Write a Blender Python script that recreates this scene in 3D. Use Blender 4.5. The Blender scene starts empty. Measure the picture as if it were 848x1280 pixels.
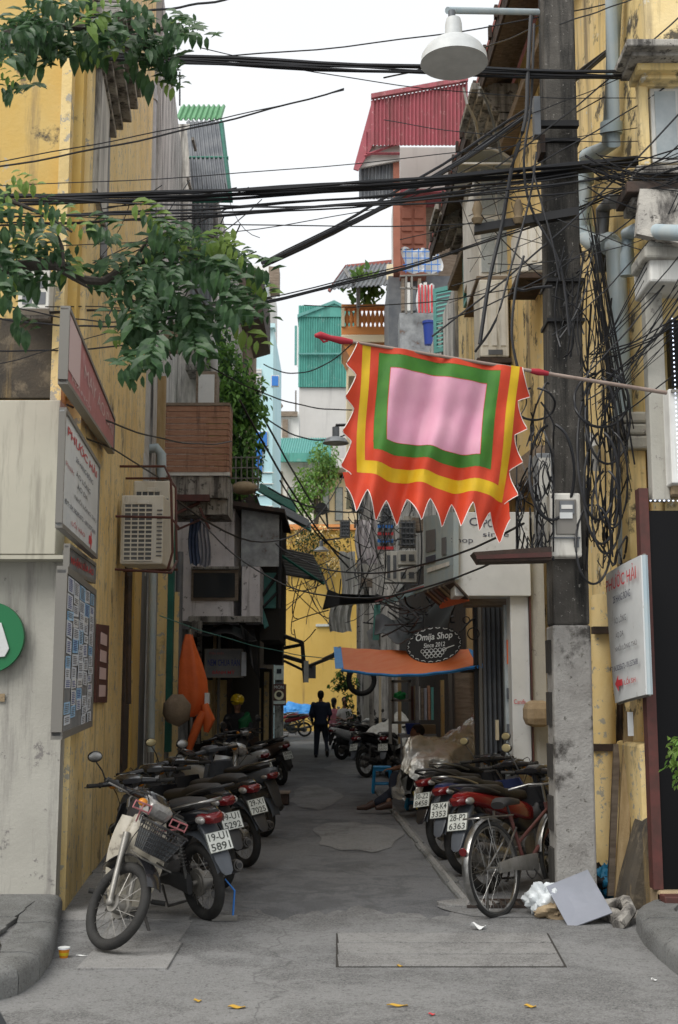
import bpy, bmesh, math, random
from mathutils import Vector as V, Matrix
R = math.radians
rnd = random.Random(7)
S = bpy.context.scene
COL = S.collection
# ---------- camera, world, sun, exposure ----------
F = 1500.0; TH = math.atan(227/F); H = 1.65
cd = bpy.data.cameras.new('camera'); cam = bpy.data.objects.new('camera', cd); COL.objects.link(cam)
cam.location = (0, 0, H); cam.rotation_euler = (R(90)+TH, 0, 0)
cd.sensor_fit = 'VERTICAL'; cd.sensor_height = 36; cd.lens = F/1280*36
cd.clip_start = .1; cd.clip_end = 2000
cd.dof.use_dof = True; cd.dof.focus_distance = 10.5; cd.dof.aperture_fstop = 4.5
S.camera = cam
w = bpy.data.worlds.new('World'); S.world = w; w.use_nodes = True
nt = w.node_tree; nt.nodes.clear()
SUN_EL, SUN_AZ = 52, 222
sky = nt.nodes.new('ShaderNodeTexSky'); sky.sky_type = 'NISHITA'; sky.sun_disc = False
sky.sun_elevation = R(SUN_EL); sky.sun_rotation = R(SUN_AZ); sky.air_density = 1.5; sky.dust_density = 4
b1 = nt.nodes.new('ShaderNodeBackground'); b1.inputs[1].default_value = .08
b2 = nt.nodes.new('ShaderNodeBackground'); b2.inputs[1].default_value = 1.0
tc = nt.nodes.new('ShaderNodeTexCoord'); nz = nt.nodes.new('ShaderNodeTexNoise'); nz.inputs['Scale'].default_value = 1.6; nz.inputs['Detail'].default_value = 4
cr = nt.nodes.new('ShaderNodeValToRGB'); cr.color_ramp.elements[0].position = .3; cr.color_ramp.elements[1].position = .75
cr.color_ramp.elements[0].color = (.715, .73, .75, 1); cr.color_ramp.elements[1].color = (.80, .81, .82, 1)
mx = nt.nodes.new('ShaderNodeMixShader'); mx.inputs[0].default_value = .88
wo = nt.nodes.new('ShaderNodeOutputWorld')
L = nt.links.new
L(sky.outputs[0], b1.inputs[0]); L(tc.outputs['Generated'], nz.inputs['Vector']); L(nz.outputs[0], cr.inputs[0]); L(cr.outputs[0], b2.inputs[0])
L(b1.outputs[0], mx.inputs[1]); L(b2.outputs[0], mx.inputs[2]); L(mx.outputs[0], wo.inputs[0])
sd = bpy.data.lights.new('sun', 'SUN'); sd.energy = 2.2; sd.angle = R(40); sd.color = (1, .965, .91)
so = bpy.data.objects.new('sun', sd); COL.objects.link(so)
az, el = R(SUN_AZ), R(SUN_EL)
sdir = V((math.sin(az)*math.cos(el), math.cos(az)*math.cos(el), math.sin(el)))
so.rotation_euler = sdir.to_track_quat('Z', 'Y').to_euler(); so.location = (0, -5, 20)
S.view_settings.view_transform = 'Standard'; S.view_settings.look = 'None'; S.view_settings.gamma = 1
S.view_settings.exposure = 0.5
S.cycles.max_bounces = 8; S.cycles.diffuse_bounces = 6; S.cycles.glossy_bounces = 3; S.cycles.transparent_max_bounces = 6

# ---------- measured geometry ----------
def ray(px, py):
    u = (px-424)/F; v = (640-py)/F
    return V((u, math.cos(TH)-v*math.sin(TH), math.sin(TH)+v*math.cos(TH)))
def at(px, py, D):
    r = ray(px, py); t = D/r.y
    return V((r.x*t, D, H+r.z*t))
def gnd(px, py, z=0.0):
    r = ray(px, py); t = (z-H)/r.z
    return V((r.x*t, r.y*t, z))
def vpdir(px):
    r = ray(px, 867); return V((r.x, r.y, 0)).normalized()
Z = V((0, 0, 1))
class Wall:
    def __init__(s, o, d, side):          # side = +1: the alley lies towards +X
        s.o = V((o.x, o.y, 0)); s.d = d; s.n = V((d.y, -d.x, 0))*side
    def P(s, a, out, z): return s.o+s.d*a+s.n*out+Z*z
    def hit(s, px, py, out=0):
        r = ray(px, py); c = V((0, 0, H)); q = s.o+s.n*out
        t = (q-c).dot(s.n)/r.dot(s.n); p = c+r*t
        return (p-s.o).dot(s.d), p.z
    def rect(s, x0, yt, yb, x1, out=0):   # x0 = the near edge in the photograph
        a, z1 = s.hit(x0, yt, out); _, z0 = s.hit(x0, yb, out); b, _ = s.hit(x1, (yt+yb)/2, out)
        return a, b, z0, z1
LW = Wall(gnd(80, 1143), vpdir(272), 1)
RW = Wall(V((2.55, 9.5, 0)), vpdir(375), -1)

# ---------- mesh builder ----------
class MB:
    def __init__(s, M=None): s.v = []; s.f = []; s.sm = []; s.M = M
    def add(s, vs, fs, sm=False):
        k = len(s.v); M = s.M
        s.v += [M@V(p) for p in vs] if M else [V(p) for p in vs]
        for f in fs: s.f.append([i+k for i in f]); s.sm.append(sm)
        return s
    def hexa(s, p):       # p: 4 bottom, 4 top
        return s.add(p, [(0,1,2,3),(4,7,6,5),(0,4,5,1),(1,5,6,2),(2,6,7,3),(3,7,4,0)])
    def box(s, c, d, rot=None):
        c = V(c); h = V(d)/2; q = []
        for z in (-1, 1):
            for x, y in ((-1,-1),(1,-1),(1,1),(-1,1)):
                o = V((x*h.x, y*h.y, z*h.z)); q.append(c+(rot@o if rot else o))
        return s.hexa(q)
    def wb(s, W, a0, a1, o0, o1, z0, z1):
        q = [W.P(a, o, z) for z in (z0, z1) for a, o in ((a0,o0),(a1,o0),(a1,o1),(a0,o1))]
        return s.hexa(q)
    def fb(s, x0, y0, x1, y1, D, dep, D2=None):   # box whose near face spans two measured corners at distance D
        a = at(x0, y0, D); b = at(x1, y1, D); z0, z1 = sorted((a.z, b.z)); X0, X1 = sorted((at(x0, (y0+y1)/2, D).x, at(x1, (y0+y1)/2, D).x))
        return s.box(((X0+X1)/2, D+dep/2, (z0+z1)/2), (X1-X0, abs(dep), z1-z0))
    def prism(s, pts, off):
        pts = [V(p) for p in pts]; n = len(pts); off = V(off)
        return s.add(pts+[p+off for p in pts], [tuple(range(n))[::-1], tuple(range(n, 2*n))]+[(i, (i+1)%n, (i+1)%n+n, i+n) for i in range(n)])
    def ring(s, c, t, r, n, up=None, r2=None, ph=0, sq=2.0):
        t = V(t).normalized(); up = V(up) if up else (Z if abs(t.z) < .95 else V((1,0,0)))
        a = up.cross(t)
        if a.length < 1e-5: a = V((0,1,0)).cross(t)
        a.normalize(); b = t.cross(a); r2 = r if r2 is None else r2; o = []
        for i in range(n):
            g = 2*math.pi*i/n+ph; cx, sx = math.cos(g), math.sin(g)
            if sq != 2.0: cx = math.copysign(abs(cx)**(2/sq), cx); sx = math.copysign(abs(sx)**(2/sq), sx)
            o.append(V(c)+a*cx*r+b*sx*r2)
        return o
    def tube(s, path, r, n=6, closed=False, caps=True, sm=True, r2=None, up=None, sq=2.0):
        P = [V(p) for p in path]; m = len(P)
        rr = r if isinstance(r, (list, tuple)) else [r]*m
        rr2 = rr if r2 is None else (r2 if isinstance(r2, (list, tuple)) else [r2]*m)
        vs = []
        for i in range(m):
            if closed: t = P[(i+1)%m]-P[i-1]
            else: t = P[min(i+1, m-1)]-P[max(i-1, 0)]
            if t.length < 1e-7: t = V((0,0,1))
            vs += s.ring(P[i], t, rr[i], n, up=up, r2=rr2[i], sq=sq)
        fs = []
        for i in range(m if closed else m-1):
            a = i*n; b = ((i+1)%m)*n
            for j in range(n): fs.append((a+j, a+(j+1)%n, b+(j+1)%n, b+j))
        s.add(vs, fs, sm)
        if caps and not closed: s.add(vs[:n][::-1]+vs[-n:], [tuple(range(n)), tuple(range(n, 2*n))], False)
        return s
    def cyl(s, a, b, r, r2=None, n=14): return s.tube([a, b], [r, r if r2 is None else r2], n=n)
    def loft(s, pts, ws, hs, n=14, sq=2.6, up=Z): return s.tube(pts, ws, n=n, r2=hs, up=up, sq=sq)
    def ell(s, c, r, rot=None, nu=14, nv=9):
        vs = []; fs = []; c = V(c)
        for j in range(nv+1):
            p = math.pi*j/nv
            for i in range(nu):
                g = 2*math.pi*i/nu; o = V((r[0]*math.sin(p)*math.cos(g), r[1]*math.sin(p)*math.sin(g), r[2]*math.cos(p)))
                vs.append(c+(rot@o if rot else o))
        for j in range(nv):
            for i in range(nu): fs.append((j*nu+i, j*nu+(i+1)%nu, (j+1)*nu+(i+1)%nu, (j+1)*nu+i))
        return s.add(vs, fs, True)
    def torus(s, c, ax, R_, r, n=32, m=8, r2=None, sq=2.0):
        c = V(c); ax = V(ax).normalized(); u = (Z.cross(ax)) if abs(ax.z) < .9 else V((1,0,0)).cross(ax); u.normalize(); w_ = ax.cross(u)
        vs = []; fs = []; r2 = r if r2 is None else r2
        for i in range(n):
            g = 2*math.pi*i/n; d = u*math.cos(g)+w_*math.sin(g)
            for j in range(m):
                h = 2*math.pi*j/m; vs.append(c+d*(R_+r*math.cos(h))+ax*r2*math.sin(h))
        for i in range(n):
            for j in range(m): fs.append((i*m+j, ((i+1)%n)*m+j, ((i+1)%n)*m+(j+1)%m, i*m+(j+1)%m))
        return s.add(vs, fs, True)
    def grid(s, fn, nu, nv, thick=0.0, sm=True, tdir=None):
        vs = [V(fn(i/nu, j/nv)) for j in range(nv+1) for i in range(nu+1)]
        k = nu+1
        fs = [(j*k+i, j*k+i+1, (j+1)*k+i+1, (j+1)*k+i) for j in range(nv) for i in range(nu)]
        if thick:
            N = []
            for j in range(nv+1):
                for i in range(nu+1):
                    if tdir: N.append(V(tdir)); continue
                    a = vs[j*k+min(i+1, nu)]-vs[j*k+max(i-1, 0)]; b = vs[min(j+1, nv)*k+i]-vs[max(j-1, 0)*k+i]
                    m_ = a.cross(b); N.append(m_.normalized() if m_.length > 1e-9 else Z)
            o = len(vs); back = [v-n_*thick for v, n_ in zip(vs, N)]
            fs2 = [tuple(i+o for i in f[::-1]) for f in fs]
            bd = [i for i in range(k)]+[j*k+nu for j in range(1, nv+1)]+[nv*k+i for i in range(nu-1, -1, -1)]+[j*k for j in range(nv-1, 0, -1)]
            sd_ = [(bd[i], bd[(i+1)%len(bd)], bd[(i+1)%len(bd)]+o, bd[i]+o) for i in range(len(bd))]
            return s.add(vs+back, fs+fs2+sd_, sm)
        return s.add(vs, fs, sm)
    def corr(s, p, u, v, n, dep=.02, th=.004):   # corrugated sheet from corner p, ridges run along v, repeat along u
        p, u, v = V(p), V(u), V(v); nn = u.cross(v).normalized()
        prof = [0, 0, 1, 1]
        def fn(a, b):
            k = int(round(a*n*4)); return p+u*a+v*b+nn*dep*prof[k%4]
        return s.grid(fn, n*4, 1, thick=th, sm=False)
    def build(s, name, mat, parent=None, label=None, loc=None, bev=0, sub=0):
        me = bpy.data.meshes.new(name); inv = None; o = bpy.data.objects.new(name, me)
        if parent is not None:
            r = parent
            while r.parent: r = r.parent
            inv = r.matrix_basis.inverted(); o.parent = parent; vs = [inv@v for v in s.v]
        else:
            if loc is None:
                xs = [v.x for v in s.v]; ys = [v.y for v in s.v]; loc = V(((min(xs)+max(xs))/2, (min(ys)+max(ys))/2, min(v.z for v in s.v)))
            o.location = loc; vs = [v-V(loc) for v in s.v]
        me.from_pydata([tuple(v) for v in vs], [], s.f)
        me.polygons.foreach_set('use_smooth', s.sm)
        if len(s.f) < 60000:
            bm = bmesh.new(); bm.from_mesh(me); bmesh.ops.recalc_face_normals(bm, faces=bm.faces); bm.to_mesh(me); bm.free()
        if mat: me.materials.append(M_(mat))
        if any(s.sm):
            try: me.set_sharp_from_angle(angle=R(50))
            except Exception: pass
        COL.objects.link(o)
        if bev:
            m = o.modifiers.new('bevel', 'BEVEL'); m.width = bev; m.segments = 2; m.limit_method = 'ANGLE'
        if label: o['label'] = label
        return o
    def thing(s, name, mat, label, cat, group=None, bev=0, loc=None):
        o = s.build(name, mat, None, label, loc=loc, bev=bev); o['category'] = cat
        if group: o['group'] = group
        return o
    def struct(s, name, mat, bev=0):
        o = s.build(name, mat, bev=bev); o['kind'] = 'structure'; return o
def T(name, label, cat, loc=(0,0,0), rz=0, group=None, M=None):
    o = bpy.data.objects.new(name, None); COL.objects.link(o); o.empty_display_size = .1
    if M is not None: o.matrix_basis = M
    else: o.matrix_basis = Matrix.Translation(V(loc))@Matrix.Rotation(rz, 4, 'Z')
    o['label'] = label; o['category'] = cat
    if group: o['group'] = group
    return o
def stuff(o): o['kind'] = 'stuff'; return o
def dup(o, M=None, parent=None, label=None):
    c = o.copy(); COL.objects.link(c)
    if parent is not None: c.parent = parent
    if M is not None: c.matrix_basis = M
    if label: c['label'] = label
    for ch in list(o.children): dup(ch, parent=c)
    return c
def frame_M(o, x, y):   # text frame: x right, y up
    x = V(x).normalized(); z = x.cross(V(y)).normalized(); y = z.cross(x)
    m = Matrix((x, y, z)).transposed().to_4x4(); m.translation = V(o); return m
def text(parent, s_, M, width, height, mat, name='lettering', ex=.002, shear=0, bold=0):
    c = bpy.data.curves.new('t', 'FONT'); c.body = s_; c.align_x = 'CENTER'; c.align_y = 'CENTER'; c.size = 1; c.shear = shear; c.offset = bold; c.resolution_u = 3
    t = bpy.data.objects.new('t', c); COL.objects.link(t)
    dg = bpy.context.evaluated_depsgraph_get(); me = bpy.data.meshes.new_from_object(t.evaluated_get(dg))
    bpy.data.objects.remove(t)
    xs = [v.co.x for v in me.vertices]; ys = [v.co.y for v in me.vertices]
    if not xs: return
    cx, cy = (min(xs)+max(xs))/2, (min(ys)+max(ys))/2; sx = width/(max(xs)-min(xs)); sy = height/(max(ys)-min(ys))
    r = parent
    while r.parent: r = r.parent
    inv = r.matrix_basis.inverted()
    for v in me.vertices: v.co = inv@(M@V(((v.co.x-cx)*sx, (v.co.y-cy)*sy, ex)))
    o = bpy.data.objects.new(name, me); me.materials.clear(); me.materials.append(M_(mat)); o.parent = parent; COL.objects.link(o)
    return o

def smooth(P, k=4):
    P = [V(p) for p in P]; o = []; n = len(P)
    for i in range(n-1):
        a,b,c,d = P[max(i-1,0)],P[i],P[i+1],P[min(i+2,n-1)]
        for j in range(k):
            t = j/k; o.append(.5*((2*b)+(c-a)*t+(2*a-5*b+4*c-d)*t*t+(3*b-a-3*c+d)*t**3))
    return o+[P[-1]]
# ---------- materials ----------
MATS = {}
def mat(k, col, rough=.8, metal=0, col2=None, sc=4, lo=.35, hi=.65, bump=0, bsc=40, obj=False, streak=None, spots=None, spec=.4, alpha=None, trans=0, emit=0, stretch=(1,1,1), coat=0):
    m = bpy.data.materials.new(k); m.use_nodes = True; n = m.node_tree.nodes; l = m.node_tree.links.new
    b = n['Principled BSDF']; b.inputs['Roughness'].default_value = rough; b.inputs['Metallic'].default_value = metal
    b.inputs['Specular IOR Level'].default_value = spec; b.inputs['Coat Weight'].default_value = coat
    if trans: b.inputs['Transmission Weight'].default_value = trans
    if alpha is not None: b.inputs['Alpha'].default_value = alpha
    c4 = lambda c: (c[0], c[1], c[2], 1)
    if emit: b.inputs['Emission Color'].default_value = c4(col); b.inputs['Emission Strength'].default_value = emit
    tcn = n.new('ShaderNodeTexCoord'); ge = n.new('ShaderNodeNewGeometry')
    src = tcn.outputs['Object'] if obj else ge.outputs['Position']
    def noise(scale, strt=(1,1,1), det=5, rgh=.6):
        mp = n.new('ShaderNodeMapping'); mp.inputs['Scale'].default_value = strt; l(src, mp.inputs[0])
        q = n.new('ShaderNodeTexNoise'); q.inputs['Scale'].default_value = scale; q.inputs['Detail'].default_value = det; q.inputs['Roughness'].default_value = rgh
        l(mp.outputs[0], q.inputs['Vector']); return q.outputs[0]
    def ramp(x, a, c):
        r = n.new('ShaderNodeMapRange'); r.inputs[1].default_value = a; r.inputs[2].default_value = c; l(x, r.inputs[0]); return r.outputs[0]
    def mixc(fac, a, c):
        q = n.new('ShaderNodeMix'); q.data_type = 'RGBA'; l(fac, q.inputs[0])
        for v, i in ((a, 6), (c, 7)):
            if isinstance(v, tuple): q.inputs[i].default_value = c4(v)
            else: l(v, q.inputs[i])
        return q.outputs[2]
    cur = tuple(col)
    if col2 is not None: cur = mixc(ramp(noise(sc, stretch), lo, hi), cur, tuple(col2))
    if streak:      # (colour, scale, lo, hi): dirt runs down the wall
        cur = mixc(ramp(noise(streak[1], (1,1,.09), 6, .7), streak[2]-.06, streak[3]-.07), cur, tuple(streak[0]))
    for sp in (spots or []):   # (colour, scale, lo, hi)
        cur = mixc(ramp(noise(sp[1], (1,1,1), 8, .7), sp[2]-.07, sp[3]-.085), cur, tuple(sp[0]))
    if isinstance(cur, tuple): b.inputs['Base Color'].default_value = c4(cur)
    else: l(cur, b.inputs['Base Color'])
    if bump:
        bp = n.new('ShaderNodeBump'); bp.inputs['Strength'].default_value = bump; bp.inputs['Distance'].default_value = .02
        l(noise(bsc, (1,1,1), 6, .65), bp.inputs['Height']); l(bp.outputs[0], b.inputs['Normal'])
    MATS[k] = m; return m
def M_(k): return MATS[k] if isinstance(k, str) else k
DK = (.035,.032,.028)
mat('yellow_old', (.58,.37,.09), .85, col2=(.60,.44,.17), sc=1.1, streak=((.30,.22,.11), 5, .60, .78), spots=[((.10,.085,.06), 2.2, .66, .74), ((.45,.40,.30), 7, .70, .74)], bump=.25, bsc=25)
mat('yellow_side', (.72,.53,.22), .85, col2=(.80,.64,.34), sc=1.3, streak=((.36,.28,.15), 3.4, .60, .80), spots=[((.12,.10,.075), 1.6, .66, .78), ((.085,.075,.06), 5.0, .70, .78), ((.40,.37,.30), 9, .64, .68)], bump=.35, bsc=30)
mat('yellow_right', (.74,.55,.22), .85, col2=(.82,.66,.36), sc=1.2, streak=((.30,.24,.15), 3, .58, .74), spots=[((.10,.085,.06), 2.6, .62, .70), ((.60,.56,.45), 8, .68, .72)], bump=.25, bsc=30)
mat('yellow_end', (.58,.37,.085), .85, col2=(.66,.44,.12), sc=.7, streak=((.35,.22,.07), 3, .62, .8), bump=.1)
mat('cream_panel', (.46,.44,.36), .55, col2=(.40,.385,.315), sc=1.5, streak=((.29,.275,.225), 9, .56, .75))
mat('white_plaster', (.43,.42,.375), .8, col2=(.37,.36,.32), sc=2, streak=((.25,.24,.22), 7, .57, .75), spots=[((.2,.19,.18), 5, .68, .74)], bump=.2)
mat('plaster_lilac', (.80,.77,.78), .85, col2=(.66,.63,.65), sc=2.5, spots=[((.14,.13,.13), 6, .66, .73)], streak=((.25,.24,.24), 6, .6, .8), bump=.5, bsc=35)
mat('grey_render', (.52,.51,.48), .9, col2=(.66,.64,.60), sc=3, streak=((.12,.115,.11), 5, .5, .68), bump=.4)
mat('old_concrete', (.30,.285,.26), .9, col2=(.42,.40,.36), sc=5, streak=((.08,.075,.07), 7, .52, .7), spots=[((.06,.055,.05), 9, .62, .7)], bump=.5)
mat('pole_concrete', (.060,.056,.050), .9, col2=(.12,.112,.10), sc=3, streak=((.018,.018,.017), 5, .5, .66), spots=[((.25,.24,.22), 30, .70, .73)], bump=.6, bsc=60)
mat('pole_paint', (.36,.35,.33), .85, col2=(.25,.24,.225), sc=5, spots=[((.06,.055,.05), 2.6, .60, .71), ((.12,.115,.10), 16, .66, .73)], bump=.6, bsc=50)
mat('timber_grey', (.17,.13,.095), .85, col2=(.28,.23,.18), sc=4, stretch=(1,6,6), bump=.4)
mat('wood_brown', (.30,.145,.09), .7, col2=(.42,.24,.155), sc=5, stretch=(1,1,9), streak=((.10,.05,.035), 9, .6, .8), bump=.3)
mat('plank_pale', (.30,.21,.10), .8, col2=(.42,.31,.17), sc=5, stretch=(4,4,.5), bump=.3)
mat('brick_red', (.35,.14,.095), .85, col2=(.28,.11,.075), sc=2.5, bump=.3)
mat('metal_red', (.37,.09,.115), .6, col2=(.31,.085,.10), sc=3, streak=((.22,.07,.075), 5, .54, .72), spots=[((.5,.25,.26), 6, .66, .75)])
mat('metal_grey', (.10,.11,.125), .55, metal=.2, col2=(.17,.18,.19), sc=3)
mat('zinc', (.38,.40,.41), .5, metal=.5, col2=(.20,.21,.22), sc=4, spots=[((.16,.10,.07), 4, .66, .75)])
mat('metal_green', (.085,.24,.11), .55, col2=(.12,.30,.15), sc=4)
mat('metal_teal', (.07,.29,.245), .6, col2=(.095,.34,.29), sc=1.2, streak=((.06,.21,.18), 3, .55, .75), spots=[((.18,.36,.32), 3, .64, .74)])
mat('teal_paint', (.08,.27,.25), .6, col2=(.13,.33,.30), sc=5)
mat('green_dark', (.015,.10,.075), .6, col2=(.02,.14,.10), sc=4)
mat('blue_pale', (.46,.72,.80), .8, col2=(.54,.77,.82), sc=.6, streak=((.36,.58,.64), 2, .6, .8))
mat('blue_strong', (.04,.20,.60), .6)
mat('white_far', (.80,.80,.77), .85, col2=(.64,.64,.61), sc=.8, streak=((.42,.42,.40), 1.5, .58, .75))
mat('concrete_far', (.56,.55,.53), .9, col2=(.48,.47,.45), sc=.5, streak=((.40,.39,.38), 1.5, .6, .8))
mat('cream_far', (.78,.68,.48), .8, col2=(.70,.60,.42), sc=1)
mat('orange_trim', (.72,.30,.10), .8)
mat('roof_rust', (.38,.11,.085), .6, col2=(.30,.10,.09), sc=2)
mat('stain_wall', (.085,.07,.05), .9, col2=(.045,.04,.034), sc=2.5, streak=((.30,.21,.09), 3, .55, .7), spots=[((.16,.13,.09), 4, .6, .72)], bump=.4)
mat('black', (.012,.012,.013), .5)
mat('black_gloss', (.006,.006,.007), .35, spec=.15)
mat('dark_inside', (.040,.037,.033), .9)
mat('cable', (.014,.015,.018), .5)
mat('cable_grey', (.16,.16,.15), .6)
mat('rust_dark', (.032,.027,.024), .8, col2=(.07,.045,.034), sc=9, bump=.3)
mat('iron_red', (.11,.035,.030), .6, col2=(.07,.03,.025), sc=9)
mat('pvc', (.44,.45,.45), .5, col2=(.35,.35,.34), sc=4, streak=((.24,.23,.21), 6, .6, .8))
mat('pvc_blue', (.33,.42,.47), .5, col2=(.42,.47,.48), sc=3, streak=((.23,.26,.27), 6, .6, .8))
mat('ac_shell', (.70,.69,.63), .5, col2=(.60,.585,.53), sc=4, streak=((.25,.23,.19), 8, .62, .8))
mat('glass_dark', (.03,.035,.04), .12, spec=.6)
mat('glass_grey', (.30,.35,.37), .2, col2=(.42,.46,.47), sc=6)
mat('glass_frost', (.42,.47,.50), .35, col2=(.34,.39,.42), sc=30)
mat('white_paint', (.74,.74,.71), .6, col2=(.62,.62,.59), sc=4, streak=((.38,.37,.34), 8, .62, .8))
mat('sign_white', (.66,.68,.68), .4, col2=(.58,.60,.60), sc=3, spots=[((.40,.40,.38), 6, .68, .78)])
mat('sign_red', (.55,.045,.055), .5)
mat('sign_rose', (.44,.155,.165), .5, col2=(.38,.13,.14), sc=4, spots=[((.50,.28,.28), 3, .62, .74)])
mat('sign_rose_pale', (.62,.47,.46), .6)
mat('ink', (.06,.065,.10), .6)
mat('ink_grey', (.14,.14,.15), .6)
mat('paper', (.62,.64,.66), .8, col2=(.50,.54,.60), sc=9)
mat('paper_blue', (.20,.40,.62), .8, col2=(.40,.55,.68), sc=9)
mat('board_grey', (.16,.165,.17), .7, col2=(.22,.22,.22), sc=6)
mat('alu_frame', (.22,.21,.19), .5, metal=.4)
mat('logo_green', (.015,.16,.06), .4)
mat('tarp_orange', (.72,.145,.035), .55, col2=(.62,.12,.03), sc=6, bump=.35, bsc=14)
mat('awning_orange', (.88,.24,.07), .55, col2=(.90,.30,.11), sc=5, bump=.2, bsc=9)
mat('tarp_blue', (.03,.22,.60), .5, col2=(.05,.30,.70), sc=5, bump=.3, bsc=12)
mat('foil', (.72,.73,.72), .25, metal=.7, col2=(.50,.48,.40), sc=4, bump=.9, bsc=16)
mat('lamp_pale', (.56,.58,.58), .5, col2=(.46,.48,.48), sc=8)
mat('foil_yellow', (.55,.42,.03), .5)
mat('cloth_white', (.62,.62,.58), .8, col2=(.50,.50,.46), sc=7, bump=.4, bsc=15)
mat('cloth_blue', (.05,.07,.13), .9, col2=(.09,.12,.20), sc=5)
mat('cloth_plaid', (.26,.27,.32), .9, col2=(.38,.38,.42), sc=7)
mat('flag_red', (.78,.085,.03), .55, col2=(.68,.07,.03), sc=5, bump=.35, bsc=160)
mat('flag_yellow', (.84,.58,.015), .5, col2=(.74,.50,.02), sc=6, bump=.35, bsc=160)
mat('flag_green', (.075,.27,.03), .5, col2=(.055,.22,.03), sc=6, bump=.35, bsc=160)
mat('flag_pink', (.84,.47,.60), .5, col2=(.80,.41,.56), sc=6, bump=.35, bsc=160)
mat('flag_hem', (.80,.74,.70), .8)
mat('rod_red', (.35,.02,.035), .6)
mat('bamboo', (.22,.165,.14), .7, col2=(.33,.26,.22), sc=9)
mat('bark', (.045,.038,.032), .9, col2=(.08,.07,.06), sc=12, bump=.5)
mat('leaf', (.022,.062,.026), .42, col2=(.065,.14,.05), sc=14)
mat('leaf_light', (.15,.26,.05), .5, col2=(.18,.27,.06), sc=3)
mat('leaf_mid', (.14,.30,.06), .55, col2=(.20,.38,.08), sc=2)
mat('leaf_far', (.10,.22,.06), .6, col2=(.17,.30,.08), sc=1.5)
mat('leaf_dark', (.025,.055,.02), .6, col2=(.04,.08,.03), sc=3)
mat('vine_brown', (.20,.12,.04), .8, col2=(.28,.17,.06), sc=4)
mat('rubber', (.016,.016,.016), .75, col2=(.03,.029,.027), sc=9, obj=True, bump=.3, bsc=60)
mat('chrome', (.36,.36,.35), .28, metal=.9, col2=(.20,.195,.185), sc=12, obj=True)
mat('alloy', (.30,.29,.27), .45, metal=.6, col2=(.20,.19,.17), sc=10, obj=True)
mat('engine_grey', (.13,.125,.12), .55, metal=.5, col2=(.07,.065,.06), sc=10, obj=True)
mat('bike_black', (.014,.014,.016), .22, coat=.4, obj=True)
mat('bike_plastic', (.028,.028,.030), .5, col2=(.04,.04,.04), sc=6, obj=True)
mat('bike_grey', (.085,.095,.11), .4, obj=True, col2=(.06,.068,.08), sc=5)
mat('seat_vinyl', (.022,.021,.021), .55, obj=True, bump=.2, bsc=90)
mat('bike_cream', (.42,.385,.31), .4, obj=True, col2=(.33,.30,.24), sc=7, coat=.15, spots=[((.16,.14,.11), 14, .62, .72)])
mat('bike_red', (.20,.010,.012), .25, obj=True, coat=.4)
mat('bike_silver', (.55,.58,.60), .35, metal=.4, obj=True, coat=.3)
mat('bike_white', (.60,.61,.60), .35, obj=True)
mat('bike_bronze', (.12,.085,.065), .35, metal=.4, obj=True)
mat('bike_yellow', (.55,.42,.02), .4, obj=True)
mat('bike_blue', (.02,.03,.09), .3, obj=True, coat=.3)
mat('lens_red', (.12,.006,.008), .2, obj=True, coat=.3)
mat('lens_clear', (.40,.39,.37), .15, metal=.3, obj=True, col2=(.25,.24,.23), sc=30)
mat('lens_amber', (.60,.22,.02), .25, obj=True)
mat('plate', (.60,.62,.58), .5, obj=True, col2=(.50,.52,.48), sc=9)
mat('plate_ink', (.05,.055,.05), .6)
mat('mirror_back', (.48,.42,.24), .25, metal=.4, obj=True)
mat('mirror_dark', (.02,.02,.022), .3)
mat('skin', (.32,.17,.105), .6)
mat('skin_dark', (.19,.10,.062), .6)
mat('hair', (.012,.010,.009), .6)
mat('navy', (.026,.036,.065), .85, col2=(.025,.032,.055), sc=12)
mat('denim_dark', (.018,.022,.035), .9)
mat('shirt_dark', (.022,.022,.026), .9)
mat('shirt_pink', (.58,.22,.27), .85)
mat('shirt_white', (.60,.60,.58), .85)
mat('jacket_green', (.012,.13,.045), .6)
mat('shoe', (.055,.028,.020), .5)
mat('helmet_yellow', (.72,.50,.02), .25, coat=.4)
mat('stool_blue', (.02,.25,.52), .45)
mat('plastic_green', (.03,.40,.12), .4)
mat('plastic_blue', (.02,.05,.28), .4)
mat('plastic_bag', (.62,.66,.68), .35, spec=.6)
mat('bag_blue', (.03,.25,.45), .4)
mat('sheet_metal', (.26,.275,.32), .45, col2=(.22,.235,.27), sc=3)
mat('litter', (.70,.71,.70), .7)
mat('leaf_yellow', (.50,.30,.04), .7)
mat('clay', (.38,.29,.18), .85, col2=(.28,.21,.13), sc=6, bump=.4)
mat('sack', (.20,.155,.11), .9, col2=(.27,.21,.15), sc=8, bump=.5)
mat('led', (.75,.82,1.0), .5, emit=1.2)
mat('blue_ink', (.03,.05,.22), .6)
mat('clay_dark', (.20,.15,.09), .8)

def translucent(k, f):
    m = MATS[k]; n = m.node_tree.nodes; l = m.node_tree.links.new; b = n['Principled BSDF']; o = n['Material Output']
    t = n.new('ShaderNodeBsdfTranslucent'); x = n.new('ShaderNodeMixShader'); x.inputs[0].default_value = f
    if b.inputs['Base Color'].links: l(b.inputs['Base Color'].links[0].from_socket, t.inputs[0])
    else: t.inputs[0].default_value = b.inputs['Base Color'].default_value
    l(b.outputs[0], x.inputs[1]); l(t.outputs[0], x.inputs[2]); l(x.outputs[0], o.inputs[0])
for k_ in ('leaf','leaf_light','leaf_mid','leaf_far','leaf_dark'): translucent(k_, .35)
for k_ in ('flag_red','flag_yellow','flag_green','flag_pink','awning_orange'): translucent(k_, .3)
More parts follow.
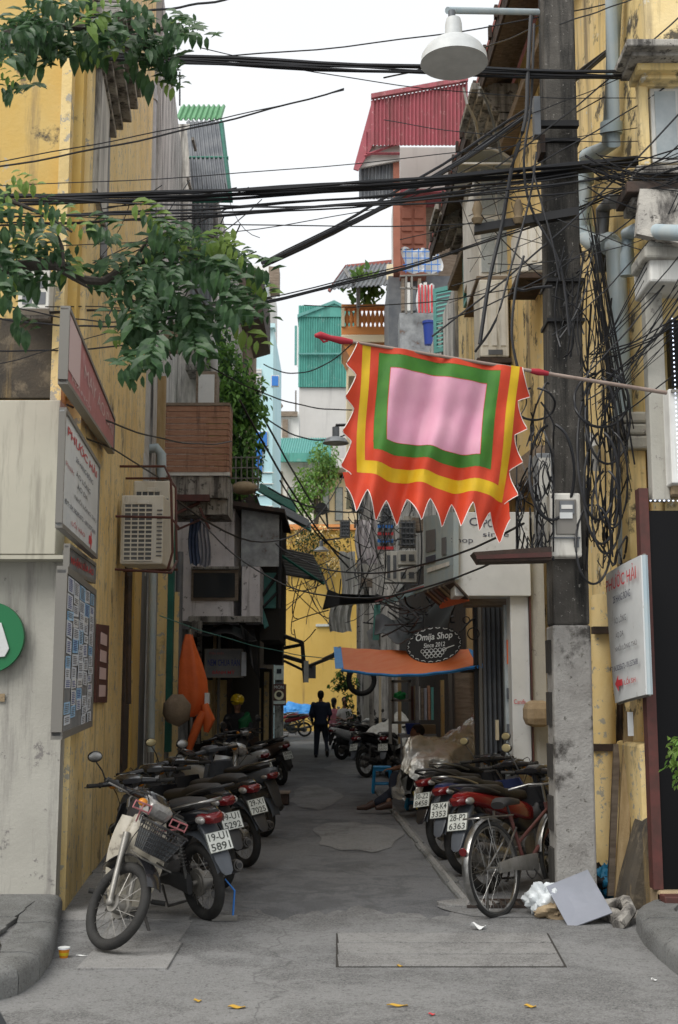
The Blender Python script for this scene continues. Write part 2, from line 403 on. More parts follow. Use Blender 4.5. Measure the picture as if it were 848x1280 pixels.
# ---------- the ground ----------
def ground_mat(k, c1, c2, c3, crack=True, rough=.85):
    m = bpy.data.materials.new(k); m.use_nodes = True; n = m.node_tree.nodes; l = m.node_tree.links.new; b = n['Principled BSDF']; b.inputs['Roughness'].default_value = rough
    b.inputs['Specular IOR Level'].default_value = .35
    g = n.new('ShaderNodeNewGeometry').outputs['Position']
    def nz_(s, d=6, r=.65, dist=0):
        q = n.new('ShaderNodeTexNoise'); q.inputs['Scale'].default_value = s; q.inputs['Detail'].default_value = d; q.inputs['Roughness'].default_value = r; q.inputs['Distortion'].default_value = dist
        l(g, q.inputs['Vector']); return q.outputs[0]
    def mr(x, a, c, o1=0, o2=1):
        r = n.new('ShaderNodeMapRange'); r.inputs[1].default_value = a; r.inputs[2].default_value = c; r.inputs[3].default_value = o1; r.inputs[4].default_value = o2; l(x, r.inputs[0]); return r.outputs[0]
    def mix(f, a, c):
        q = n.new('ShaderNodeMix'); q.data_type = 'RGBA'; l(f, q.inputs[0])
        for v, i in ((a, 6), (c, 7)):
            if isinstance(v, tuple): q.inputs[i].default_value = (*v, 1)
            else: l(v, q.inputs[i])
        return q.outputs[2]
    col = mix(mr(nz_(.9), .35, .65), c1, c2)
    col = mix(mr(nz_(3.2, 8, .7, .6), .47, .56), col, c3)
    col = mix(mr(nz_(1.3, 9, .75, 1.2), .50, .56, 0, .7), col, tuple(x*.5 for x in c3))
    col = mix(mr(nz_(.55, 7, .6, .4), .50, .54, 0, .6), col, tuple(x*1.25 for x in c2))
    col = mix(mr(nz_(26, 4, .6), .57, .63, 0, .8), col, tuple(x*.45 for x in c3))
    col = mix(mr(nz_(90, 3), .30, .75), col, tuple(min(1, x*1.6) for x in c2)) if k != 'asphalt' else mix(mr(nz_(120, 2), .35, .8), col, tuple(x*1.8 for x in c2))
    if crack:
        v = n.new('ShaderNodeTexVoronoi'); v.feature = 'DISTANCE_TO_EDGE'; v.inputs['Scale'].default_value = .33
        ad = n.new('ShaderNodeVectorMath'); ad.operation = 'MULTIPLY_ADD'
        nn = n.new('ShaderNodeTexNoise'); nn.inputs['Scale'].default_value = 2.5; nn.inputs['Detail'].default_value = 6; l(g, nn.inputs['Vector'])
        l(nn.outputs['Color'], ad.inputs[0]); ad.inputs[1].default_value = (.5, .5, 0); l(g, ad.inputs[2]); l(ad.outputs[0], v.inputs['Vector'])
        col = mix(mr(v.outputs['Distance'], .0, .0035, crack, 0), col, tuple(x*.45 for x in c1))
    l(col, b.inputs['Base Color'])
    bp = n.new('ShaderNodeBump'); bp.inputs['Strength'].default_value = .9; bp.inputs['Distance'].default_value = .012; l(nz_(48, 8, .75), bp.inputs['Height']); l(bp.outputs[0], b.inputs['Normal'])
    MATS[k] = m
ground_mat('asphalt', (.095,.098,.104), (.13,.133,.138), (.06,.062,.066), .45)
ground_mat('apron', (.135,.136,.136), (.18,.181,.18), (.082,.082,.081), .5)
ground_mat('slab', (.175,.174,.168), (.215,.213,.208), (.12,.118,.115), False)
ground_mat('kerb', (.105,.107,.106), (.15,.153,.15), (.05,.05,.047), False, .6)
def sheet(name, pts, z, m):
    mb = MB(); mb.add([(x, y, z) for x, y in pts], [tuple(range(len(pts)))]); return mb.struct(name, m)
sheet('ground', [(-600,-60),(600,-60),(600,1500),(-600,1500)], -.01, 'asphalt')
sheet('road', [(-4.2,8.9),(4,8.9),(4,58),(-9,58)], 0, 'asphalt')
edge = [(-2.2+4.6*i/90, 9.45+.16*math.sin(i*.31)+.10*math.sin(i*.83+1)+.07*math.sin(i*2.1)+.09*rnd.random()) for i in range(91)]
sheet('road_apron', [(-40,-40),(40,-40),(40,9.1),(2.4,9.1)]+edge[::-1]+[(-2.3,9.1),(-40,9.1)], .005, 'apron')
def patchy(cx,cy,rx,ry,m,z,ph,nm):
    sheet(nm,[(cx+rx*math.cos(g)*(1+.13*math.sin(3*g+ph)+.07*math.sin(7*g+ph)),cy+ry*math.sin(g)*(1+.15*math.cos(2*g+ph)+.06*math.sin(9*g))) for g in [i*math.pi/20 for i in range(40)]],z,m)
patchy(.2,14.5,.5,1.6,'apron',.0062,.7,'asphalt_patch'); patchy(-.4,20,.4,2.2,'apron',.0064,1.7,'asphalt_patch'); patchy(.3,28,.6,2.5,'apron',.0066,2.7,'asphalt_patch')
# cover of long concrete boards
cov = MB()
y0, y1 = 7.62, 8.66
cov.prism([(-.02,y0+.002,.0),(1.385,y0+.002,.0),(1.45,y1-.005,.0),(-.02,y1-.005,.0)],(0,0,.009)); cover = cov.struct('drain_cover_recess', 'dark_inside')
for i in range(3):
    a = y0+(y1-y0)*i/3+.016; b_ = y0+(y1-y0)*(i+1)/3-.016
    m_ = MB(); m_.prism([(-.01+rnd.uniform(0,.01), a-.006, .002), (1.37+.022*i, a, .002), (1.39+.022*i, b_, .002), (-.01, b_, .002)], (0,0,.013))
    m_.build('cover_board', 'slab', cover, bev=.003)
# left concrete strip of slabs under the motorcycles
st = MB(); st.box((-1.62, 11.2, .002), (1.10, 5.0, .008)); strip = st.struct('paving_strip_base', 'apron')
for i in range(8):
    for j in range(2):
        ya = 7.55+i*.78+rnd.uniform(-.01,.01); xa = -2.15+j*.56
        xo = -.03*i
        if ya < 8.7 and j == 0: continue
        m_ = MB(); m_.box((xa+.28+xo, ya+.385, .008+rnd.uniform(0,.006)), (.545, .765, .02), Matrix.Rotation(rnd.uniform(-.01,.01), 3, 'Z')); m_.build('paving_slab', 'slab', strip, bev=.004)
# edging stones along the right side
pa, pb = V((1.02, 9.7, 0)), V((.62, 22, 0)); n_ = 22
eb = MB(); eb.tube([pa+Z*.001, pb+Z*.001], [.05,.05], n=4); ed = eb.struct('edging_bed', 'slab')
for i in range(n_):
    a = pa.lerp(pb, (i+.03)/n_); b_ = pa.lerp(pb, (i+.97)/n_); d = (b_-a).normalized(); q = V((d.y,-d.x,0))*(.055+rnd.uniform(-.01,.01))
    m_ = MB(); m_.prism([a-q, b_-q, b_+q, a+q], (0,0,.028+rnd.uniform(-.006,.008))); m_.build('edging_stone', 'kerb', ed, bev=.006)
# rough patch and drain grate
rp = MB(); c = V((1.35, 9.6, 0))
rp.add([(c.x+.55*math.cos(g)*(1+.15*math.sin(3*g)), c.y+.42*math.sin(g)*(1+.2*math.cos(2*g)), .009) for g in [i*math.pi/12 for i in range(24)]], [tuple(range(24))]); rp.struct('patched_ground', 'apron')
gr = T('drain_grate', 'rusty drain grate in the ground beneath the bicycle wheel', 'grate', (1.45, 9.78, 0))
MB().box((1.45,9.78,.004),(.92,.30,.02)).build('grate_recess','dark_inside',gr)
for i in range(15): MB().box((1.03+i*.06, 9.78, .022),(.022,.27,.018)).build('bar','rust_dark',gr)
MB().box((1.45,9.635,.022),(.92,.02,.02)).box((1.45,9.925,.022),(.92,.02,.02)).build('grate_frame','rust_dark',gr)
m_ = MB(); m_.prism([V((1.02+.24*math.cos(g)*(1+.1*math.sin(5*g)), 9.80+.15*math.sin(g), .0)) for g in [i*math.pi/9 for i in range(18)]], (0,0,.028)); m_.thing('loose_concrete_slab','slab','broken piece of concrete slab lying left of the drain grate','slab', bev=.005)
# kerbs and pavements
def kerb(path, side, name, nst, fill):
    P = [V((x,y,0)) for x,y in path]
    def pt(t):
        f = t*(len(P)-1); i = min(int(f), len(P)-2); return P[i].lerp(P[i+1], f-i)
    top = MB(); top.add([p+Z*.13 for p in P]+[V((x,y,.13)) for x,y in fill], [tuple(range(len(P)+len(fill)))])
    top.add([p+Z*.0 for p in P]+[p+Z*.13 for p in P], [(i,i+1,i+1+len(P),i+len(P)) for i in range(len(P)-1)])
    base = top.struct(name, 'apron')
    for k in range(nst):
        m_ = MB(); a, b_ = (k+.012)/nst, (k+.988)/nst; vs = []; ns = 6
        prof = [(-.02,-.02),(-.02,.10),(-.008,.135),(.03,.155),(.08,.162),(.24,.160),(.24,-.02)]
        for i in range(ns+1):
            c = pt(a+(b_-a)*i/ns); t = (pt(min(1,a+(b_-a)*i/ns+.01))-pt(max(0,a+(b_-a)*i/ns-.01))).normalized(); q = V((t.y,-t.x,0))*side
            for o, z in prof: vs.append(c+q*o+Z*(z+.004*math.sin(k*3+i)))
        n2 = len(prof); fs = [(i*n2+j, i*n2+(j+1)%n2, (i+1)*n2+(j+1)%n2, (i+1)*n2+j) for i in range(ns) for j in range(n2)]
        fs += [tuple(range(n2)), tuple(range(ns*n2, ns*n2+n2))]
        m_.add(vs, fs, True); m_.build('kerb_stone', 'kerb', base)
    return base
kl = kerb([(-2.10,9.36),(-1.99,8.75),(-1.88,8.25),(-1.80,7.75),(-1.76,7.3),(-1.79,6.95),(-1.94,6.70),(-2.30,6.56),(-3.3,6.5)], 1, 'left_pavement', 8, [(-9,6.5),(-9,9.4)])
for i in range(7):
    for j in range(11):
        x = -2.22-.16-i*.32; y = 9.2-j*.32
        if y < 9.0: x += .0
        if x < -3.4 or y < 7.1: continue
        MB().box((x+.02*j, y, .148+rnd.uniform(-.003,.003)), (.31,.31,.03)).build('paving_tile','kerb',kl,bev=.003)
kr = kerb([(2.55,9.30),(2.28,9.15),(2.11,8.8),(2.04,8.3),(2.02,7.8),(2.02,7.2),(2.07,6.6),(2.2,6.0)], -1, 'right_pavement', 5, [(9,6.0),(9,9.36)])
# lumpy mortar and roots against the right kerb
m_ = MB()
for p, r_ in [(((1.95,9.28,.0),(2.0,9.1,.05),(2.02,8.9,.04)), .06), (((2.05,9.4,.05),(2.12,9.2,.13),(2.1,9.0,.10),(1.98,8.85,.02)), .05), (((1.80,9.42,.0),(1.95,9.40,.05),(2.15,9.38,.08)), .06)]:
    m_.tube(p, r_, n=7)
for i in range(16): m_.ell((1.75+rnd.random()*.5, 9.2+rnd.random()*.35, .0), (.04+.05*rnd.random(),)*2+(.02+.03*rnd.random(),), nu=7, nv=5)
m_.thing('mortar_lumps','old_concrete','rough lumps of old mortar at the foot of the right wall by the kerb','rubble')
# litter
def blob(name, px, py, m, label, w_, l_, h_, rz):
    w_ *= .75; l_ *= .75; p = gnd(px, py); mb = MB(Matrix.Translation(p+Z*.012)@Matrix.Rotation(rz,4,'Z'))
    mb.grid(lambda u,v: ((u-.5)*l_*(1-.25*abs(v-.5)), (v-.5)*w_*(1-1.6*(u-.5)**2), h_*(math.sin(u*5+1)*.5+.5*math.cos(v*4+u*7)+.6)), 8, 5, thick=.002)
    return mb.thing(name, m, label, 'litter')
blob('paper_scrap',598,1163,'litter','crumpled white paper scrap on the road behind the drain cover',.07,.16,.03,.2)
blob('fallen_leaf',296,1262,'leaf_yellow','yellow fallen leaf nearest the bottom edge, left of centre',.05,.13,.008,.1)
blob('fallen_leaf',247,1254,'leaf_yellow','small faded yellow leaf just left of the bright one',.04,.06,.008,.4)
blob('fallen_leaf',497,1260,'leaf_yellow','long pale leaf strip on the road below the drain cover',.03,.16,.008,.15)
blob('fallen_leaf',663,1261,'leaf_yellow','yellow fallen leaf below the right end of the drain cover',.04,.09,.008,.0)
blob('fallen_leaf',500,1210,'leaf_yellow','tiny yellow leaf at the lower edge of the drain cover',.03,.05,.006,.0)
blob('bottle_cap',540,1271,'sign_red','small red bottle cap at the bottom edge of the road',.03,.05,.006,.3)
blob('paper_scrap',818,1228,'litter','white scrap in the gutter below the right kerb',.03,.05,.01,.4)
blob('cigarette_butt',103,1197,'litter','thin white stick lying right of the yoghurt cup',.012,.11,.004,.1)
cup = T('yoghurt_cup','small orange and white cup standing in the gutter by the left kerb','cup',tuple(gnd(80,1198)))
c0 = gnd(80,1198)
MB().tube([c0+Z*.005,c0+Z*.06],[.026,.036],n=16).build('cup_body','lens_amber',cup)
MB().tube([c0+Z*.058,c0+Z*.068],[.038,.038],n=16).build('rim','sign_white',cup)
MB().tube([c0+Z*.02,c0+Z*.038],[.030,.033],n=16).build('band','bike_yellow',cup)

# ---------- left corner building ----------
GZ = 16.0
cb = T('corner_building','tall old yellow building on the left corner with stained flaking walls','building',(-2.1,9.5,0))
def wallbox(W, a0, a1, o0, o1, z0, z1): return MB().wb(W, a0, a1, o0, o1, z0, z1)
def LX(a): return LW.P(a,0,0)
sE = 8.3
m_ = MB(); A = LW.P(0.05,0,0); Bq = LW.P(sE,0,0)
m_.prism([A, Bq, V((-12,Bq.y,0)), V((-12,A.y,0))], (0,0,GZ)); m_.build('side_wall','yellow_side',cb)
m_ = MB(); m_.box(((A.x-12)/2-.02, A.y-.06, GZ/2+2.0), (12+A.x-.04, .12, GZ-4.0)); m_.build('front_wall','yellow_old',cb)
# grey pilaster recess high on the side wall
a0,b0,_,_ = LW.rect(115,250,300,127); MB().wb(LW,a0,b0,0,.05,5.9,GZ-.5).build('grey_pilaster','grey_render',cb)
a1,b1_,_,_ = LW.rect(127,250,300,134); MB().wb(LW,a1,b1_,-.02,.012,5.6,GZ-.5).build('gap_shadow_strip','metal_grey',cb)  # raised dark strip; the shadow of the gap is put into its colour
a,b_,z0,z1 = LW.rect(90,0,300,113)
# stone console bracket
a,b_,z0,z1 = LW.rect(116,40,118,140)
m_ = MB()
for k,(o,zz) in enumerate([(.30,0),(.25,-.10),(.27,-.18),(.19,-.30),(.21,-.38),(.13,-.50),(.07,-.62)]):
    m_.wb(LW,a,b_,0,o,z1+.35+(zz-.09)*.7,z1+.35+zz*.7)
m_.build('stone_bracket','old_concrete',cb,bev=.01)
# base plinth strip and drip marks: shutters and doors low on the side wall
for (x0,yt,yb,x1,o,mm,nm) in [(157,690,960,163,.03,'rust_dark','drain_slot'),(176,640,960,192,.05,'metal_grey','window_shutter'),(165,640,960,170,.06,'yellow_old','door_jamb'),(190,640,960,196,.06,'yellow_old','door_jamb')]:
    a,b_,z0,z1 = LW.rect(x0,yt,yb,x1,0); MB().wb(LW,a,b_,-.01,o,max(0.02,z0),z1).build(nm,mm,cb,bev=.004)
# ledge of the upper floor window and its unit
m_ = MB(); m_.fb(18,388,62,398,9.2,.25); m_.build('window_ledge','old_concrete',cb,bev=.008)
m_ = MB(); m_.fb(-60,398,78,497,9.28,.06); m_.build('stained_band','stain_wall',cb)
m_ = MB(); m_.fb(73,-60,86,500,9.24,.16); m_.build('corner_strip','yellow_side',cb)
ac = T('air_conditioner','small white wall unit on the ledge under the branch, upper left','air conditioner',tuple(at(42,388,9.1)))
MB().fb(23,336,62,386,9.05,.22).build('casing','ac_shell',ac,bev=.01)
m_ = MB()
for i in range(2):
    for j in range(2): m_.fb(28+i*17,345+j*20,40+i*17,360+j*20,9.045,.02)
m_.build('vent','metal_grey',ac)
# cream shop front with the round sign
cs = T('cream_shopfront','cream panelled shopfront at the left corner with boxed fascia above','shopfront',(-2.6,9.3,0))
m_ = MB(); p = at(72,1134,9.42); m_.box(((p.x-6)/2,9.44,1.40),(6+p.x,.20,2.72)); m_.build('plaster_wall','white_plaster',cs)
pa_ = at(76,500,9.12); pb_ = at(76,693,9.12)
for k in range(4):
    x1_ = pa_.x-k*1.1; m_ = MB(); m_.box((x1_-.545,9.27,(pa_.z+pb_.z)/2),(1.09,.30,pa_.z-pb_.z)); m_.build('fascia_panel','cream_panel',cs,bev=.008)
m_ = MB(); m_.box((-4,9.24,pb_.z-.02),(3.8,.24,.03)); m_.build('soffit','cream_panel',cs)
sg = T('round_green_sign','round dark green sign with a pale cup shape on the cream wall','sign',tuple(at(-2,843,9.3)))
c = at(-12,797,9.3); r_ = (at(32,797,9.3)-c).length
MB().cyl(c,c-V((0,.05,0)),r_,n=48).build('disc','logo_green',sg,bev=.003)
q = r_/44; cc = c-V((0,.052,0))
MB().prism([cc+V((x*q,0,-y*q)) for x,y in [(-18,-18),(16,-18),(27,14),(22,24),(-18,28)]],(0,-.012,0)).build('cup_shape','sign_white',sg,bev=.004)
# ---------- things on the left side wall ----------
def board(name, W, x0, yt, yb, x1, yt1, yb1, out, thick, face, frame, label, cat='sign', fw=.03):
    a, zt = W.hit(x0, yt, out); _, zb = W.hit(x0, yb, out); b, zt1 = W.hit(x1, yt1, out); _, zb1 = W.hit(x1, yb1, out)
    t = T(name, label, cat, tuple(W.P((a+b)/2, 0, (zb+zb1)/2)))
    pts = [(a,zt),(b,zt1),(b,zb1),(a,zb)]
    MB().prism([W.P(s,out-thick,z) for s,z in pts], W.n*thick).build('panel', face, t)
    if frame:
        for i in range(4):
            (s0,z0),(s1,z1) = pts[i],pts[(i+1)%4]; m = MB(); h = fw/2
            if i%2 == 0: m.prism([W.P(s0,out-thick-.004,z0-h),W.P(s1,out-thick-.004,z1-h),W.P(s1,out-thick-.004,z1+h),W.P(s0,out-thick-.004,z0+h)], W.n*(thick+.016))
            else: m.prism([W.P(s0-h,out-thick-.003,z0+(h if i==3 else h)),W.P(s0+h,out-thick-.003,z0+h),W.P(s0+h,out-thick-.003,z1-h),W.P(s0-h,out-thick-.003,z1-h)], W.n*(thick+.014))
            m.build('frame_rail', frame, t)
    return t, pts
def stxt(t, W, pts, out, sgn, u, v, wfrac, hfrac, s_, mt, nm='lettering', slope=0, bold=.0):
    (a,zt),(b,zt1),(_,zb1),(_,zb) = pts
    s = a+(b-a)*u; zT = zt+(zt1-zt)*u; zB = zb+(zb1-zb)*u; z = zT+(zB-zT)*v
    o = W.P(s, out+.002, z); x = (W.d*(b-a)+Z*((1-v)*(zt1-zt)+v*(zb1-zb)))*sgn
    return text(t, s_, frame_M(o, x, Z), abs(b-a)*wfrac, (zT-zB)*hfrac, mt, nm, bold=bold)
t, p = board('shop_sign', LW, 86,385,484,143,524,568, .10,.05,'sign_rose','alu_frame','faded rose red shop sign with pale letters high on the left wall')
(a,zt),(b,zt1),(_,zb1),(_,zb) = p
MB().prism([LW.P(a+(b-a)*u,.102,zt+(zt1-zt)*u+((zb+(zb1-zb)*u)-(zt+(zt1-zt)*u))*v) for u,v in ((.02,.05),(.20,.05),(.20,.80),(.02,.80))], LW.n*.004).build('pale_field','sign_rose_pale',t)
stxt(t,LW,p,.10,1,.62,.36,.68,.34,'MAY ÁO DÀI','sign_rose_pale')
stxt(t,LW,p,.10,1,.25,.83,.34,.08,'HANOI','sign_rose_pale')
t, p = board('shop_sign', LW, 81,512,662,124,583,700, .14,.03,'sign_white','alu_frame','white framed PHƯỚC HẢI sign with red heading, on the left yellow wall')
for u,v,w_,h_,s_,mt in [(.5,.12,.84,.105,'PHƯỚC HẢI','sign_red'),(.55,.27,.5,.062,'28 HÀNG BÔNG','ink'),(.52,.40,.42,.06,'ÁO LÔNG','ink_grey'),(.50,.50,.30,.06,'ÁO DA','ink_grey'),(.62,.62,.66,.06,'NHỒI LÔNG THÚ','ink_grey'),(.5,.76,.86,.045,'ĐT: 04.38285672 - 0913575688','ink'),(.42,.885,.36,.06,'LỐI VÀO','sign_red'),(.16,.43,.2,.05,'Phước','sign_rose')]: stxt(t,LW,p,.14,1,u,v,w_,h_,s_,mt,bold=.012 if v<.2 else 0)
def arrow(t, W, pts, out, sgn, u, v, l):
    (a,zt),(b,zt1),(_,zb1),(_,zb) = pts; s = a+(b-a)*u; z = zt+(zb-zt)*v+ (zt1-zt)*u*(1-v)+(zb1-zb)*u*v
    sl = ((zt1-zt)*(1-v)+(zb1-zb)*v)/(b-a)
    MB().prism([W.P(s+x*sgn*l, out+.002, z+y*l+sl*x*sgn*l) for x,y in ((-.5,.14),(.05,.14),(.05,.34),(.5,0),(.05,-.34),(.05,-.14),(-.5,-.14))], W.n*.002).build('arrow','sign_red',t)
arrow(t,LW,p,.14,1,.78,.89,.22)
t, p = board('small_sign', LW, 86,682,715,119,706,728, .06,.03,'board_grey','alu_frame','small grey plaque with red letters under the white sign on the left wall')
stxt(t,LW,p,.06,1,.5,.5,.85,.5,'NHẬN SỬA ÁO','sign_red',bold=.02)
# notice board, papers pinned on
t, p = board('notice_board', LW, 83,712,918,119,741,903, .10,.06,'board_grey','alu_frame','tall framed notice board covered with pinned paper sheets on the left wall','notice board',.05)
(a,zt),(b,zt1),(_,zb1),(_,zb) = p
def bq(u,v,o): return LW.P(a+(b-a)*u, o, zt+(zt1-zt)*u+((zb+(zb1-zb)*u)-(zt+(zt1-zt)*u))*v)
prn = [MB(),MB()]
for i in range(5):
    v = .03
    while v < .93:
        hh = rnd.uniform(.05,.10); 
        if v > .62 and rnd.random() < .35: v += hh; continue
        u0 = .05+i*.185+rnd.uniform(-.012,.012); u1 = u0+rnd.uniform(.13,.18); o = .103+.004*rnd.random(); tl_ = rnd.uniform(-.006,.006)
        MB().prism([bq(u0,v+tl_,o),bq(u1,v-tl_,o),bq(u1,v+hh-tl_,o),bq(u0,v+hh+tl_,o)], LW.n*.002).build('paper_sheet', rnd.choice(['paper','paper','paper','paper_blue','sign_white','paper']), t)
        q = prn[rnd.random()<.3]; k = v+.012
        while k < v+hh-.012: q.prism([bq(u0+.015,k,o+.0035),bq(u1-rnd.uniform(.015,.06),k,o+.0035),bq(u1-.04,k+.005,o+.0035),bq(u0+.015,k+.005,o+.0035)], LW.n*.0006); k += .0115
        v += hh+rnd.uniform(-.006,.014)
stuff(prn[0].build('printed_lines','ink_grey',t)); stuff(prn[1].build('printed_lines','blue_ink',t))
t, p = board('red_notice', LW, 123,780,878,137,782,878, .03,.02,'iron_red',None,'narrow dark red notice with four pale squares right of the notice board')
for k in range(4):
    (a,zt),(b,_),_,(_,zb) = p; z = zt+(zb-zt)*(.16+.23*k)
    MB().wb(LW,a+(b-a)*.22,a+(b-a)*.78,.031,.034,z-.055,z+.055).build('pale_square','sign_rose_pale',t)
# air conditioners on brackets
def ac_unit(D, x0, y0, x1, y1, dep, label, sidegrid=True, fan=False):
    t = T('air_conditioner', label, 'air conditioner', tuple(at((x0+x1)/2, y1, D)), group=None)
    MB().fb(x0,y0,x1,y1,D,dep).build('casing','ac_shell',t,bev=.015)
    a = at(x0,y0,D-.006); b = at(x1,y1,D-.006); w_ = b.x-a.x; h_ = a.z-b.z
    MB().box((a.x+w_*.42,D-.002,b.z+h_*.46),(w_*.66,.012,h_*.84)).build('grille_recess','metal_grey',t)
    m = MB()
    for i in range(5): m.box((a.x+w_*(.10+.16*i),D-.012,b.z+h_*.46),(.012,.012,h_*.84))
    for i in range(14): m.box((a.x+w_*.42,D-.014,b.z+h_*(.05+.0635*i)),(w_*.66,.012,.016))
    stuff(m.build('grille','ac_shell',t))
    MB().box((a.x+w_*.52,D-.02,a.z-h_*.11),(w_*.26,.03,h_*.05)).build('handle','white_paint',t,bev=.004)
    m = MB()
    for i in range(12): m.box((a.x+w_*.90,D-.008,b.z+h_*(.12+.06*i)),(w_*.12,.012,.014))
    stuff(m.build('side_louvre','metal_grey',t))
    return t
ac_unit(13.9,166,601,211,706,.5,'older cream air conditioner behind the front one on the left wall')
ac_unit(13.1,151,619,204,705,.42,'large cream air conditioner with square grille on the left wall bracket')
br = T('bracket','rusty pipe cage carrying the two air conditioners on the left wall','bracket',tuple(LW.P(4,0,2.8)))
def at_l(px,py,D): return at(px,py,D)
for pts in [[(136,583,13.3),(206,583,13.0),(214,600,13.0),(216,690,13.0),(210,712,13.0)],[(150,598,14.2),(212,598,13.6),(220,610,13.5),(221,700,13.4)],[(130,645,12.9),(214,647,12.9),(224,660,12.9)],[(134,711,13.0),(214,716,13.0)],[(150,714,14.2),(222,712,13.6)],[(134,711,13.0),(134,722,13.0)],[(214,716,13.0),(222,700,13.6)]]:
    MB().tube([at(*q) for q in pts], .015, n=6).build('pipe_rail','iron_red',br)
MB().tube([at(162,720,13.2),at(161,880,13.2)],.028,n=8).thing('drain_pipe','rust_dark','thin black drain hose running down the wall below the air conditioners','pipe')
# vertical pipes
def pipe(pts, r, m, label, name='drain_pipe', collars=()):
    t = T(name, label, 'pipe', tuple(pts[-1])); MB().tube(pts, r, n=14).build('pipe_run', m, t)
    for q in collars:
        a, b = pts[q[0]], pts[q[0]+1]; c = V(a).lerp(V(b), q[1]); d = (V(b)-V(a)).normalized(); MB().cyl(c-d*.05, c+d*.05, r*1.16).build('collar', m, t)
    return t
pipe([at(187,104,17.6),at(184,300,17.55),at(177,560,17.5),at(173,720,17.5)],.115,'pvc','thick white drain pipe running down beside the left grey wall',collars=((0,.1),(0,.9),(1,.6)))
pipe([at(163,565,17.5),at(176,570,17.3),at(178,585,17.3),at(178,604,17.3)],.07,'pvc','short curved white pipe stub above the left air conditioners')
pipe([at(183,562,18.0),at(196,560,18.0),at(202,568,18.0),at(202,600,18.0)],.075,'pvc_blue','short grey elbow pipe right of the curved stub')
pipe([at(192,690,16.8),at(190,830,16.8),at(189,940,16.8)],.05,'pvc_blue','grey pipe low on the left wall before the orange umbrella')
# second building, grey render
gb = T('grey_building','narrow streaked grey rendered building behind the yellow corner building','building',tuple(LW.P(12,0,0)))
m_ = MB(); A = LW.P(8.6,0,0); q1 = at(213,300,20.5); q2 = at(228,300,26); top = at(215,95,21).z
m_.prism([V((A.x,18.1,0)), V((at(196,300,18.1).x,18.1,0)), V((at(226,300,24.5).x,24.5,0)), V((-12,24.5,0)), V((-12,18.1,0))], (0,0,top)); m_.build('wall','grey_render',gb)
MB().fb(168,-20,178,960,17.75,.3).build('dark_joint','rust_dark',gb)
for x0,y0,x1,y1,mm in [(196,470,206,600,'plank_pale'),(205,410,222,440,'timber_grey')]: MB().fb(x0,y0,x1,y1,18.0,.1).build('timber_strip',mm,gb)
for k in range(5): 
    z = 8+k*1.1; MB().box((at(212,300,19.5).x+.02,20+k*.6,z),(.05,.5,.06)).build('ledge','old_concrete',gb)
MB().fb(196,640,206,960,17.9,.2).build('door_post','yellow_side',gb); MB().fb(207,640,216,940,18.4,.15).build('window_shutter','green_dark',gb)
MB().fb(213,740,222,960,18.9,.2).build('door_post','yellow_side',gb)
MB().tube([at(225,690,19.0),at(222,870,19.0)],.06,n=8).thing('drain_pipe','metal_grey','dark metal drain pipe beside the orange umbrella','pipe')

MB().fb(-6,867,6,877,9.32,.006).thing('wall_sticker','clay','small faded tan sticker on the white wall below the round sign','sticker')
m_ = MB(); m_.tube([at(96,520,9.6),at(108,548,9.9),at(140,560,11),at(200,598,13)],.008,n=5); m_.tube([at(120,575,11),at(126,610,11.5),at(140,650,12.5)],.006,n=5)
m_.thing('sign_cable','cable','black cable draped from the white sign to the air conditioner cage','cable')
# ---------- left: house with green roof, balconies ----------
def slab(o, x0,y0,x1,y1,D,dep): return MB().fb(x0,y0,x1,y1,D,dep)
gr_ = T('green_roof_house','tall narrow house with a green metal awning jutting out at its top','building',(-3.2,27,0))
m_ = MB(); m_.fb(190,250,268,925,26.0,9); m_.build('wall','grey_render',gr_)
m_ = MB(); m_.fb(218,155,236,300,25.0,1.0); m_.build('wall_edge','grey_render',gr_)
p0 = at(219,152,25.2); p1 = at(276,152,25.2)
m_ = MB(); f0 = at(219,150,25.6); f1 = at(277,150,25.6); g0 = at(219,133,26.5); g1 = at(276,133,26.5)
m_.corr(f0, f1-f0, V((0,.9,g0.z-f0.z)), 9, .05, .02); m_.build('roof_sheet','metal_green',gr_)
a = at(233,152,25.3); b = at(277,152,25.3); c = at(288,250,22.5); d = at(241,250,22.5)
m_ = MB(); m_.corr(d, c-d, a-d, 8, .035, .012); m_.build('awning_sheet','metal_grey',gr_)
m_ = MB(); m_.tube([b,c],.05,n=4); m_.tube([b.lerp(c,.5)+V((.06,0,0)),a.lerp(d,.5)],.05,n=4); m_.tube([c+V((.05,0,0)),d],.06,n=4); m_.build('awning_frame','green_dark',gr_)
MB().tube([at(225,132,26),at(225,90,26)],.02,n=5).build('antenna','black',gr_)
for x0,y0,x1,y1 in [(243,256,250,330),(252,262,262,330),(240,330,262,410)]: MB().fb(x0,y0,x1,y1,25.9,.1).build('window','glass_grey',gr_)
m_ = MB()
for i in range(5): m_.fb(238+i*6,250,241+i*6,420,25.7,.06)
stuff(m_.build('window_bars','metal_grey',gr_))
for i,(y0,y1) in enumerate([(300,306),(410,418),(455,462)]): MB().fb(232,y0,272,y1,25.2,.9).build('ledge','old_concrete',gr_)
# cupboard-like white cabinet with brown frame
cbt = T('balcony_cabinet','white panel cabinet with brown frame standing on the wooden balcony','cabinet',tuple(at(258,507,21)))
MB().fb(245,464,271,507,21.0,.5).build('frame','timber_grey',cbt,bev=.01); MB().fb(248,468,268,504,20.97,.05).build('panel','sign_white',cbt,bev=.006)
pipe([at(262,420,22),at(268,440,22),at(268,466,22)],.07,'pvc','white bent pipe above the white balcony cabinet')
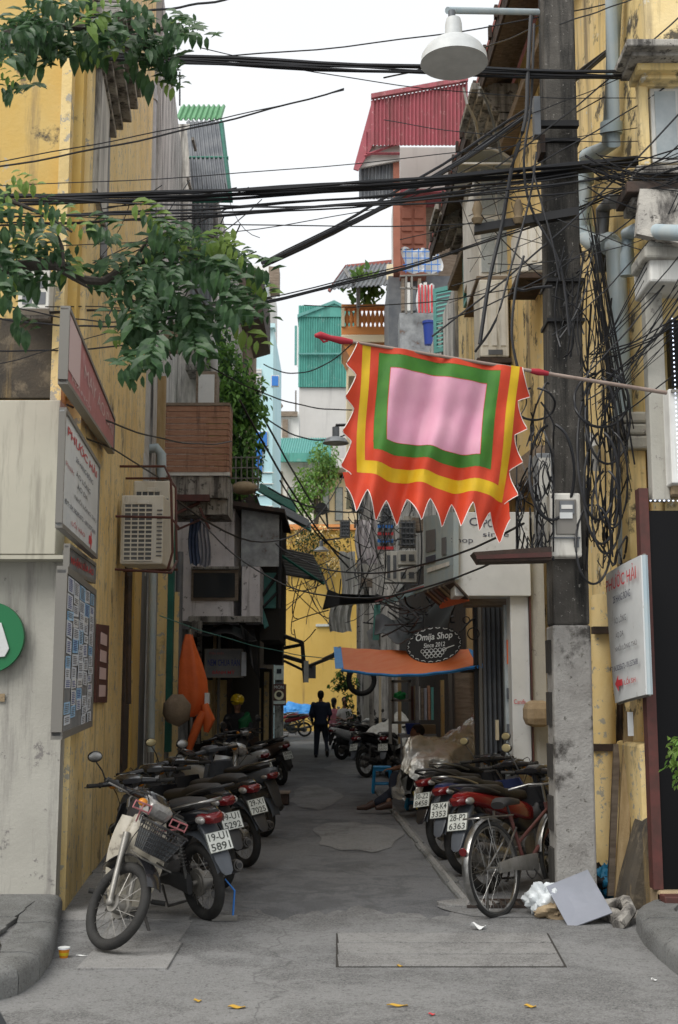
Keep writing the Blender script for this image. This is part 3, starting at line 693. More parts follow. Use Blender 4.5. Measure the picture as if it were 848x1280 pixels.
# balcony
bal = T('wooden_balcony','boxed balcony of brown wooden slats over a grey concrete base on the left','balcony',tuple(at(246,640,20)))
zt = at(205,507,20).z; zb = at(205,590,20).z; xa, xb = at(206,550,20).x, at(285,550,20).x
n_ = 11
for i in range(n_):
    z0 = zb+(zt-zb)*i/n_; z1 = zb+(zt-zb)*(i+1)/n_-.012
    MB().box(((xa+xb)/2, 20.0+rnd.uniform(-.008,.008), (z0+z1)/2),(xb-xa,.03,z1-z0)).build('slat','wood_brown',bal)
for i in range(n_):
    z0 = zb+(zt-zb)*i/n_; z1 = zb+(zt-zb)*(i+1)/n_-.012
    MB().box((xb+.01, 20.3, (z0+z1)/2),(.03,.56,z1-z0)).build('slat','wood_brown',bal)
MB().box(((xa+xb)/2,20.28,zt+.02),(xb-xa+.06,.62,.05)).build('top_rail','timber_grey',bal)
MB().box(((xa+xb)/2,20.06,zb-.03),(xb-xa+.08,.12,.06)).build('cap','white_paint',bal)
zc = at(205,641,20).z; zm = at(205,622,20).z
MB().box(((xa+xb)/2,20.12,(zb-.06+zm)/2),(xb-xa,.16,zb-.06-zm)).build('concrete_face','old_concrete',bal,bev=.01)
MB().box(((xa+xb)/2+.02,20.65,(zb-.06+zc)/2),(xb-xa-.04,.9,zb-.06-zc)).build('concrete_slab','old_concrete',bal)
MB().fb(208,618,262,626,19.96,.1).build('red_beam','iron_red',bal)
m_ = MB(); m_.tube([at(203,650,19.9),at(250,628,20.2)],.03,n=5); m_.tube([at(222,662,20.1),at(282,636,20.4)],.02,n=5); m_.tube([at(250,635,20),at(262,662,20)],.025,n=5); m_.tube([at(210,640,20),at(210,700,20.1)],.03,n=5); m_.build('strut','iron_red',bal)
# plants on the balcony behind (ivy)
def leafmesh(name, L_, W_, m):
    me = bpy.data.meshes.new(name); vs = [(0,0,0),(L_*.3,W_*.42,.1*W_),(L_*.65,W_*.40,.0),(L_,0,-.25*L_),(L_*.65,-W_*.40,.0),(L_*.3,-W_*.42,.1*W_),(L_*.5,0,-.06*L_)]
    me.from_pydata(vs,[],[(0,6,1),(1,6,2),(2,6,3),(3,6,4),(4,6,5),(5,6,0)]); me.materials.append(M_(m)); return me
LV = [(0,0,0),(.3,.24,.06),(.65,.2,.0),(1,0,-.2),(.65,-.2,.0),(.3,-.24,.06)]
def rot_rand(droop=.6, spread=math.pi):
    return Matrix.Rotation(rnd.uniform(-spread,spread),3,'Z')@Matrix.Rotation(droop+rnd.uniform(-.5,.5),3,'Y')@Matrix.Rotation(rnd.uniform(-.7,.7),3,'X')
def leaves(mb, pts, L_, droop=.6):
    for p in pts:
        r = rot_rand(droop); s = L_*rnd.uniform(.7,1.25)
        mb.add([V(p)+r@(V(q)*s) for q in LV],[(0,1,2,3),(0,3,4,5)])
def cloud(c, rx, ry, rz, n):
    o = []
    while len(o) < n:
        x,y,z = (rnd.uniform(-1,1) for _ in range(3))
        if x*x+y*y+z*z < 1: o.append(V((c.x+x*rx, c.y+y*ry, c.z+z*rz)))
    return o
def plantthing(name, label, cat, blobs, L_, mats, stems=(), droop=.6, group=None):
    base = V(stems[0][0][0]) if stems else blobs[0][0]
    t = T(name, label, cat, tuple(base), group=group)
    mbs = [MB() for _ in mats]
    for c,rx,ry,rz,n in blobs:
        for _ in range(max(3,n//14)):
            k = rnd.randrange(len(mats)); cc = cloud(c,rx,ry,rz,1)[0]; f = .30
            leaves(mbs[k], cloud(cc, rx*f+L_, ry*f+L_, rz*f+L_, 14), L_, droop)
    for mb, m in zip(mbs, mats):
        if mb.v: stuff(mb.build('foliage', m, t))
    for path, r in stems: MB().tube(path, r, n=6).build('stem','bark',t)
    return t
plantthing('climbing_plant','bright green climbing plant hanging over the balcony beside the pale blue house','plant',
  [(at(288,500,24.5),.55,.6,.95,1500),(at(305,500,24.6),.45,.5,.45,700),(at(300,575,24.6),.42,.5,.75,1100),(at(284,590,24.5),.35,.4,.6,600),(at(282,435,24.7),.3,.4,.5,350)],
  .15,['leaf_mid','leaf_far','leaf_mid','leaf'],[([at(300,630,24.6),at(298,560,24.6),at(286,500,24.6),at(282,440,24.7)],.04)])
cg = T('balcony_cage','white metal window cage with pots among the climbing plant','balcony cage',tuple(at(300,615,24)))
m_ = MB()
for i in range(6): m_.tube([at(288+i*7,570,23.9),at(288+i*7,614,23.9)],.014,n=4)
for i in range(4): m_.tube([at(287,572+i*13,23.9),at(325,572+i*13,23.9)],.014,n=4)
stuff(m_.build('bars','alu_frame',cg)); MB().ell(at(306,610,24),(.28,.2,.14)).build('pot','clay',cg)
# laundry
def cloth(name, label, x0,y0,x1,y1,D,m,cat='laundry',wav=.04,group=None, n=3):
    a = at(x0,y0,D); b = at(x1,y0,D); c = at(x0,y1,D); ph = rnd.random()*6
    mb = MB(); mb.grid(lambda u,v: a+(b-a)*u+(c-a)*v+V((wav*.5*math.sin(v*5+ph),wav*math.sin(u*n*2*math.pi+ph+v),.02*math.sin(u*9))), 18, 8, thick=.006)
    return mb.thing(name, m, label, cat, group)
cloth('hanging_trousers','dark trousers hanging under the wooden balcony',237,650,250,706,20.3,'cloth_blue')
cloth('hanging_shirt','grey plaid shirt hanging under the wooden balcony right of the trousers',249,652,263,708,20.35,'cloth_plaid')
MB().tube([at(228,648,20.3),at(275,650,20.3)],.012,n=5).thing('clothes_pole','rust_dark','thin pole the laundry hangs from under the wooden balcony','pole')
# ---------- lilac plaster house ----------
lp = T('plaster_house','pale lilac plastered house with an overhanging upper floor on the left','building',(-2.2,23,0))
X0 = -4.4; xR = at(346,700,23).x; zT = at(300,628,23).z; zB = at(300,776,23).z
m_ = MB(); m_.prism([V((X0,23,zB)),V((at(302,0,23).x,23,zB)),V((at(302,0,23).x,23,at(300,636,23).z)),V((X0,23,at(250,622,23).z))],(0,4.5,0)); m_.build('upper_wall','plaster_lilac',lp)
m_ = MB(); m_.fb(302,634,349,708,22.99,.06); m_.build('metal_panel','zinc',lp)
m_ = MB(); m_.fb(302.5,708,325,776,23.0,4.4); m_.build('wall_pier','plaster_lilac',lp)
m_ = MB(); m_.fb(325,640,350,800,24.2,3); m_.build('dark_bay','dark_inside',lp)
MB().fb(330,716,345,760,24.1,.1).build('bay_window','teal_paint',lp)
m_ = MB(); m_.tube([at(328,745,23.9),at(352,712,23.9)],.035,n=5); m_.tube([at(328,760,23.9),at(352,735,23.9)],.03,n=5); m_.tube([at(350,640,23.6),at(350,760,23.6)],.05,n=5); m_.build('strut','black',lp)
m_ = MB(); m_.prism([at(246,619,22.6),at(356,636,22.6),at(356,641,22.6),at(246,625,22.6)],(0,3,0)); m_.build('roof_sheet','rust_dark',lp)
wn = slab(0,239,712,298,751,22.97,.08).build('window','timber_grey',lp,bev=.01); MB().fb(242,716,294,747,22.955,.03).build('pane','glass_dark',lp)
MB().fb(239,708,299,711,22.9,.12).build('window_head','old_concrete',lp)
MB().fb(236,770,326,778,22.9,.35).build('ledge','old_concrete',lp,bev=.01)
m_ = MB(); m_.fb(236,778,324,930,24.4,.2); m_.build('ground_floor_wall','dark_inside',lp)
for i,(x0,x1,mm) in enumerate([(246,252,'old_concrete'),(266,270,'plank_pale'),(272,275,'alu_frame'),(284,290,'rust_dark')]): MB().fb(x0,782,x1,930,24.2,.12).build('door_post',mm,lp)
MB().fb(252,850,284,926,24.3,.08).build('door_leaf','yellow_side',lp,bev=.006)
MB().fb(240,776,252,796,22.7,.15).build('vent_box','old_concrete',lp)
aw = T('dark_awning','sagging black awning above the shop sign under the plaster house','awning',tuple(at(290,800,22)))
m_ = MB(); a,b,c,d = at(244,782,23.4),at(318,785,23.4),at(322,800,21.9),at(244,790,21.9)
m_.grid(lambda u,v: (a.lerp(b,u)).lerp(d.lerp(c,u),v)+V((0,0,-.05*math.sin(u*9)-.06*math.sin(v*3.1))),14,6,thick=.01); m_.build('sheet','black',aw)
m_ = MB(); a2,b2_,c2,d2 = at(300,780,22.2),at(320,800,22.2),at(324,850,22.1),at(306,812,22.1)
m_.grid(lambda u,v: (a2.lerp(b2_,u)).lerp(d2.lerp(c2,u),v)+V((0,.05*math.sin(u*8),0)),8,6,thick=.01); m_.build('side_flap','black',aw)
def fsign(name, x0,y0,x1,y1,D,label,face,lines,frame=None,dep=.05):
    t = T(name,label,'sign',tuple(at((x0+x1)/2,y1,D)))
    MB().fb(x0,y0,x1,y1,D,dep).build('panel',face,t,bev=.005)
    if frame:
        for (q0,r0,q1,r1) in ((x0-1,y0-1,x1+1,y0+1),(x0-1,y1-1,x1+1,y1+1),(x0-1,y0+1,x0+1,y1-1),(x1-1,y0+1,x1+1,y1-1)): MB().fb(q0,r0,q1,r1,D-.01,dep+.01).build('frame_rail',frame,t)
    for u,v,w_,h_,s_,mt in lines:
        a = at(x0,y0,D); b = at(x1,y1,D); text(t,s_,frame_M((a.x+(b.x-a.x)*u,D-.003,a.z+(b.z-a.z)*v),(1,0,0),Z),(b.x-a.x)*w_,(a.z-b.z)*h_,mt,bold=.01)
    return t
fsign('shop_sign',257,812,303,846,22.6,'grey NEM CHUA RÁN sign under the dark awning on the left','board_grey',[(.5,.45,.86,.30,'NEM CHUA RÁN','blue_ink'),(.5,.82,.6,.16,'BÁNH MỲ','sign_red'),(.3,.14,.4,.12,'Đặc biệt','sign_rose')],'alu_frame')
MB().fb(302,815,308,845,22.4,.02).thing('paper_notice','paper','white sheet hung at the right edge of the NEM CHUA RÁN sign','notice')
fsign('shop_sign',299,828,316,858,25.5,'second smaller white sign behind the NEM CHUA RÁN sign','board_grey',[(.5,.4,.7,.16,'PHỞ','ink'),(.5,.7,.7,.14,'BÚN CHẢ','ink')])
fsign('shop_sign',318,835,334,860,29,'purple blue sign with a red lower band before the yellow wall','bike_blue',[(.5,.3,.8,.2,'CAFE','plate'),(.5,.65,.8,.14,'TRÀ ĐÁ','plate')])
# far left dark building along the alley
dl = T('dark_building','dark shaded row house behind the plaster house with metal awnings','building',(-3,30,0))
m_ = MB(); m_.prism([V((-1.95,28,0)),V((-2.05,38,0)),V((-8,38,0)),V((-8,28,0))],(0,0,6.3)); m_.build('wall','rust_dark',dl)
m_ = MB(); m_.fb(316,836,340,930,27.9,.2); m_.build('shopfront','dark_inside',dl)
for (x0,y0,x1,y1,D) in [(330,840,336,930,27.6),(322,860,326,930,27.5)]: MB().fb(x0,y0,x1,y1,D,.1).build('post','yellow_side',dl)
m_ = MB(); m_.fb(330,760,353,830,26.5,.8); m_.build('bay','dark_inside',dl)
def awn(label, P4, m, name='metal_awning', frame=None, n=10, group=None):
    t = T(name,label,'awning',tuple(P4[2])); a,b,c,d = P4   # a,b back edge; d,c front edge
    MB().corr(d,c-d,a-d,n,.03,.012).build('sheet',m,t)
    if frame:
        for q,r_ in ((a,d),(b,c),(d,c)): MB().tube([q-Z*.05,r_-Z*.05],.03,n=4).build('frame_bar',frame,t)
    return t
awn('grey green metal awning jutting right at the level of the zinc panel',[at(352,632,27),at(352,640,24.5),at(388,660,25),at(386,650,28)],'metal_grey',frame='teal_paint')
awn('black metal awning jutting over the alley below the grey green one',[at(350,685,27),at(350,690,24.5),at(405,727,25),at(392,694,28)],'black',frame='green_dark')
awn('narrow green edged awning on the left, highest of the three over the alley',[at(326,604,30),at(326,612,28),at(370,640,28.5),at(368,628,31)],'green_dark',frame='metal_green')
t = T('folding_awning_frame','folded black awning arm on the left side over the yellow wall','awning frame',tuple(at(385,855,26)))
for pts,r_ in [([(355,795,26),(378,803,26),(380,832,26),(382,853,26)],.05),([(355,820,26.2),(382,828,26.2)],.05),([(355,810,26.2),(376,806,26.1)],.04),([(355,826,26.1),(380,838,26.1)],.03)]: MB().tube([at(*q) for q in pts],r_,n=5).build('arm','black',t)
MB().fb(380,826,386,853,25.9,.05).build('end_flap','plate',t)
t = T('folding_awning_frame','long pole with a drooping grey cloth end left of the orange awning','awning frame',tuple(at(390,850,24)))
MB().tube([at(418,820,22),at(388,832,23.5)],.035,n=6).build('arm','alu_frame',t); MB().fb(386,830,395,848,23.5,.06).build('cloth_end','metal_grey',t)
MB().prism([at(324,745,24),at(336,782,24),at(331,786,24),at(322,752,24)],(0,.1,0)).thing('folded_sunshade','teal_paint','folded green sunshade leaning from the dark bay on the left','sunshade')
# orange tarpaulin umbrella
ou = T('folded_umbrella','folded orange market umbrella wrapped in sheet against the left wall','umbrella',tuple(at(240,930,18.0)))
ctr = [(236,793,.05),(236,806,.09),(238,828,.16),(240,850,.20),(241,872,.205),(240,886,.17),(236,896,.08)]
m_ = MB(); P_ = [at(x,y,18.0) for x,y,_ in ctr]; k0=len(P_)
vs=[];fs=[];N_=22
for i,(p,(x,y,r_)) in enumerate(zip(P_,ctr)):
    for j in range(N_):
        g=2*math.pi*j/N_; rr=r_*(1+.16*math.sin(g*5+i*.4)); vs.append(p+V((rr*math.cos(g),rr*math.sin(g)*.6,0)))
for i in range(k0-1):
    for j in range(N_): fs.append((i*N_+j,i*N_+(j+1)%N_,(i+1)*N_+(j+1)%N_,(i+1)*N_+j))
m_.add(vs,fs,True); m_.build('canopy','tarp_orange',ou)
m_ = MB(); m_.loft([at(255,890,17.9),at(248,905,17.9),at(240,925,17.9),at(236,940,17.9)],[.06,.07,.06,.04],[.10,.12,.09,.05],up=V((0,1,0))); m_.loft([at(256,880,17.9),at(262,900,17.9),at(258,915,17.9)],[.05,.09,.04],[.05,.12,.04],up=V((0,1,0))); m_.build('loose_tail','tarp_orange',ou)
MB().tube([at(238,786,18),at(240,950,18)],.025,n=8).build('pole','alu_frame',ou)
m_ = MB(); m_.loft([at(222,868,17.6),at(222,880,17.6),at(220,896,17.6),at(216,905,17.6)],[.08,.20,.20,.1],[.08,.20,.20,.1],up=V((0,1,0)),sq=2); m_.thing('hanging_sack','sack','brown sack hanging left of the orange umbrella','sack')
m_ = MB(); m_.fb(256,866,262,880,17.9,.06); m_.thing('plastic_bag','plastic_bag','small clear bag hanging right of the orange umbrella','bag')
# wooden box on road left
t = T('low_step_box','low dark wooden box on the road edge between the left motorcycles','box',tuple(gnd(350,1008)))
c = gnd(348,1007); MB().box((c.x-.1,c.y+.2,.09),(.50,.36,.16)).build('box_body','rust_dark',t,bev=.01); MB().box((c.x-.1,c.y+.2,.178),(.54,.40,.025)).build('lid','timber_grey',t,bev=.004)
# ---------- far end ----------
ye = T('yellow_end_house','mustard yellow house closing the end of the alley','building',(-1,56,0))
zt = at(400,662,54).z; m_ = MB(); m_.box((-.5,55.2,zt/2),(9.5,2.4,zt)); m_.build('wall','yellow_end',ye)
MB().box((-.5,54.1,zt+.1),(9.7,.5,.25)).build('roof_edge','orange_trim',ye)
MB().fb(395,780,420,783,53.9,.1).build('cable_box','plate',ye)
for x0,x1,y0,y1 in [(364,372,690,720),(352,360,700,730)]: MB().fb(x0,y0,x1,y1,53.9,.1).build('vent','timber_grey',ye)
plantthing('creeper','dry brown creeper spread over the upper part of the yellow end wall','plant',[(at(390,672,53.4),1.6,.3,.7,600),(at(372,688,53.4),.7,.3,.6,260),(at(405,692,53.4),1.0,.3,.7,300)],.16,['vine_brown','yellow_side','leaf_dark'],[([at(420,760,53.7),at(400,710,53.7),at(380,680,53.7)],.05)])
up = T('utility_pole','grey pole with stacked meters and a coffee poster before the yellow wall','pole',tuple(gnd(349,926)))
D_=44; MB().box((at(349,900,D_).x,D_,2.9),(.32,.3,5.8)).build('post','old_concrete',up)
for i in range(2): MB().fb(343,832+i*0,355,850,D_-.3,.12).build('meter','plate',up,bev=.01) if i==0 else MB().fb(344,822,354,829,D_-.3,.12).build('meter','plate',up,bev=.01)
MB().fb(346,836,352,842,D_-.32,.02).build('meter_window','glass_dark',up); MB().fb(345,853,353,857,D_-.3,.1).build('meter','metal_grey',up)
ps = T('coffee_poster','dark red poster with a cup picture hung on the far grey pole','poster',tuple(at(349,882,43.4)))
MB().fb(340,855,358,882,43.4,.04).build('sheet','iron_red',ps)
MB().cyl(at(349,869,43.39),at(349,869,43.37),.17,n=20).build('cup_print','cream_far',ps); MB().cyl(at(349,868,43.37),at(349,868,43.35),.10,n=18).build('coffee_print','rust_dark',ps)
MB().fb(341,876,357,880,43.38,.01).build('band_print','plate',ps)
text(ps,'MON',frame_M(at(349,859,43.385),(1,0,0),Z),.34,.12,'plate')
# pale blue house
bh = T('pale_blue_house','tall pale blue house rising beyond the green climbing plant','building',(-3,42,0))
m_ = MB(); m_.fb(262,408,340,930,42,6); m_.build('wall','blue_pale',bh)
m_ = MB(); m_.fb(262,332,338,408,42.6,5); m_.build('upper_storey','white_far',bh)
MB().fb(258,404,344,409,41.8,.6).build('cornice','blue_pale',bh)
MB().fb(336,333,349,362,42.2,.8).build('side_hood','timber_grey',bh)
MB().fb(320,630,341,760,42.1,.1).build('lower_wall','blue_pale',bh) if False else None
for x0,y0,x1,y1,m in [(328,345,336,376,'glass_grey'),(328,378,334,400,'glass_grey'),(310,462,326,494,'glass_grey'),(318,540,334,560,'blue_strong'),(316,560,328,590,'blue_strong'),(340,470,348,482,'blue_strong')]:
    f_ = MB().fb(x0-1,y0-1,x1+1,y1+1,41.96,.1).build('window','white_far',bh); MB().fb(x0,y0,x1,y1,41.93,.05).build('pane',m,f_)
m_ = MB(); 
for i in range(5): m_.fb(309,464+i*6,327,466+i*6,41.9,.03)
stuff(m_.build('window_grille','white_far',bh))
for i in range(7): MB().fb(300,590+i*14,342,591+i*14,41.95,.06).build('string_course','white_far',bh)
# brown eave left
t = T('brown_roof_house','dark brown roofed house behind the hanging leaves','building',(-4,33,0))
m_ = MB(); m_.fb(262,395,306,930,33.2,4); m_.build('wall','timber_grey',t)
m_ = MB(); m_.prism([at(240,330,32),at(328,338,32),at(328,392,32),at(300,400,32),at(240,395,32)],(0,4,0)); m_.build('roof','rust_dark',t)
# white houses, teal shed house
th = T('teal_clad_house','concrete house clad in teal corrugated metal at the far end','building',(-1,66,0))
m_ = MB(); m_.fb(373,484,452,940,66,8); m_.build('wall','concrete_far',th)
a = at(373,484,65.9); b = at(452,484,65.9); zt = at(373,382,65.9).z
m_ = MB(); m_.corr(V((a.x,65.9,a.z)), V((b.x-a.x,0,0)), V((0,0,zt-a.z)), 26, .06, .02); m_.build('cladding','metal_teal',th)
m_ = MB(); m_.box(((a.x+b.x)/2, 70, (a.z+zt)/2),(b.x-a.x-.1,8,zt-a.z)); m_.build('upper_storey','metal_teal',th)
m_ = MB(); m_.prism([at(372,393,65.7),at(418,375,65.7),at(445,389,65.7),at(445,392,65.7),at(418,379,65.7),at(372,397,65.7)],(0,8,0)); m_.build('roof','teal_paint',th)
m_ = MB(); m_.prism([at(374,396,65.8),at(418,377,65.8),at(440,388,65.8),at(440,396,65.8)],(0,.3,0)); m_.build('gable','metal_teal',th)
MB().fb(373,441,452,443,65.7,.1).build('flashing','teal_paint',th)
t = T('green_gate_panel','thin green metal panel standing on the wall left of the teal house','panel',tuple(at(370,455,62))); MB().fb(368.5,407,371.5,456,62,.1).build('sheet','teal_paint',t); MB().fb(371.5,407,372.5,458,62,.1).build('post','white_far',t)
wh = T('white_far_house','white house with a low teal metal roof below the teal clad house','building',(-2,52,0))
m_ = MB(); m_.fb(336,573,445,940,60,3); m_.build('wall','white_far',wh)
m_ = MB(); a = at(340,575,59); b = at(412,575,59); m_.corr(at(340,568,59),at(414,568,59)-at(340,568,59),at(348,548,61.5)-at(342,568,59),24,.05,.02); m_.build('roof_sheet','teal_paint',wh)
m_ = MB(); m_.fb(340,566,414,577,58.9,.2); m_.build('roof_front','metal_teal',wh)
for (x0,y0,x1,y1) in [(341,590,352,618),(360,610,368,640)]: f_=MB().fb(x0-1,y0-1,x1+1,y1+1,59.95,.1).build('window','timber_grey',wh); MB().fb(x0,y0,x1,y1,59.92,.05).build('pane','glass_grey',wh)
m_ = MB(); m_.fb(344,515,374,575,63,2); m_.build('rear_block','white_far',wh)
for (x0,y0,x1,y1) in [(344,514,372,520),(353,524,360,552)]: MB().fb(x0,y0,x1,y1,62.7,.2).build('dark_trim','timber_grey',wh)
t = T('television_dish','small dark dish aerial on the far white roof','aerial',tuple(at(345,515,61))); MB().prism([at(342,515,61),at(352,504,61),at(354,507,61),at(344,518,61)],(0,.2,0)).build('dish','timber_grey',t); MB().tube([at(370,515,61),at(370,488,61)],.04,n=4).build('mast','alu_frame',t)
tr = plantthing('tree','bright green leafy tree at the far end before the white house','tree',
  [(at(405,575,57.6),0.7,.7,.7,520),(at(390,605,57.6),.75,.7,.8,560),(at(380,628,57.6),.7,.8,.6,400),(at(415,600,57.6),.4,.4,.5,100)],.22,['leaf_far','leaf_mid','leaf_far','leaf_light'],[([V((at(395,900,57.6).x,57.6,0)),at(396,700,57.6),at(395,620,57.6)],.14),([at(396,660,57.6),at(405,590,57.6)],.07)])
ch = T('cream_house','narrow cream house with a grey roof at the far right end','building',(0,46,0))
m_ = MB(); m_.fb(398,598,460,930,59,4); m_.build('wall','cream_far',ch)
m_ = MB(); m_.prism([at(390,602,58.4),at(414,584,58.4),at(460,586,58.4),at(460,592,58.4),at(414,590,58.4)],(0,5,0)); m_.build('roof','timber_grey',ch)
for (x0,y0,x1,y1) in [(404,610,411,640),(420,610,428,650),(418,656,430,676)]: f_=MB().fb(x0-1,y0-1,x1+1,y1+1,58.95,.1).build('window','metal_grey',ch); MB().fb(x0,y0,x1,y1,58.9,.05).build('pane','glass_grey',ch)
t = T('loudspeaker','round black loudspeaker on a bracket before the cream house','loudspeaker',tuple(at(407,640,40)))
MB().tube([at(402,636,40),at(405,637,40.3),at(410,638,40.4)],[.22,.16,.06],n=14).build('horn','black',t); MB().tube([at(408,638,40.4),at(410,660,40.4),at(430,660,40.4)],.04,n=5).build('mount','black',t)
# balcony house centre right
bc = T('balcony_house','cream house with an ochre baluster balcony above the flag','building',(1.5,35,0))
m_ = MB(); m_.fb(434,440,560,600,36.5,6); m_.build('wall','cream_far',bc); m_ = MB(); m_.fb(452,600,560,935,36.6,6); m_.build('lower_wall','grey_render',bc)
m_ = MB(); m_.fb(427,418,486,428,34.6,2.4); m_.build('balcony_slab','cream_far',bc,bev=.03)
m_ = MB(); m_.prism([at(428,428,34.7),at(486,428,34.7),at(486,448,34.7),at(438,448,34.7)],(0,2.2,0)); m_.build('balcony_base','orange_trim',bc)
m_ = MB(); m_.fb(436,448,486,470,34.9,2); m_.build('balcony_base','cream_far',bc)
MB().fb(427,380,486,385,34.6,.3).build('rail','orange_trim',bc,bev=.02); MB().fb(427,408,486,418,34.65,.3).build('lower_rail','orange_trim',bc,bev=.02)
MB().fb(427,385,431,408,34.6,.3).build('rail_post','cream_far',bc); MB().fb(446,385,449,408,34.6,.3).build('rail_post','cream_far',bc)
for i in range(10):
    p = at(434+i*5.4,409,34.75); q = at(434+i*5.4,385,34.75); h_=q.z-p.z
    MB().tube([p+Z*h_*k for k in (0,.15,.35,.6,.8,1)],[.05,.035,.085,.06,.03,.05],n=8).build('baluster','orange_trim',bc)
m_ = MB(); m_.corr(at(412,362,33.5),at(492,356,33.5)-at(412,362,33.5),at(432,332,37)-at(412,362,33.5),14,.04,.02); m_.build('canopy_sheet','metal_grey',bc)
m_ = MB(); m_.prism([at(410,362,33.4),at(432,331,36.8),at(494,324,36.8),at(494,328,36.8),at(433,335,36.8),at(413,364,33.4)],(0,.15,0)); m_.build('canopy_edge','roof_rust',bc)
MB().tube([at(431,336,33.6),at(436,346,33.6),at(448,360,34),at(448,385,34.4)],.06,n=6).build('gutter_pipe','pvc',bc)
MB().fb(484,330,497,430,34.3,.4).build('column','cream_far',bc,bev=.02); MB().fb(497,330,508,430,35,.4).build('column','timber_grey',bc)
plantthing('potted_plant','spiky yellow green plant on the baluster balcony','plant',[(at(456,366,34.9),.32,.3,.45,130),(at(470,372,34.9),.3,.3,.3,80)],.30,['leaf_light','leaf_far'],[([at(456,384,34.9),at(456,350,34.9)],.03)],droop=-1.1)
# red canopy house
rc = T('red_canopy_house','tall house with a red corrugated canopy and brick red column on the right','building',(3,31,0))
z0 = at(500,250,30).z
m_ = MB(); m_.fb(500,185,600,400,31.2,5); m_.build('wall','concrete_far',rc)
a = at(464,182,29); b = at(585,182,29); a2 = at(464,126,29.0); b2_ = at(585,104,29.0)
m_ = MB(); n_ = 26; vs=[]; 
m_.grid(lambda u,v: a.lerp(b,u).lerp(a2.lerp(b2_,u),v)+V((0,-.05*([0,0,1,1][int(round(u*n_*4))%4]),0)), n_*4, 1, thick=.015, sm=False); m_.build('canopy_face','metal_red',rc)
m_ = MB(); m_.prism([a2+Z*.02, b2_+Z*.02, b2_+Z*.14, a2+Z*.14],(0,-.12,0)); m_.build('canopy_trim','metal_red',rc)
m_ = MB(); q1,q2,q3,q4 = at(465,128,29.1),at(443,212,29.6),at(447,213,33),at(470,128,33); m_.prism([at(465,127,29.1),at(442,211,29.1),at(448,213,29.1),at(466,182,29.1)],(0,.06,0)); m_.build('side_wing','metal_red',rc)
m_ = MB(); m_.prism([at(466,130,29.2),at(444,211,29.2),at(500,200,29.2),at(500,182,29.2),at(466,182,29.2)],(0,.08,0)); m_.build('side_lining','concrete_far',rc)
m_ = MB(); m_.tube([at(456,195,29.1),at(500,178,29.1)],.04,n=4); m_.tube([at(458,165,29.1),at(458,192,29.1),at(500,192,29.1)],.04,n=4); m_.build('brace','metal_red',rc)
m_ = MB(); c_ = at(449,249,29.4); d_ = at(494,249,29.4); m_.corr(c_, d_-c_, V((0,0,at(449,202,29.4).z-c_.z)), 10, .04, .015); m_.build('side_sheet','metal_grey',rc)
m_ = MB(); m_.fb(492,170,500,340,29.3,.4); m_.build('corner_post','brick_red',rc)
m_ = MB(); m_.fb(500.5,184,582,236,30.2,.9); m_.build('parapet','concrete_far',rc)
m_ = MB(); m_.fb(500.5,236,582,240,30.0,1); m_.build('red_beam','metal_red',rc)
pn = MB().fb(500.5,240,533,345,30.4,.4).build('brick_column','brick_red',rc)
for i in range(2):
    for j in range(6): MB().fb(503+i*15,244+j*16,515+i*15,257+j*16,30.36,.06).build('panel','brick_red',pn,bev=.02)
m_ = MB(); m_.fb(533,240,585,345,31.0,.5); m_.build('dark_opening','timber_grey',rc)
m_ = MB(); m_.fb(486,345,580,470,30.8,3); m_.build('lower_wall','metal_grey',rc)
cloth('checked_sheet','white sheet with blue checks drying below the red canopy house',504,311,551,341,29.6,'sign_white',wav=.12,n=2)
t = bpy.context.scene.objects['checked_sheet']
for i in range(6): 
    x=507+i*8; MB().fb(x,311,x+1,341,29.45,.01).build('stripe','blue_strong',t)
for i in range(4): MB().fb(504,314+i*8,551,315+i*8,29.44,.01).build('stripe','blue_strong',t)
cloth('striped_towel','red and white striped towel hanging left of the teal shutters',522,356,542,391,28.5,'sign_white',wav=.06)
t = bpy.context.scene.objects['striped_towel']
for i in range(5): MB().fb(523+i*4,356,525+i*4,391,28.4,.01).build('stripe','sign_red',t)
MB().tube([at(500,312,29.5),at(555,310,29.5)],.015,n=4).thing('clothes_line','cable','line carrying the blue checked sheet','line')
t = T('water_bin','blue plastic bin on the cluttered balcony left of the shutters','bin',tuple(at(536,430,28.6))); MB().tube([at(536,431,28.6),at(536,405,28.6)],[.10,.14],n=12).build('bin_body','plastic_blue',t); MB().tube([at(536,405,28.6),at(536,402,28.6)],[.16,.16],n=12).build('lid','plastic_blue',t)
t = T('cluttered_balcony','small grey balcony crowded with pipes and laundry above the flag','balcony',tuple(at(520,440,29)))
MB().fb(500,391,545,440,29.2,.8).build('parapet','zinc',t)
for q in [((508,345),(508,392)),((515,345),(515,392)),((500,360),(545,362)),((500,345),(548,343))]: MB().tube([at(*q[0],29),at(*q[1],29)],.03,n=5).build('rail','alu_frame',t)
for i in range(6): MB().fb(502+i*7,348+(i%3)*5,506+i*7,388,29.5,.3).build('stored_item',['timber_grey','white_far','metal_grey'][i%3],t)
from mathutils import noise as mnoise
# ---------- right yellow building ----------
yb = T('yellow_building','long yellow colonial building with deep wooden eaves on the right','building',tuple(RW.P(5,0,0)))
EZ = 9.85; s0, s1 = -.2, 11.6
m_ = MB(); A = RW.P(s0,0,0); B_ = RW.P(s1,0,0); m_.prism([A,V((14,A.y,0)),V((14,B_.y,0)),B_],(0,0,EZ-.05)); m_.build('wall','yellow_right',yb)
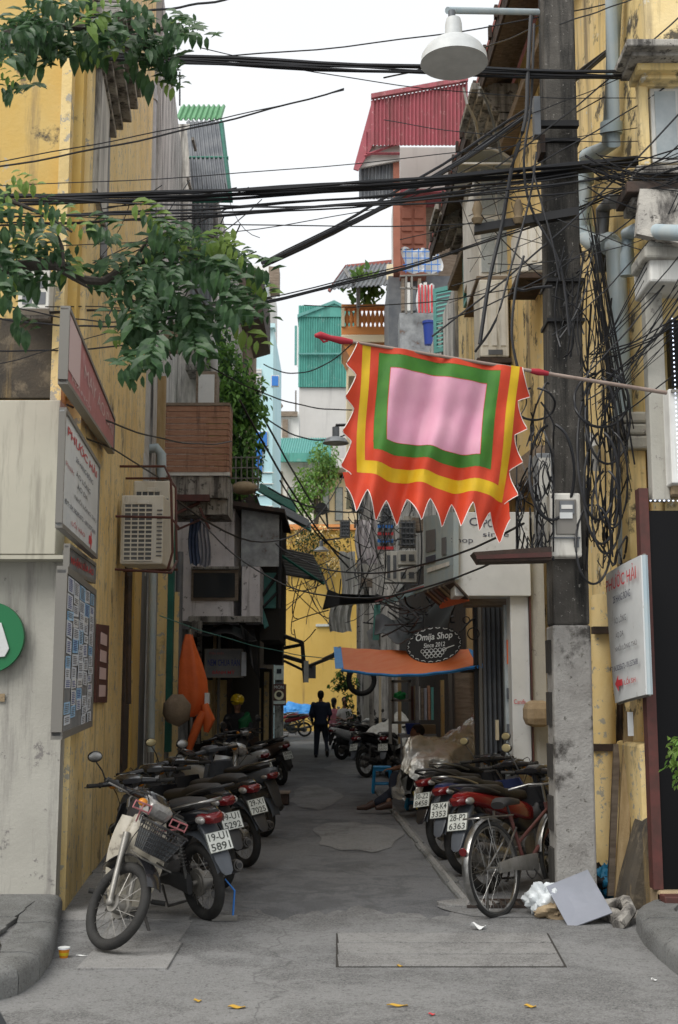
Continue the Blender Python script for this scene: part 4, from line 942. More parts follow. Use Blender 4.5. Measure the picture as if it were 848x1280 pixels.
# eaves: boards and fascia, roof
for i in range(7):
    m_ = MB(); o0 = .04+i*.062; z_ = EZ-.02-i*.035; m_.wb(RW,s0-.3,s1,o0,o0+.056,z_-.03,z_); m_.build('soffit_board','timber_grey',yb)
MB().wb(RW,s0-.3,s1+.05,.48,.51,EZ-.34,EZ-.12).build('fascia','rust_dark',yb)
for i in range(3): MB().wb(RW,s0-.3,s1,.0,.05+.07*(i+1),EZ-.62-.16*i-.14,EZ-.62-.16*i).build('cornice_band','timber_grey',yb,bev=.01) if i<2 else None
m_ = MB(); m_.prism([RW.P(s0-.3,.52,EZ-.12),RW.P(s1+.1,.52,EZ-.12),RW.P(s1+.1,-4,EZ+2.2),RW.P(s0-.3,-4,EZ+2.2)],(0,0,.08)); m_.build('roof','roof_rust',yb)
for i in range(26):
    s = s0+i*.45; MB().wb(RW,s,s+.07,.52,.56,EZ-.18,EZ-.02).build('tile_end','rust_dark',yb)
# pilaster strips and horizontal mouldings on the facade
def RB(x0,yt,yb_,x1,o0,o1,m,name,parent=yb,bev=0):
    a,b,z0,z1 = RW.rect(x0,yt,yb_,x1,0); return MB().wb(RW,a,b,o0,o1,z0,z1).build(name,m,parent,bev=bev)
# tall french window with frosted glass
def rwindow(x0,yt,yb_,x1,label_frame='white_paint'):
    a,b,z0,z1 = RW.rect(x0,yt,yb_,x1,0)
    fr = MB().wb(RW,a,b,.0,.05,z0,z1).build('window',label_frame,yb,bev=.006); mid=(a+b)/2
    for k in range(2):
        for (q0,q1) in ((z0+.06,z0+(z1-z0)*.42),(z0+(z1-z0)*.45,z1-.06)):
            MB().wb(RW,(a+.06 if k==0 else mid+.03),(mid-.03 if k==0 else b-.06),.045,.062,q0,q1).build('pane','glass_frost',fr)
    return a,b,z0,z1
# glazed bay facing down the alley
bay = MB().fb(598,205,643,346,16.0,1.6).build('glazed_bay','white_paint',yb,bev=.01)
for (x0,y0,x1,y1) in [(602,210,619,268),(622,210,639,268),(602,274,619,340),(622,274,639,340)]: MB().fb(x0,y0,x1,y1,15.98,.03).build('pane','glass_frost',bay)
MB().fb(596,345,646,349,15.9,1.7).build('bay_floor','timber_grey',yb)
MB().fb(584,235,592,350,17.6,.6).build('window_jamb','white_paint',yb)
ca = T('arched_canopy','curved white framed glass canopy over the glazed bay on the right','canopy',tuple(at(612,205,15.4)))
def arc(u,y): p = at(574,205,15.4); q = at(646,205,15.4); r_ = p.lerp(q,u); return V((r_.x,15.4+y,r_.z+.34*math.sin(math.pi*(.12+.76*u))-.12))
MB().grid(lambda u,v: arc(u,1.0*v),16,3,thick=.012).build('glass_sheet','glass_frost',ca)
for y in (0,.5,1.0): MB().tube([arc(u/14,y) for u in range(15)],.022,n=5).build('frame_bar','white_paint',ca)
MB().tube([arc(0,0),arc(1,0)],.02,n=5).build('frame_bar','white_paint',ca)
MB().tube([at(580,110,14),at(584,130,14),at(594,150,14.2),at(600,180,15.3)],.02,n=6).build('hanging_stay','pvc',ca)
# stone bracket dormers
for (x0,yt,x1) in [(648,104,628),(590,255,580),(640,560,632)]:
    a,b,z0,z1 = RW.rect(x0,yt,yt+60,x1,0)
    m_ = MB()
    for k,(o,zz) in enumerate([(.62,0),(.54,-.10),(.46,-.2),(.36,-.3),(.26,-.42),(.14,-.56)]): m_.wb(RW,a,b,0,o,z1+zz-.1,z1+zz)
    m_.build('stone_bracket','old_concrete',yb,bev=.01)
# shutters teal
def shutter(label, x0,yt,yb_,x1,D,rot):
    t = T('teal_shutter',label,'shutter',tuple(at(x0,yb_,D)))
    p = at(x0,yb_,D); q = at(x1,yb_,D+rot); h_ = at(x0,yt,D).z-p.z; u = (q-p); u.z=0; L_=u.length; u.normalize(); nn = V((u.y,-u.x,0))
    for (a0,a1,b0,b1) in ((0,.07,0,h_),(L_-.07,L_,0,h_),(.07,L_-.07,0,.09),(.07,L_-.07,h_-.09,h_),(.07,L_-.07,h_*.48,h_*.48+.08)):
        MB().prism([p+u*a0+Z*b0,p+u*a1+Z*b0,p+u*a1+Z*b1,p+u*a0+Z*b1],nn*.05).build('rail','teal_paint',t)
    m = MB(); k = int(h_/.085)
    for i in range(k):
        z = .1+i*.085
        if abs(z-h_*.5)<.06 or z>h_-.12: continue
        m.prism([p+u*.07+Z*z+nn*.045,p+u*(L_-.07)+Z*z+nn*.045,p+u*(L_-.07)+Z*(z+.06)+nn*.005,p+u*.07+Z*(z+.06)+nn*.005],nn*.012)
    stuff(m.build('slats','teal_paint',t)); return t
shutter('wide teal louvred shutter above the right end of the flag',544,362,442,572,23.5,-.3)
shutter('narrow folded teal shutter edge right of the wide one',572,352,440,580,23.2,-1.0)
shutter('dark green tall shutter beside the upper glass windows',583,240,385,592,19.5,-.8)
# air conditioners high on the right wall
def rac(x0,y0,x1,y1,D,label):
    t = T('air_conditioner',label,'air conditioner',tuple(at((x0+x1)/2,y1,D)))
    MB().fb(x0,y0,x1,y1,D,.7).build('casing','ac_shell',t,bev=.02)
    for i in range(3): MB().fb(x0+3+i*(x1-x0)*.31,y0+5,x0+(x1-x0)*(.27+.31*i),y1-14,D-.012,.02).build('front_rib','white_paint',t,bev=.004)
    MB().fb(x0+(x1-x0)*.3,y1-9,x0+(x1-x0)*.8,y1-3,D-.012,.02).build('handle','metal_grey',t)
    MB().fb(x0-3,y1+1,x1+4,y1+7,D-.05,.8).build('shelf','rust_dark',t)
    MB().tube([at(x0,y1+6,D),at(x1,y1+26,D+.2)],.02,n=5).build('strut','rust_dark',t); return t
rac(600,349,636,446,15.7,'cream air conditioner under the glazed bay on the right wall')
rac(650,272,686,340,13.4,'cream air conditioner left of the concrete pole near its cross arm')
# sloping buttress band lower down (diagonal dark cornice)
MB().prism([RW.P(3.2,.02,4.0),RW.P(6.8,.02,4.25),RW.P(6.8,.02,4.5),RW.P(3.2,.02,4.3)],RW.n*.3).build('string_cornice','timber_grey',yb)
# upper right window with moulding
def rmould(x0,yt,yb_,x1):
    a,b,z0,z1 = RW.rect(x0,yt,yb_,x1,0)
    fr = MB().wb(RW,a,b,0,.04,z0,z1).build('window','white_paint',yb)
    MB().wb(RW,a+.08,b-.08,.03,.05,z0+.05,z1-.06).build('pane','glass_grey',fr); MB().wb(RW,(a+b)/2-.03,(a+b)/2+.03,.05,.065,z0+.05,z1-.06).build('mullion','white_paint',fr)
    for k,(o,zz,e) in enumerate([(.16,0,.10),(.24,.10,.16),(.36,.20,.24),(.44,.30,.30)]): MB().wb(RW,a-e,b+e,0,o,z1+.12+zz,z1+.12+zz+.095).build('pediment_step','yellow_right' if k<2 else 'old_concrete',yb,bev=.008)
    for sgn in (0,1): MB().wb(RW,(a-.18 if sgn==0 else b+.02),(a-.02 if sgn==0 else b+.18),0,.10,z0-.1,z1+.11).build('window_surround','yellow_right',yb,bev=.008)
    MB().wb(RW,a-.25,b+.25,0,.2,z0-.25,z0-.11).build('sill','old_concrete',yb,bev=.01)
def FB(x0,y0,y1,o,m,name,bev=.01,x1=960): return MB().fb(x0,y0,x1,y1,9.3-o,o-.004).build(name,m,yb,bev=bev)
wf = FB(814,108,203,.07,'white_paint','window'); MB().fb(820,114,846,197,9.22,.03).build('pane','glass_grey',wf); MB().fb(850,114,900,197,9.22,.03).build('pane','glass_grey',wf)
for x0,y0,y1,o,m in [(808,99,107,.12,'yellow_right'),(802,88,98,.22,'yellow_right'),(797,70,87,.30,'yellow_right'),(790,58,69,.42,'old_concrete'),(784,48,57,.52,'old_concrete')]: FB(x0,y0,y1,o,m,'pediment_step')
MB().fb(800,107,812,206,9.2,.09).build('window_surround','yellow_right',yb,bev=.006)
FB(796,206,216,.25,'old_concrete','sill'); FB(784,226,240,.40,'rust_dark','ledge'); FB(790,241,256,.30,'old_concrete','ledge')
FB(806,306,322,.45,'white_plaster','portico_ledge',.02); FB(812,323,350,.30,'old_concrete','portico_ledge',.02)
MB().fb(811,351,833,625,9.16,.13).build('white_pilaster','white_plaster',yb,bev=.01)
MB().prism([at(800,236,8.9),at(860,236,8.9),at(860,306,8.7),at(796,292,8.8)],(0,.08,0)).build('old_awning_cloth','old_concrete',yb)
# yellow pilaster with white capital, middle
MB().fb(786,562,810,700,9.62,.5).build('pilaster','yellow_right',yb,bev=.01)
for x0,y0,x1,y1 in [(777,514,814,528),(780,529,813,543),(784,544,812,561)]: MB().fb(x0,y0,x1,y1,9.55,.6).build('capital','white_plaster',yb,bev=.02)
# base pier, old block and wooden planks
RB(836,930,1142,806,0,.22,'yellow_side','base_pier',bev=.03)
MB().prism([RW.P(-.12,.0,0),RW.P(-.12,.42,0),RW.P(-.12,.36,.25),RW.P(-.12,.22,.70),RW.P(-.12,0,.8)],RW.d*.35).build('buttress','stain_wall',yb,bev=.05)
rr = T('red_brown_post','slim reddish brown post edging the black glass shopfront','post',tuple(RW.P(-.3,0,0)))
MB().fb(808,610,820,1112,9.16,.12).build('post','iron_red',rr)
pl = T('leaning_plank','tall weathered plank leaning on the right wall behind the metal sheet','plank',tuple(gnd(782,1128)))
MB().prism([at(769,1125,9.75),at(784,1128,9.70),at(793,890,9.95),at(782,890,10.0)],(0,.04,0)).build('plank_board','plank_pale',pl)
MB().prism([at(760,1120,9.9),at(768,1120,9.9),at(776,930,10.1),at(768,930,10.1)],(0,.04,0)).thing('leaning_plank','timber_grey','darker narrow plank leaning behind the tall one on the right wall','plank')
MB().tube([at(756,1115,10.6),at(754,745,10.75)],.105,n=16).thing('yellow_pipe','yellow_side','yellow painted downpipe running up beside the concrete pole on the right','pipe')
for y in (783,930): MB().fb(742,y,772,y+9,10.55,.10).thing('iron_strap','rust_dark','rusty iron strap fixing the yellow downpipe, %s'%('upper one beside the white paint' if y==783 else 'lower one near the motorcycle height'),'strap')
MB().tube([at(768,745,10.6),at(776,800,10.7),at(774,960,10.7)],.03,n=6).thing('thin_conduit','rust_dark','thin dark conduit right of the yellow downpipe','pipe')
# pvc pipes on the right
def rq(x,y,o=.12):
    s_,z_ = RW.hit(x,y,o); return RW.P(s_,o,z_)
pipe([rq(768,-20),rq(764,180),rq(735,196),rq(730,215),rq(731,296),rq(742,304),rq(762,304),rq(770,315),rq(778,500),rq(786,640),rq(786,705)],.085,'pvc_blue','long pale drain pipe zigzagging down the right wall right of the pole',collars=((0,.9),(3,.1),(3,.95),(6,.1),(8,.2)))
pipe([rq(752,340),rq(754,262),rq(764,252),rq(770,252)],.065,'metal_grey','short dark elbow pipe beside the zigzag drain pipe')
pipe([rq(860,292),rq(795,288),rq(785,292),rq(784,318),rq(784,345)],.06,'pvc_blue','grey pipe bending left under the dark ledge, upper right')
pipe([rq(744,588),rq(745,560),rq(739,548),rq(735,546)],.05,'pvc','small hooked white pipe right of the pole at flag level')
MB().tube([rq(790,705),rq(789,800)],.07,n=12).thing('drain_pipe','yellow_right','yellow painted lower end of the zigzag drain pipe behind the white sign','pipe')
# right PHUOC HAI sign, curved sheet
t = T('shop_sign','curved white PHƯỚC HẢI sign with grey edge hung low on the right wall','sign',tuple(RW.P(.3,0,1.5)))
oo = .30
a,zt = RW.hit(806,694,oo); b,zt1 = RW.hit(762,718,oo); _,zb = RW.hit(806,868,oo); _,zb1 = RW.hit(775,879,oo); b2 = b
def sg_(u,v):   # u 0 far .. 1 near as read left to right
    s = b+(a-b)*u+(.0 if u>.9 else (1-u)*(-.16)*v*v); return RW.P(s, oo+.015*math.sin(math.pi*u), (zt1+(zt-zt1)*u)*(1-v)+(zb1+(zb-zb1)*u)*v)
MB().grid(sg_,10,10,thick=.03,sm=True).build('panel','sign_white',t)
MB().tube([sg_(1,v/6)+RW.n*.0 for v in range(7)],.022,n=6).build('frame_rail','pvc_blue',t); MB().tube([sg_(0,v/6) for v in range(7)],.014,n=6).build('frame_rail','alu_frame',t)
MB().tube([sg_(u/6,0) for u in range(7)],.014,n=6).build('frame_rail','alu_frame',t); MB().tube([sg_(u/6,1) for u in range(7)],.014,n=6).build('frame_rail','alu_frame',t)
pts = [(b,zt1),(a,zt),(a,zb),(b,zb1)]
def stx2(u,v,wf,hf,s_,m):
    c = sg_(u,v)+RW.n*.045; x = sg_(u+.3,v)-sg_(u-.3,v); text(t,s_,frame_M(c,x,Z),abs(a-b)*wf,(zt-zb)*hf,m,bold=.008 if v<.2 else .012)
for u,v,wf,hf,s_,m in [(.54,.10,.84,.125,'PHƯỚC HẢI','sign_red'),(.55,.235,.48,.07,'28 HÀNG BÔNG','ink'),(.48,.40,.34,.06,'ÁO LÔNG','ink_grey'),(.44,.51,.24,.055,'ÁO DA','ink_grey'),(.60,.61,.58,.055,'NHỒI LÔNG THÚ','ink_grey'),(.5,.755,.78,.045,'ĐT: 04.38285672 - 0913575688','ink'),(.66,.87,.28,.055,'LỐI SH','sign_red')]: stx2(u,v,wf,hf,s_,m)
c = sg_(.30,.87)+RW.n*.045; x = (sg_(.9,.87)-sg_(.1,.87)).normalized()
MB().prism([c-x*X*.2+Z*y*.2 for X,y in ((-.5,.12),(.05,.12),(.05,.3),(.5,0),(.05,-.3),(.05,-.12),(-.5,-.12))],RW.n*.003).build('arrow','sign_red',t)
MB().fb(785,890,792,920,9.5,.01).thing('paper_sticker','sign_white','small white vertical sticker on the right wall below the sign','sticker')
# black shopfront with led strip
bs = T('black_shopfront','black glass shopfront outlined with tiny white led lights at the right edge','shopfront',(3.6,9.0,0))
P0 = at(821,1112,9.18)
m_ = MB(); m_.box((P0.x+1.5,9.22,(P0.z+3.05)/2),(3.0,.08,3.05-P0.z)); m_.build('glass_panel','black_gloss',bs)
m_ = MB(); m_.box((P0.x+1.5,9.24,P0.z/2),(3.0,.3,P0.z)); m_.build('step','clay',bs,bev=.02)
MB().box((P0.x+1.5,9.06,P0.z-.05),(3.0,.2,.07)).build('threshold','iron_red',bs,bev=.01)
zz = at(821,628,9.25).z; zu = at(815,400,9.2).z
m_ = MB()
n_ = int((zz-P0.z)/.035)
for i in range(n_): m_.box((P0.x+.015,9.165,P0.z+.02+i*.035),(.008,.008,.011))
for i in range(12): m_.box((P0.x+.03+i*.035,9.165,zz),(.011,.008,.008))
x_ = at(838,500,9.2).x
for i in range(int((zu-zz)/.035)): m_.box((x_-.02,8.98,zz+i*.035),(.008,.008,.011))
stuff(m_.build('led_lights','led',bs))
wp = T('white_fascia_box','white panelled box above the black shopfront at the right edge','fascia',(3.5,9,3))
MB().fb(838,486,1000,604,9.0,.35).build('panel','white_paint',wp,bev=.01); MB().fb(841,604,1000,618,9.1,.3).build('lower_strip','clay',wp,bev=.01); MB().fb(838,400,1000,484,9.2,.2).build('dark_glass','black_gloss',wp); MB().fb(812,300,1000,352,8.9,.5).build('top_ledge','white_paint',wp,bev=.02)
MB().fb(840,486.5,999,490,8.96,.03).build('trim','alu_frame',wp)
plantthing('potted_shrub','green leafy shrub poking in at the right edge before the black glass','plant',[(at(851,958,8.6),.08,.12,.16,90),(at(852,925,8.6),.06,.1,.05,30)],.06,['leaf_light','leaf_mid'],[([V((2.68,8.65,.15)),at(853,940,8.6)],.012)])
# ---------- concrete pole ----------
po = T('utility_pole','stained concrete utility pole with a white painted lower band on the right','utility pole',(1.95,9.65,0))
DP = 9.5
b0 = at(720,1140,DP); pw = (at(747,1090,DP).x-at(697,1090,DP).x)
def ps_(y, D=DP):
    xl = 697-17*(1090-y)/1090; xr = 746-27*(1090-y)/1090; return at(xl,y,D), at(xr,y,D)
def pseg(y0,y1,name,m,e=0):
    l0,r0 = ps_(y0); l1,r1 = ps_(y1); w0 = r0.x-l0.x+e*2; w1 = r1.x-l1.x+e*2; vs = []
    for (l,r_,w_) in ((l0,r0,w0),(l1,r1,w1)):
        cx = (l.x+r_.x)/2
        for dx,dy in ((-.5,-.5),(.5,-.5),(.5,.5),(-.5,.5)): vs.append(V((cx+dx*w_,DP+.16+dy*w_,l.z)))
    return MB().hexa(vs).build(name,m,po,bev=.02)
pseg(1144,781,'painted_base','pole_paint',.006); pseg(781,-60,'shaft','pole_concrete')
for i in range(9):      # pockets on the left flange: dark boxes with the recess shade in their colour
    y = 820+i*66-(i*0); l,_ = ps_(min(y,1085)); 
    if y<1090: MB().box((l.x-.012,DP+.16,l.z),(.03,.16,.26)).build('flange_pocket_shade','dark_inside',po)
for y in (175,350,400): 
    l,r_ = ps_(y); MB().box(((l.x+r_.x)/2,DP+.15,l.z),(r_.x-l.x+.03,r_.x-l.x+.05,.03)).build('steel_band','black',po)
cbx = T('cable_box','small dark junction box clamped high on the concrete pole','box',tuple(at(702,180,9.4))); MB().fb(676,168,682,190,9.42,.2).build('clamp','rust_dark',cbx); MB().fb(676,150,724,157,9.4,.06).build('arm','black',cbx); MB().fb(668,120,676,168,9.3,.1).build('box_body','metal_grey',cbx)
t = T('cross_arm','black steel cross arm with two insulators on the pole','cross arm',tuple(at(650,272,9.3)))
MB().prism([at(594,280,9.2),at(724,258,9.2),at(724,268,9.2),at(594,290,9.2)],(0,.08,0)).build('beam','black',t)
for x in (597,648): MB().tube([at(x,280,9.2),at(x,274,9.2),at(x,270,9.2),at(x,262,9.2),at(x,250,9.2)],[.03,.05,.03,.045,.02],n=10).build('insulator','clay_dark',t)
t = T('meter_box','grey electricity meter box with a clear window strapped to the pole front','meter box',tuple(at(707,695,9.25)))
MB().fb(688,616,727,696,9.30,.16).build('casing','ac_shell',t,bev=.015)
MB().fb(695,624,721,668,9.285,.02).build('window_cover','alu_frame',t,bev=.006); MB().fb(700,626,718,642,9.27,.02).build('meter_dial','metal_grey',t); MB().fb(702,631,716,636,9.265,.01).build('counter','white_paint',t)
MB().fb(700,640.5,716,648,9.268,.01).build('label_strip','sign_white',t); MB().fb(689,671,726,673,9.28,.02).build('seam','metal_grey',t); MB().fb(718,674,724,684,9.285,.02).build('latch','metal_grey',t)
t = T('tall_meter_cabinet','tall narrow grey cabinet on the left side of the pole behind the meter box','cabinet',tuple(at(680,690,9.5)))
MB().fb(672,566,692,688,9.48,.2).build('casing','zinc',t,bev=.01); MB().fb(675,572,690,682,9.465,.02).build('door','ac_shell',t)
t = T('steel_bracket_arm','rusty steel tray arm reaching left from the pole under the flag','bracket',tuple(at(640,702,9.3)))
m_ = MB(); m_.prism([at(592,690,9.2),at(690,683,9.2),at(690,700,9.2),at(600,702,9.2)],(0,.25,0)); m_.build('tray','rust_dark',t); MB().prism([at(596,694,9.18),at(690,690,9.18),at(690,696,9.18),at(596,699,9.18)],(0,.02,0)).build('lip','iron_red',t)
# street lamp
sl = T('street_lamp','grey dome street lamp on a horizontal arm at the top of the photo','street lamp',tuple(at(568,90,8.6)))
DL = 8.6
MB().tube([at(560,13,DL),at(672,15,DL+.9)],.028,n=8).build('arm','pvc_blue',sl)
MB().tube([at(565,14,DL),at(565,24,DL)],.028,n=8).build('stem','metal_grey',sl)
c = at(567,24,DL); q = at(568,90,DL).z; h_ = c.z-q; Rm = (at(610,80,DL).x-at(527,80,DL).x)/2
MB().tube([c,c-Z*h_*.10,c-Z*h_*.34],[.055,.065,.068],n=20).build('neck','lamp_pale',sl)
m_ = MB(); prof = [(.07,.34),(.12,.40),(.17,.47),(.22,.58),(.25,.70),(Rm,.82),(Rm+.004,.84),(Rm-.012,.83),(.235,.71),(.20,.60),(.13,.47),(.03,.42)]
m_.tube([c-Z*h_*z for r_,z in prof],[r_ for r_,z in prof],n=36,caps=False,up=V((0,1,0))); m_.build('shade','lamp_pale',sl)
MB().ell(c-Z*h_*.58,(.045,.045,.07)).build('bulb','glass_grey',sl)
t = T('street_lamp','small grey dome lamp hanging far off above the alley left of the flag','street lamp',tuple(at(420,556,30)))
c = at(420,534,30); MB().tube([c,c-Z*.25],.09,n=12).build('neck','metal_grey',t); MB().tube([c-Z*.25,c-Z*.3,c-Z*.42],[.1,.25,.34],n=20).build('shade','zinc',t); MB().tube([c,c+Z*.05,at(440,531,30)],.04,n=6).build('arm','black',t)
t = T('street_lamp','tiny dome lamp over the yellow end wall','street lamp',tuple(at(402,692,40)))
c = at(402,676,40); MB().tube([c,c-Z*.2],.07,n=10).build('neck','metal_grey',t); MB().tube([c-Z*.2,c-Z*.34],[.1,.28],n=16).build('shade','zinc',t); MB().tube([c,at(430,672,40)],.03,n=5).build('arm','black',t)
# black cable coil box
t = T('cable_splice_box','bulbous black cable closure hanging on the right pilaster','splice box',tuple(at(790,660,10)))
MB().loft([at(790,608,10),at(791,618,10),at(790,636,10),at(790,652,10),at(791,662,10)],[.03,.06,.065,.07,.04],[.03,.065,.07,.075,.04],n=14,up=V((0,1,0))).build('closure','cable',t)
for y in (620,630,642): MB().torus(at(790,y,10),Z,.07,.008,n=20,m=6).build('band','black',t)
MB().tube([at(788,660,10),at(786,690,10),at(792,700,10),at(794,665,10)],.012,n=6).build('tail_cable','cable',t)
# grey metal sheet and bags by the pole
t = T('metal_sheet','square grey metal sheet leaning on the foot of the concrete pole','metal sheet',tuple(gnd(712,1162)))
A_,B2,C2,D2_ = gnd(712,1163,.01), at(766,1142,9.0), at(735,1088,9.42), at(683,1109,9.3)
A_ = at(712,1162,8.95)
n_ = (B2-A_).cross(D2_-A_).normalized()
MB().prism([A_,B2,C2,D2_],n_*.012).build('sheet','sheet_metal',t,bev=.003)
for u,v in ((.5,.5),(.08,.9),(.9,.12),(.1,.1)):
    p = (A_.lerp(B2,u)).lerp(D2_.lerp(C2,u),v); MB().cyl(p-n_*.002,p-n_*.008,.012,n=10).build('rivet','chrome',t)
def bag(name,label,c,r,m,n=3):
    mb = MB(); ph = rnd.random()*6
    vs=[];fs=[];nu,nv=34,22
    for j in range(nv+1):
        p=math.pi*j/nv
        for i in range(nu):
            g=2*math.pi*i/nu; k=1+.16*math.sin(3*g+ph+j*.6)+.10*math.sin(7*g+j*1.3+ph); z=math.cos(p); k*= (1 if z<.3 else 1-.5*(z-.3))
            q_ = V((math.sin(p)*math.cos(g),math.sin(p)*math.sin(g),z)); k *= 1+.38*mnoise.noise(q_*2.0+V((ph,ph,0)))+.16*mnoise.noise(q_*5+V((ph,0,0)))
            vs.append(V(c)+V((r[0]*q_.x*k,r[1]*q_.y*k,max(-r[2]*.97,r[2]*(z*(.85 if z<0 else 1.1)*k)))))
    for j in range(nv):
        for i in range(nu): fs.append((j*nu+i,j*nu+(i+1)%nu,(j+1)*nu+(i+1)%nu,(j+1)*nu+i))
    mb.add(vs,fs,True); return mb.thing(name,m,label,'bag')
p = gnd(682,1148); bag('plastic_bag','crumpled white plastic bag on the ground left of the metal sheet',(p.x,p.y+.1,.12),(.13,.12,.14),'plastic_bag')
p = gnd(700,1152); bag('rubbish_bag','small tan rubbish bundle between the white bag and metal sheet',(p.x-.02,p.y+.12,.06),(.13,.09,.08),'clay')
p = gnd(765,1128); bag('plastic_bag','blue plastic bag behind the metal sheet against the right wall',(p.x,p.y+.1,.16),(.10,.10,.15),'bag_blue')
bag('rubbish_bag','black rubbish bag right behind the top of the metal sheet',tuple(at(742,1100,10.1)),(.18,.12,.13),'black')
# ---------- white shop with projecting sign ----------
ws = T('white_shop','white panelled shop entrance with dark doors on the right','shopfront',(2.2,13.5,0))
DS = 13.2
MB().fb(568,640,663,745,DS,.5).build('fascia_board','sign_white',ws,bev=.008)
MB().fb(640,745.5,663,960,DS+.1,.4).build('white_pilaster','sign_white',ws,bev=.008)
MB().fb(663.2,640,664.6,960,DS+.05,.04).build('red_edge','iron_red',ws)
MB().fb(665,640,682,960,DS+.1,.4).build('cream_strip','white_plaster',ws)
MB().fb(583,745.5,640,756,DS+.4,.4).build('lintel','timber_grey',ws)
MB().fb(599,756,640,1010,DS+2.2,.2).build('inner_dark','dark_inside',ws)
for i,(x0,x1,m,D) in enumerate([(632,639,'glass_grey',13.6),(606,631,'metal_grey',14.3),(600,604,'alu_frame',14.6),(594,599,'black',14.7)]): MB().fb(x0,756,x1,1010,D,.12).build('door_panel',m,ws,bev=.005)
for i in range(4): MB().fb(609+i*6,758,610+i*6,1005,14.26,.03).build('door_groove','black',ws)
MB().fb(620,900,624,925,14.2,.05).build('door_handle','cream_far',ws)
MB().fb(634,800,638,830,13.55,.03).build('poster','tarp_orange',ws)
MB().fb(634,860,639,874,13.55,.03).build('switch_box','metal_grey',ws); MB().fb(634,905,639,925,13.55,.03).build('switch_box','metal_grey',ws)
t_ = at(650,877,DS+.09); text(ws,'Canifa',frame_M(t_,(1,0,0),Z),.13,.05,'sign_red')
for (x,y,s_,h_) in [(592,652,'C',.09),(610,640,'HÀNG',.08),(618,654,'POLO',.09),(620,668,'since',.05),(578,676,'Shop',.08)]: text(ws,s_,frame_M(at(x,y,DS-.004),(1,0,0),Z),.05*len(s_)+.04,h_,'ink')
# wall lantern shelf (old stone bracket) right of pilaster
MB().box(at(672,892,13.1),(.30,.26,.28)).thing('stone_corbel','clay','rounded tan stone block bulging from the wall beside the white pilaster','corbel',bev=.09)
t = T('poster_box','hanging light box with grey printed side and orange lit underside','sign',tuple(at(560,757,13.4)))
p1,p2 = at(567,640,13.1),at(567,724,13.1); q1,q2 = at(530,646,15.6),at(530,738,15.6)
MB().prism([p1,p2,q2,q1],(.06,.02,0)).build('side_face','pvc_blue',t)
u1,u4 = p2+V((-.0,0,-.004)),q2+V((0,0,-.004)); u2,u3 = u1+V((.17,0,-.19)),u4+V((.22,0,-.19))
MB().prism([u1,u2,u3,u4],(0,0,-.03)).build('underside','rust_dark',t)
MB().prism([u1.lerp(u3,.55),u2,u3,u3.lerp(u4,.1)],(0,0,-.045)).build('orange_lit_print','tarp_orange',t)  # lit orange of the underside is put into the print colour
for k in range(5): 
    f0=.12+.14*k; MB().prism([u4.lerp(u1,f0),u4.lerp(u1,f0+.06),u3.lerp(u2,f0+.06),u3.lerp(u2,f0)],(0,0,-.036)).build('print_stripe',['clay','ink_grey','iron_red','clay','timber_grey'][k],t)
for (a_,b_,c_,d_,m) in [(.2,.34,.35,.6,'ink_grey'),(.1,.85,.72,.78,'white_paint'),(.55,.9,.2,.5,'ink_grey'),(.55,.9,.56,.66,'ink')]:
    f = lambda u,v: p1.lerp(q1,u).lerp(p2.lerp(q2,u),v)+V((-.006,-.006,0)); MB().prism([f(a_,c_),f(b_,c_),f(b_,d_),f(a_,d_)],(-.003,0,0)).build('print_patch',m,t)
# Omija shop oval sign
t = T('oval_sign','black oval Omija Shop sign with white lettering above the orange awning','sign',tuple(at(543,828,14.5)))
c = at(543,806,14.5); rx = (at(578,806,14.5).x-at(508,806,14.5).x)/2; rz = (at(543,783,14.5).z-at(543,828,14.5).z)/2; y_ = 14.5
tl = .10
def ov(k,g): x=rx*k*math.cos(g); z=rz*k*math.sin(g); return V((c.x+x, y_, c.z+z+x*tl))
N_=40; MB().prism([ov(1,2*math.pi*i/N_) for i in range(N_)],(0,.05,0)).build('panel','black',t,bev=.004)
for i in range(22):
    g = 2*math.pi*i/22; MB().tube([ov(.95,g-.09)+V((0,-.006,0)),ov(.90,g)+V((0,-.006,0)),ov(.95,g+.09)+V((0,-.006,0))],.0045,n=4).build('border_mark','sign_white',t)
X_ = V((1,0,tl))
text(t,'Omija Shop',frame_M(c+V((0,-.006,.42*rz)),X_,Z),rx*1.32,.105,'sign_white',shear=.3,bold=.015)
text(t,'Since 2012',frame_M(c+V((0,-.006,.0*rz)),X_,Z),rx*.78,.055,'sign_white',shear=.3,bold=.012)
for row,(n0,dz) in enumerate(((6,-.30),(5,-.46),(4,-.60))):
    for i in range(n0): MB().torus(c+V(((i-n0/2+.5)*.052-.01,-.006,dz*rz+(i-n0/2)*.052*tl)),(0,1,0),.021,.004,n=14,m=5).build('grape_ring','sign_white',t)
MB().tube([c+V((.10,-.006,-.30*rz)),c+V((.17,-.006,-.18*rz+.01)),c+V((.24,-.006,-.12*rz+.02))],.006,n=5).build('stem_mark','sign_white',t)
m_ = MB(); m_.tube([at(575,790,14.4),at(588,776,14.6),at(600,770,14.8)],.012,n=5); m_.torus(at(592,792,14.6),(0,1,0),.07,.008,n=18,m=5); m_.torus(at(583,775,14.6),(0,1,0),.04,.007,n=16,m=5); m_.build('scroll_bracket','black',t)
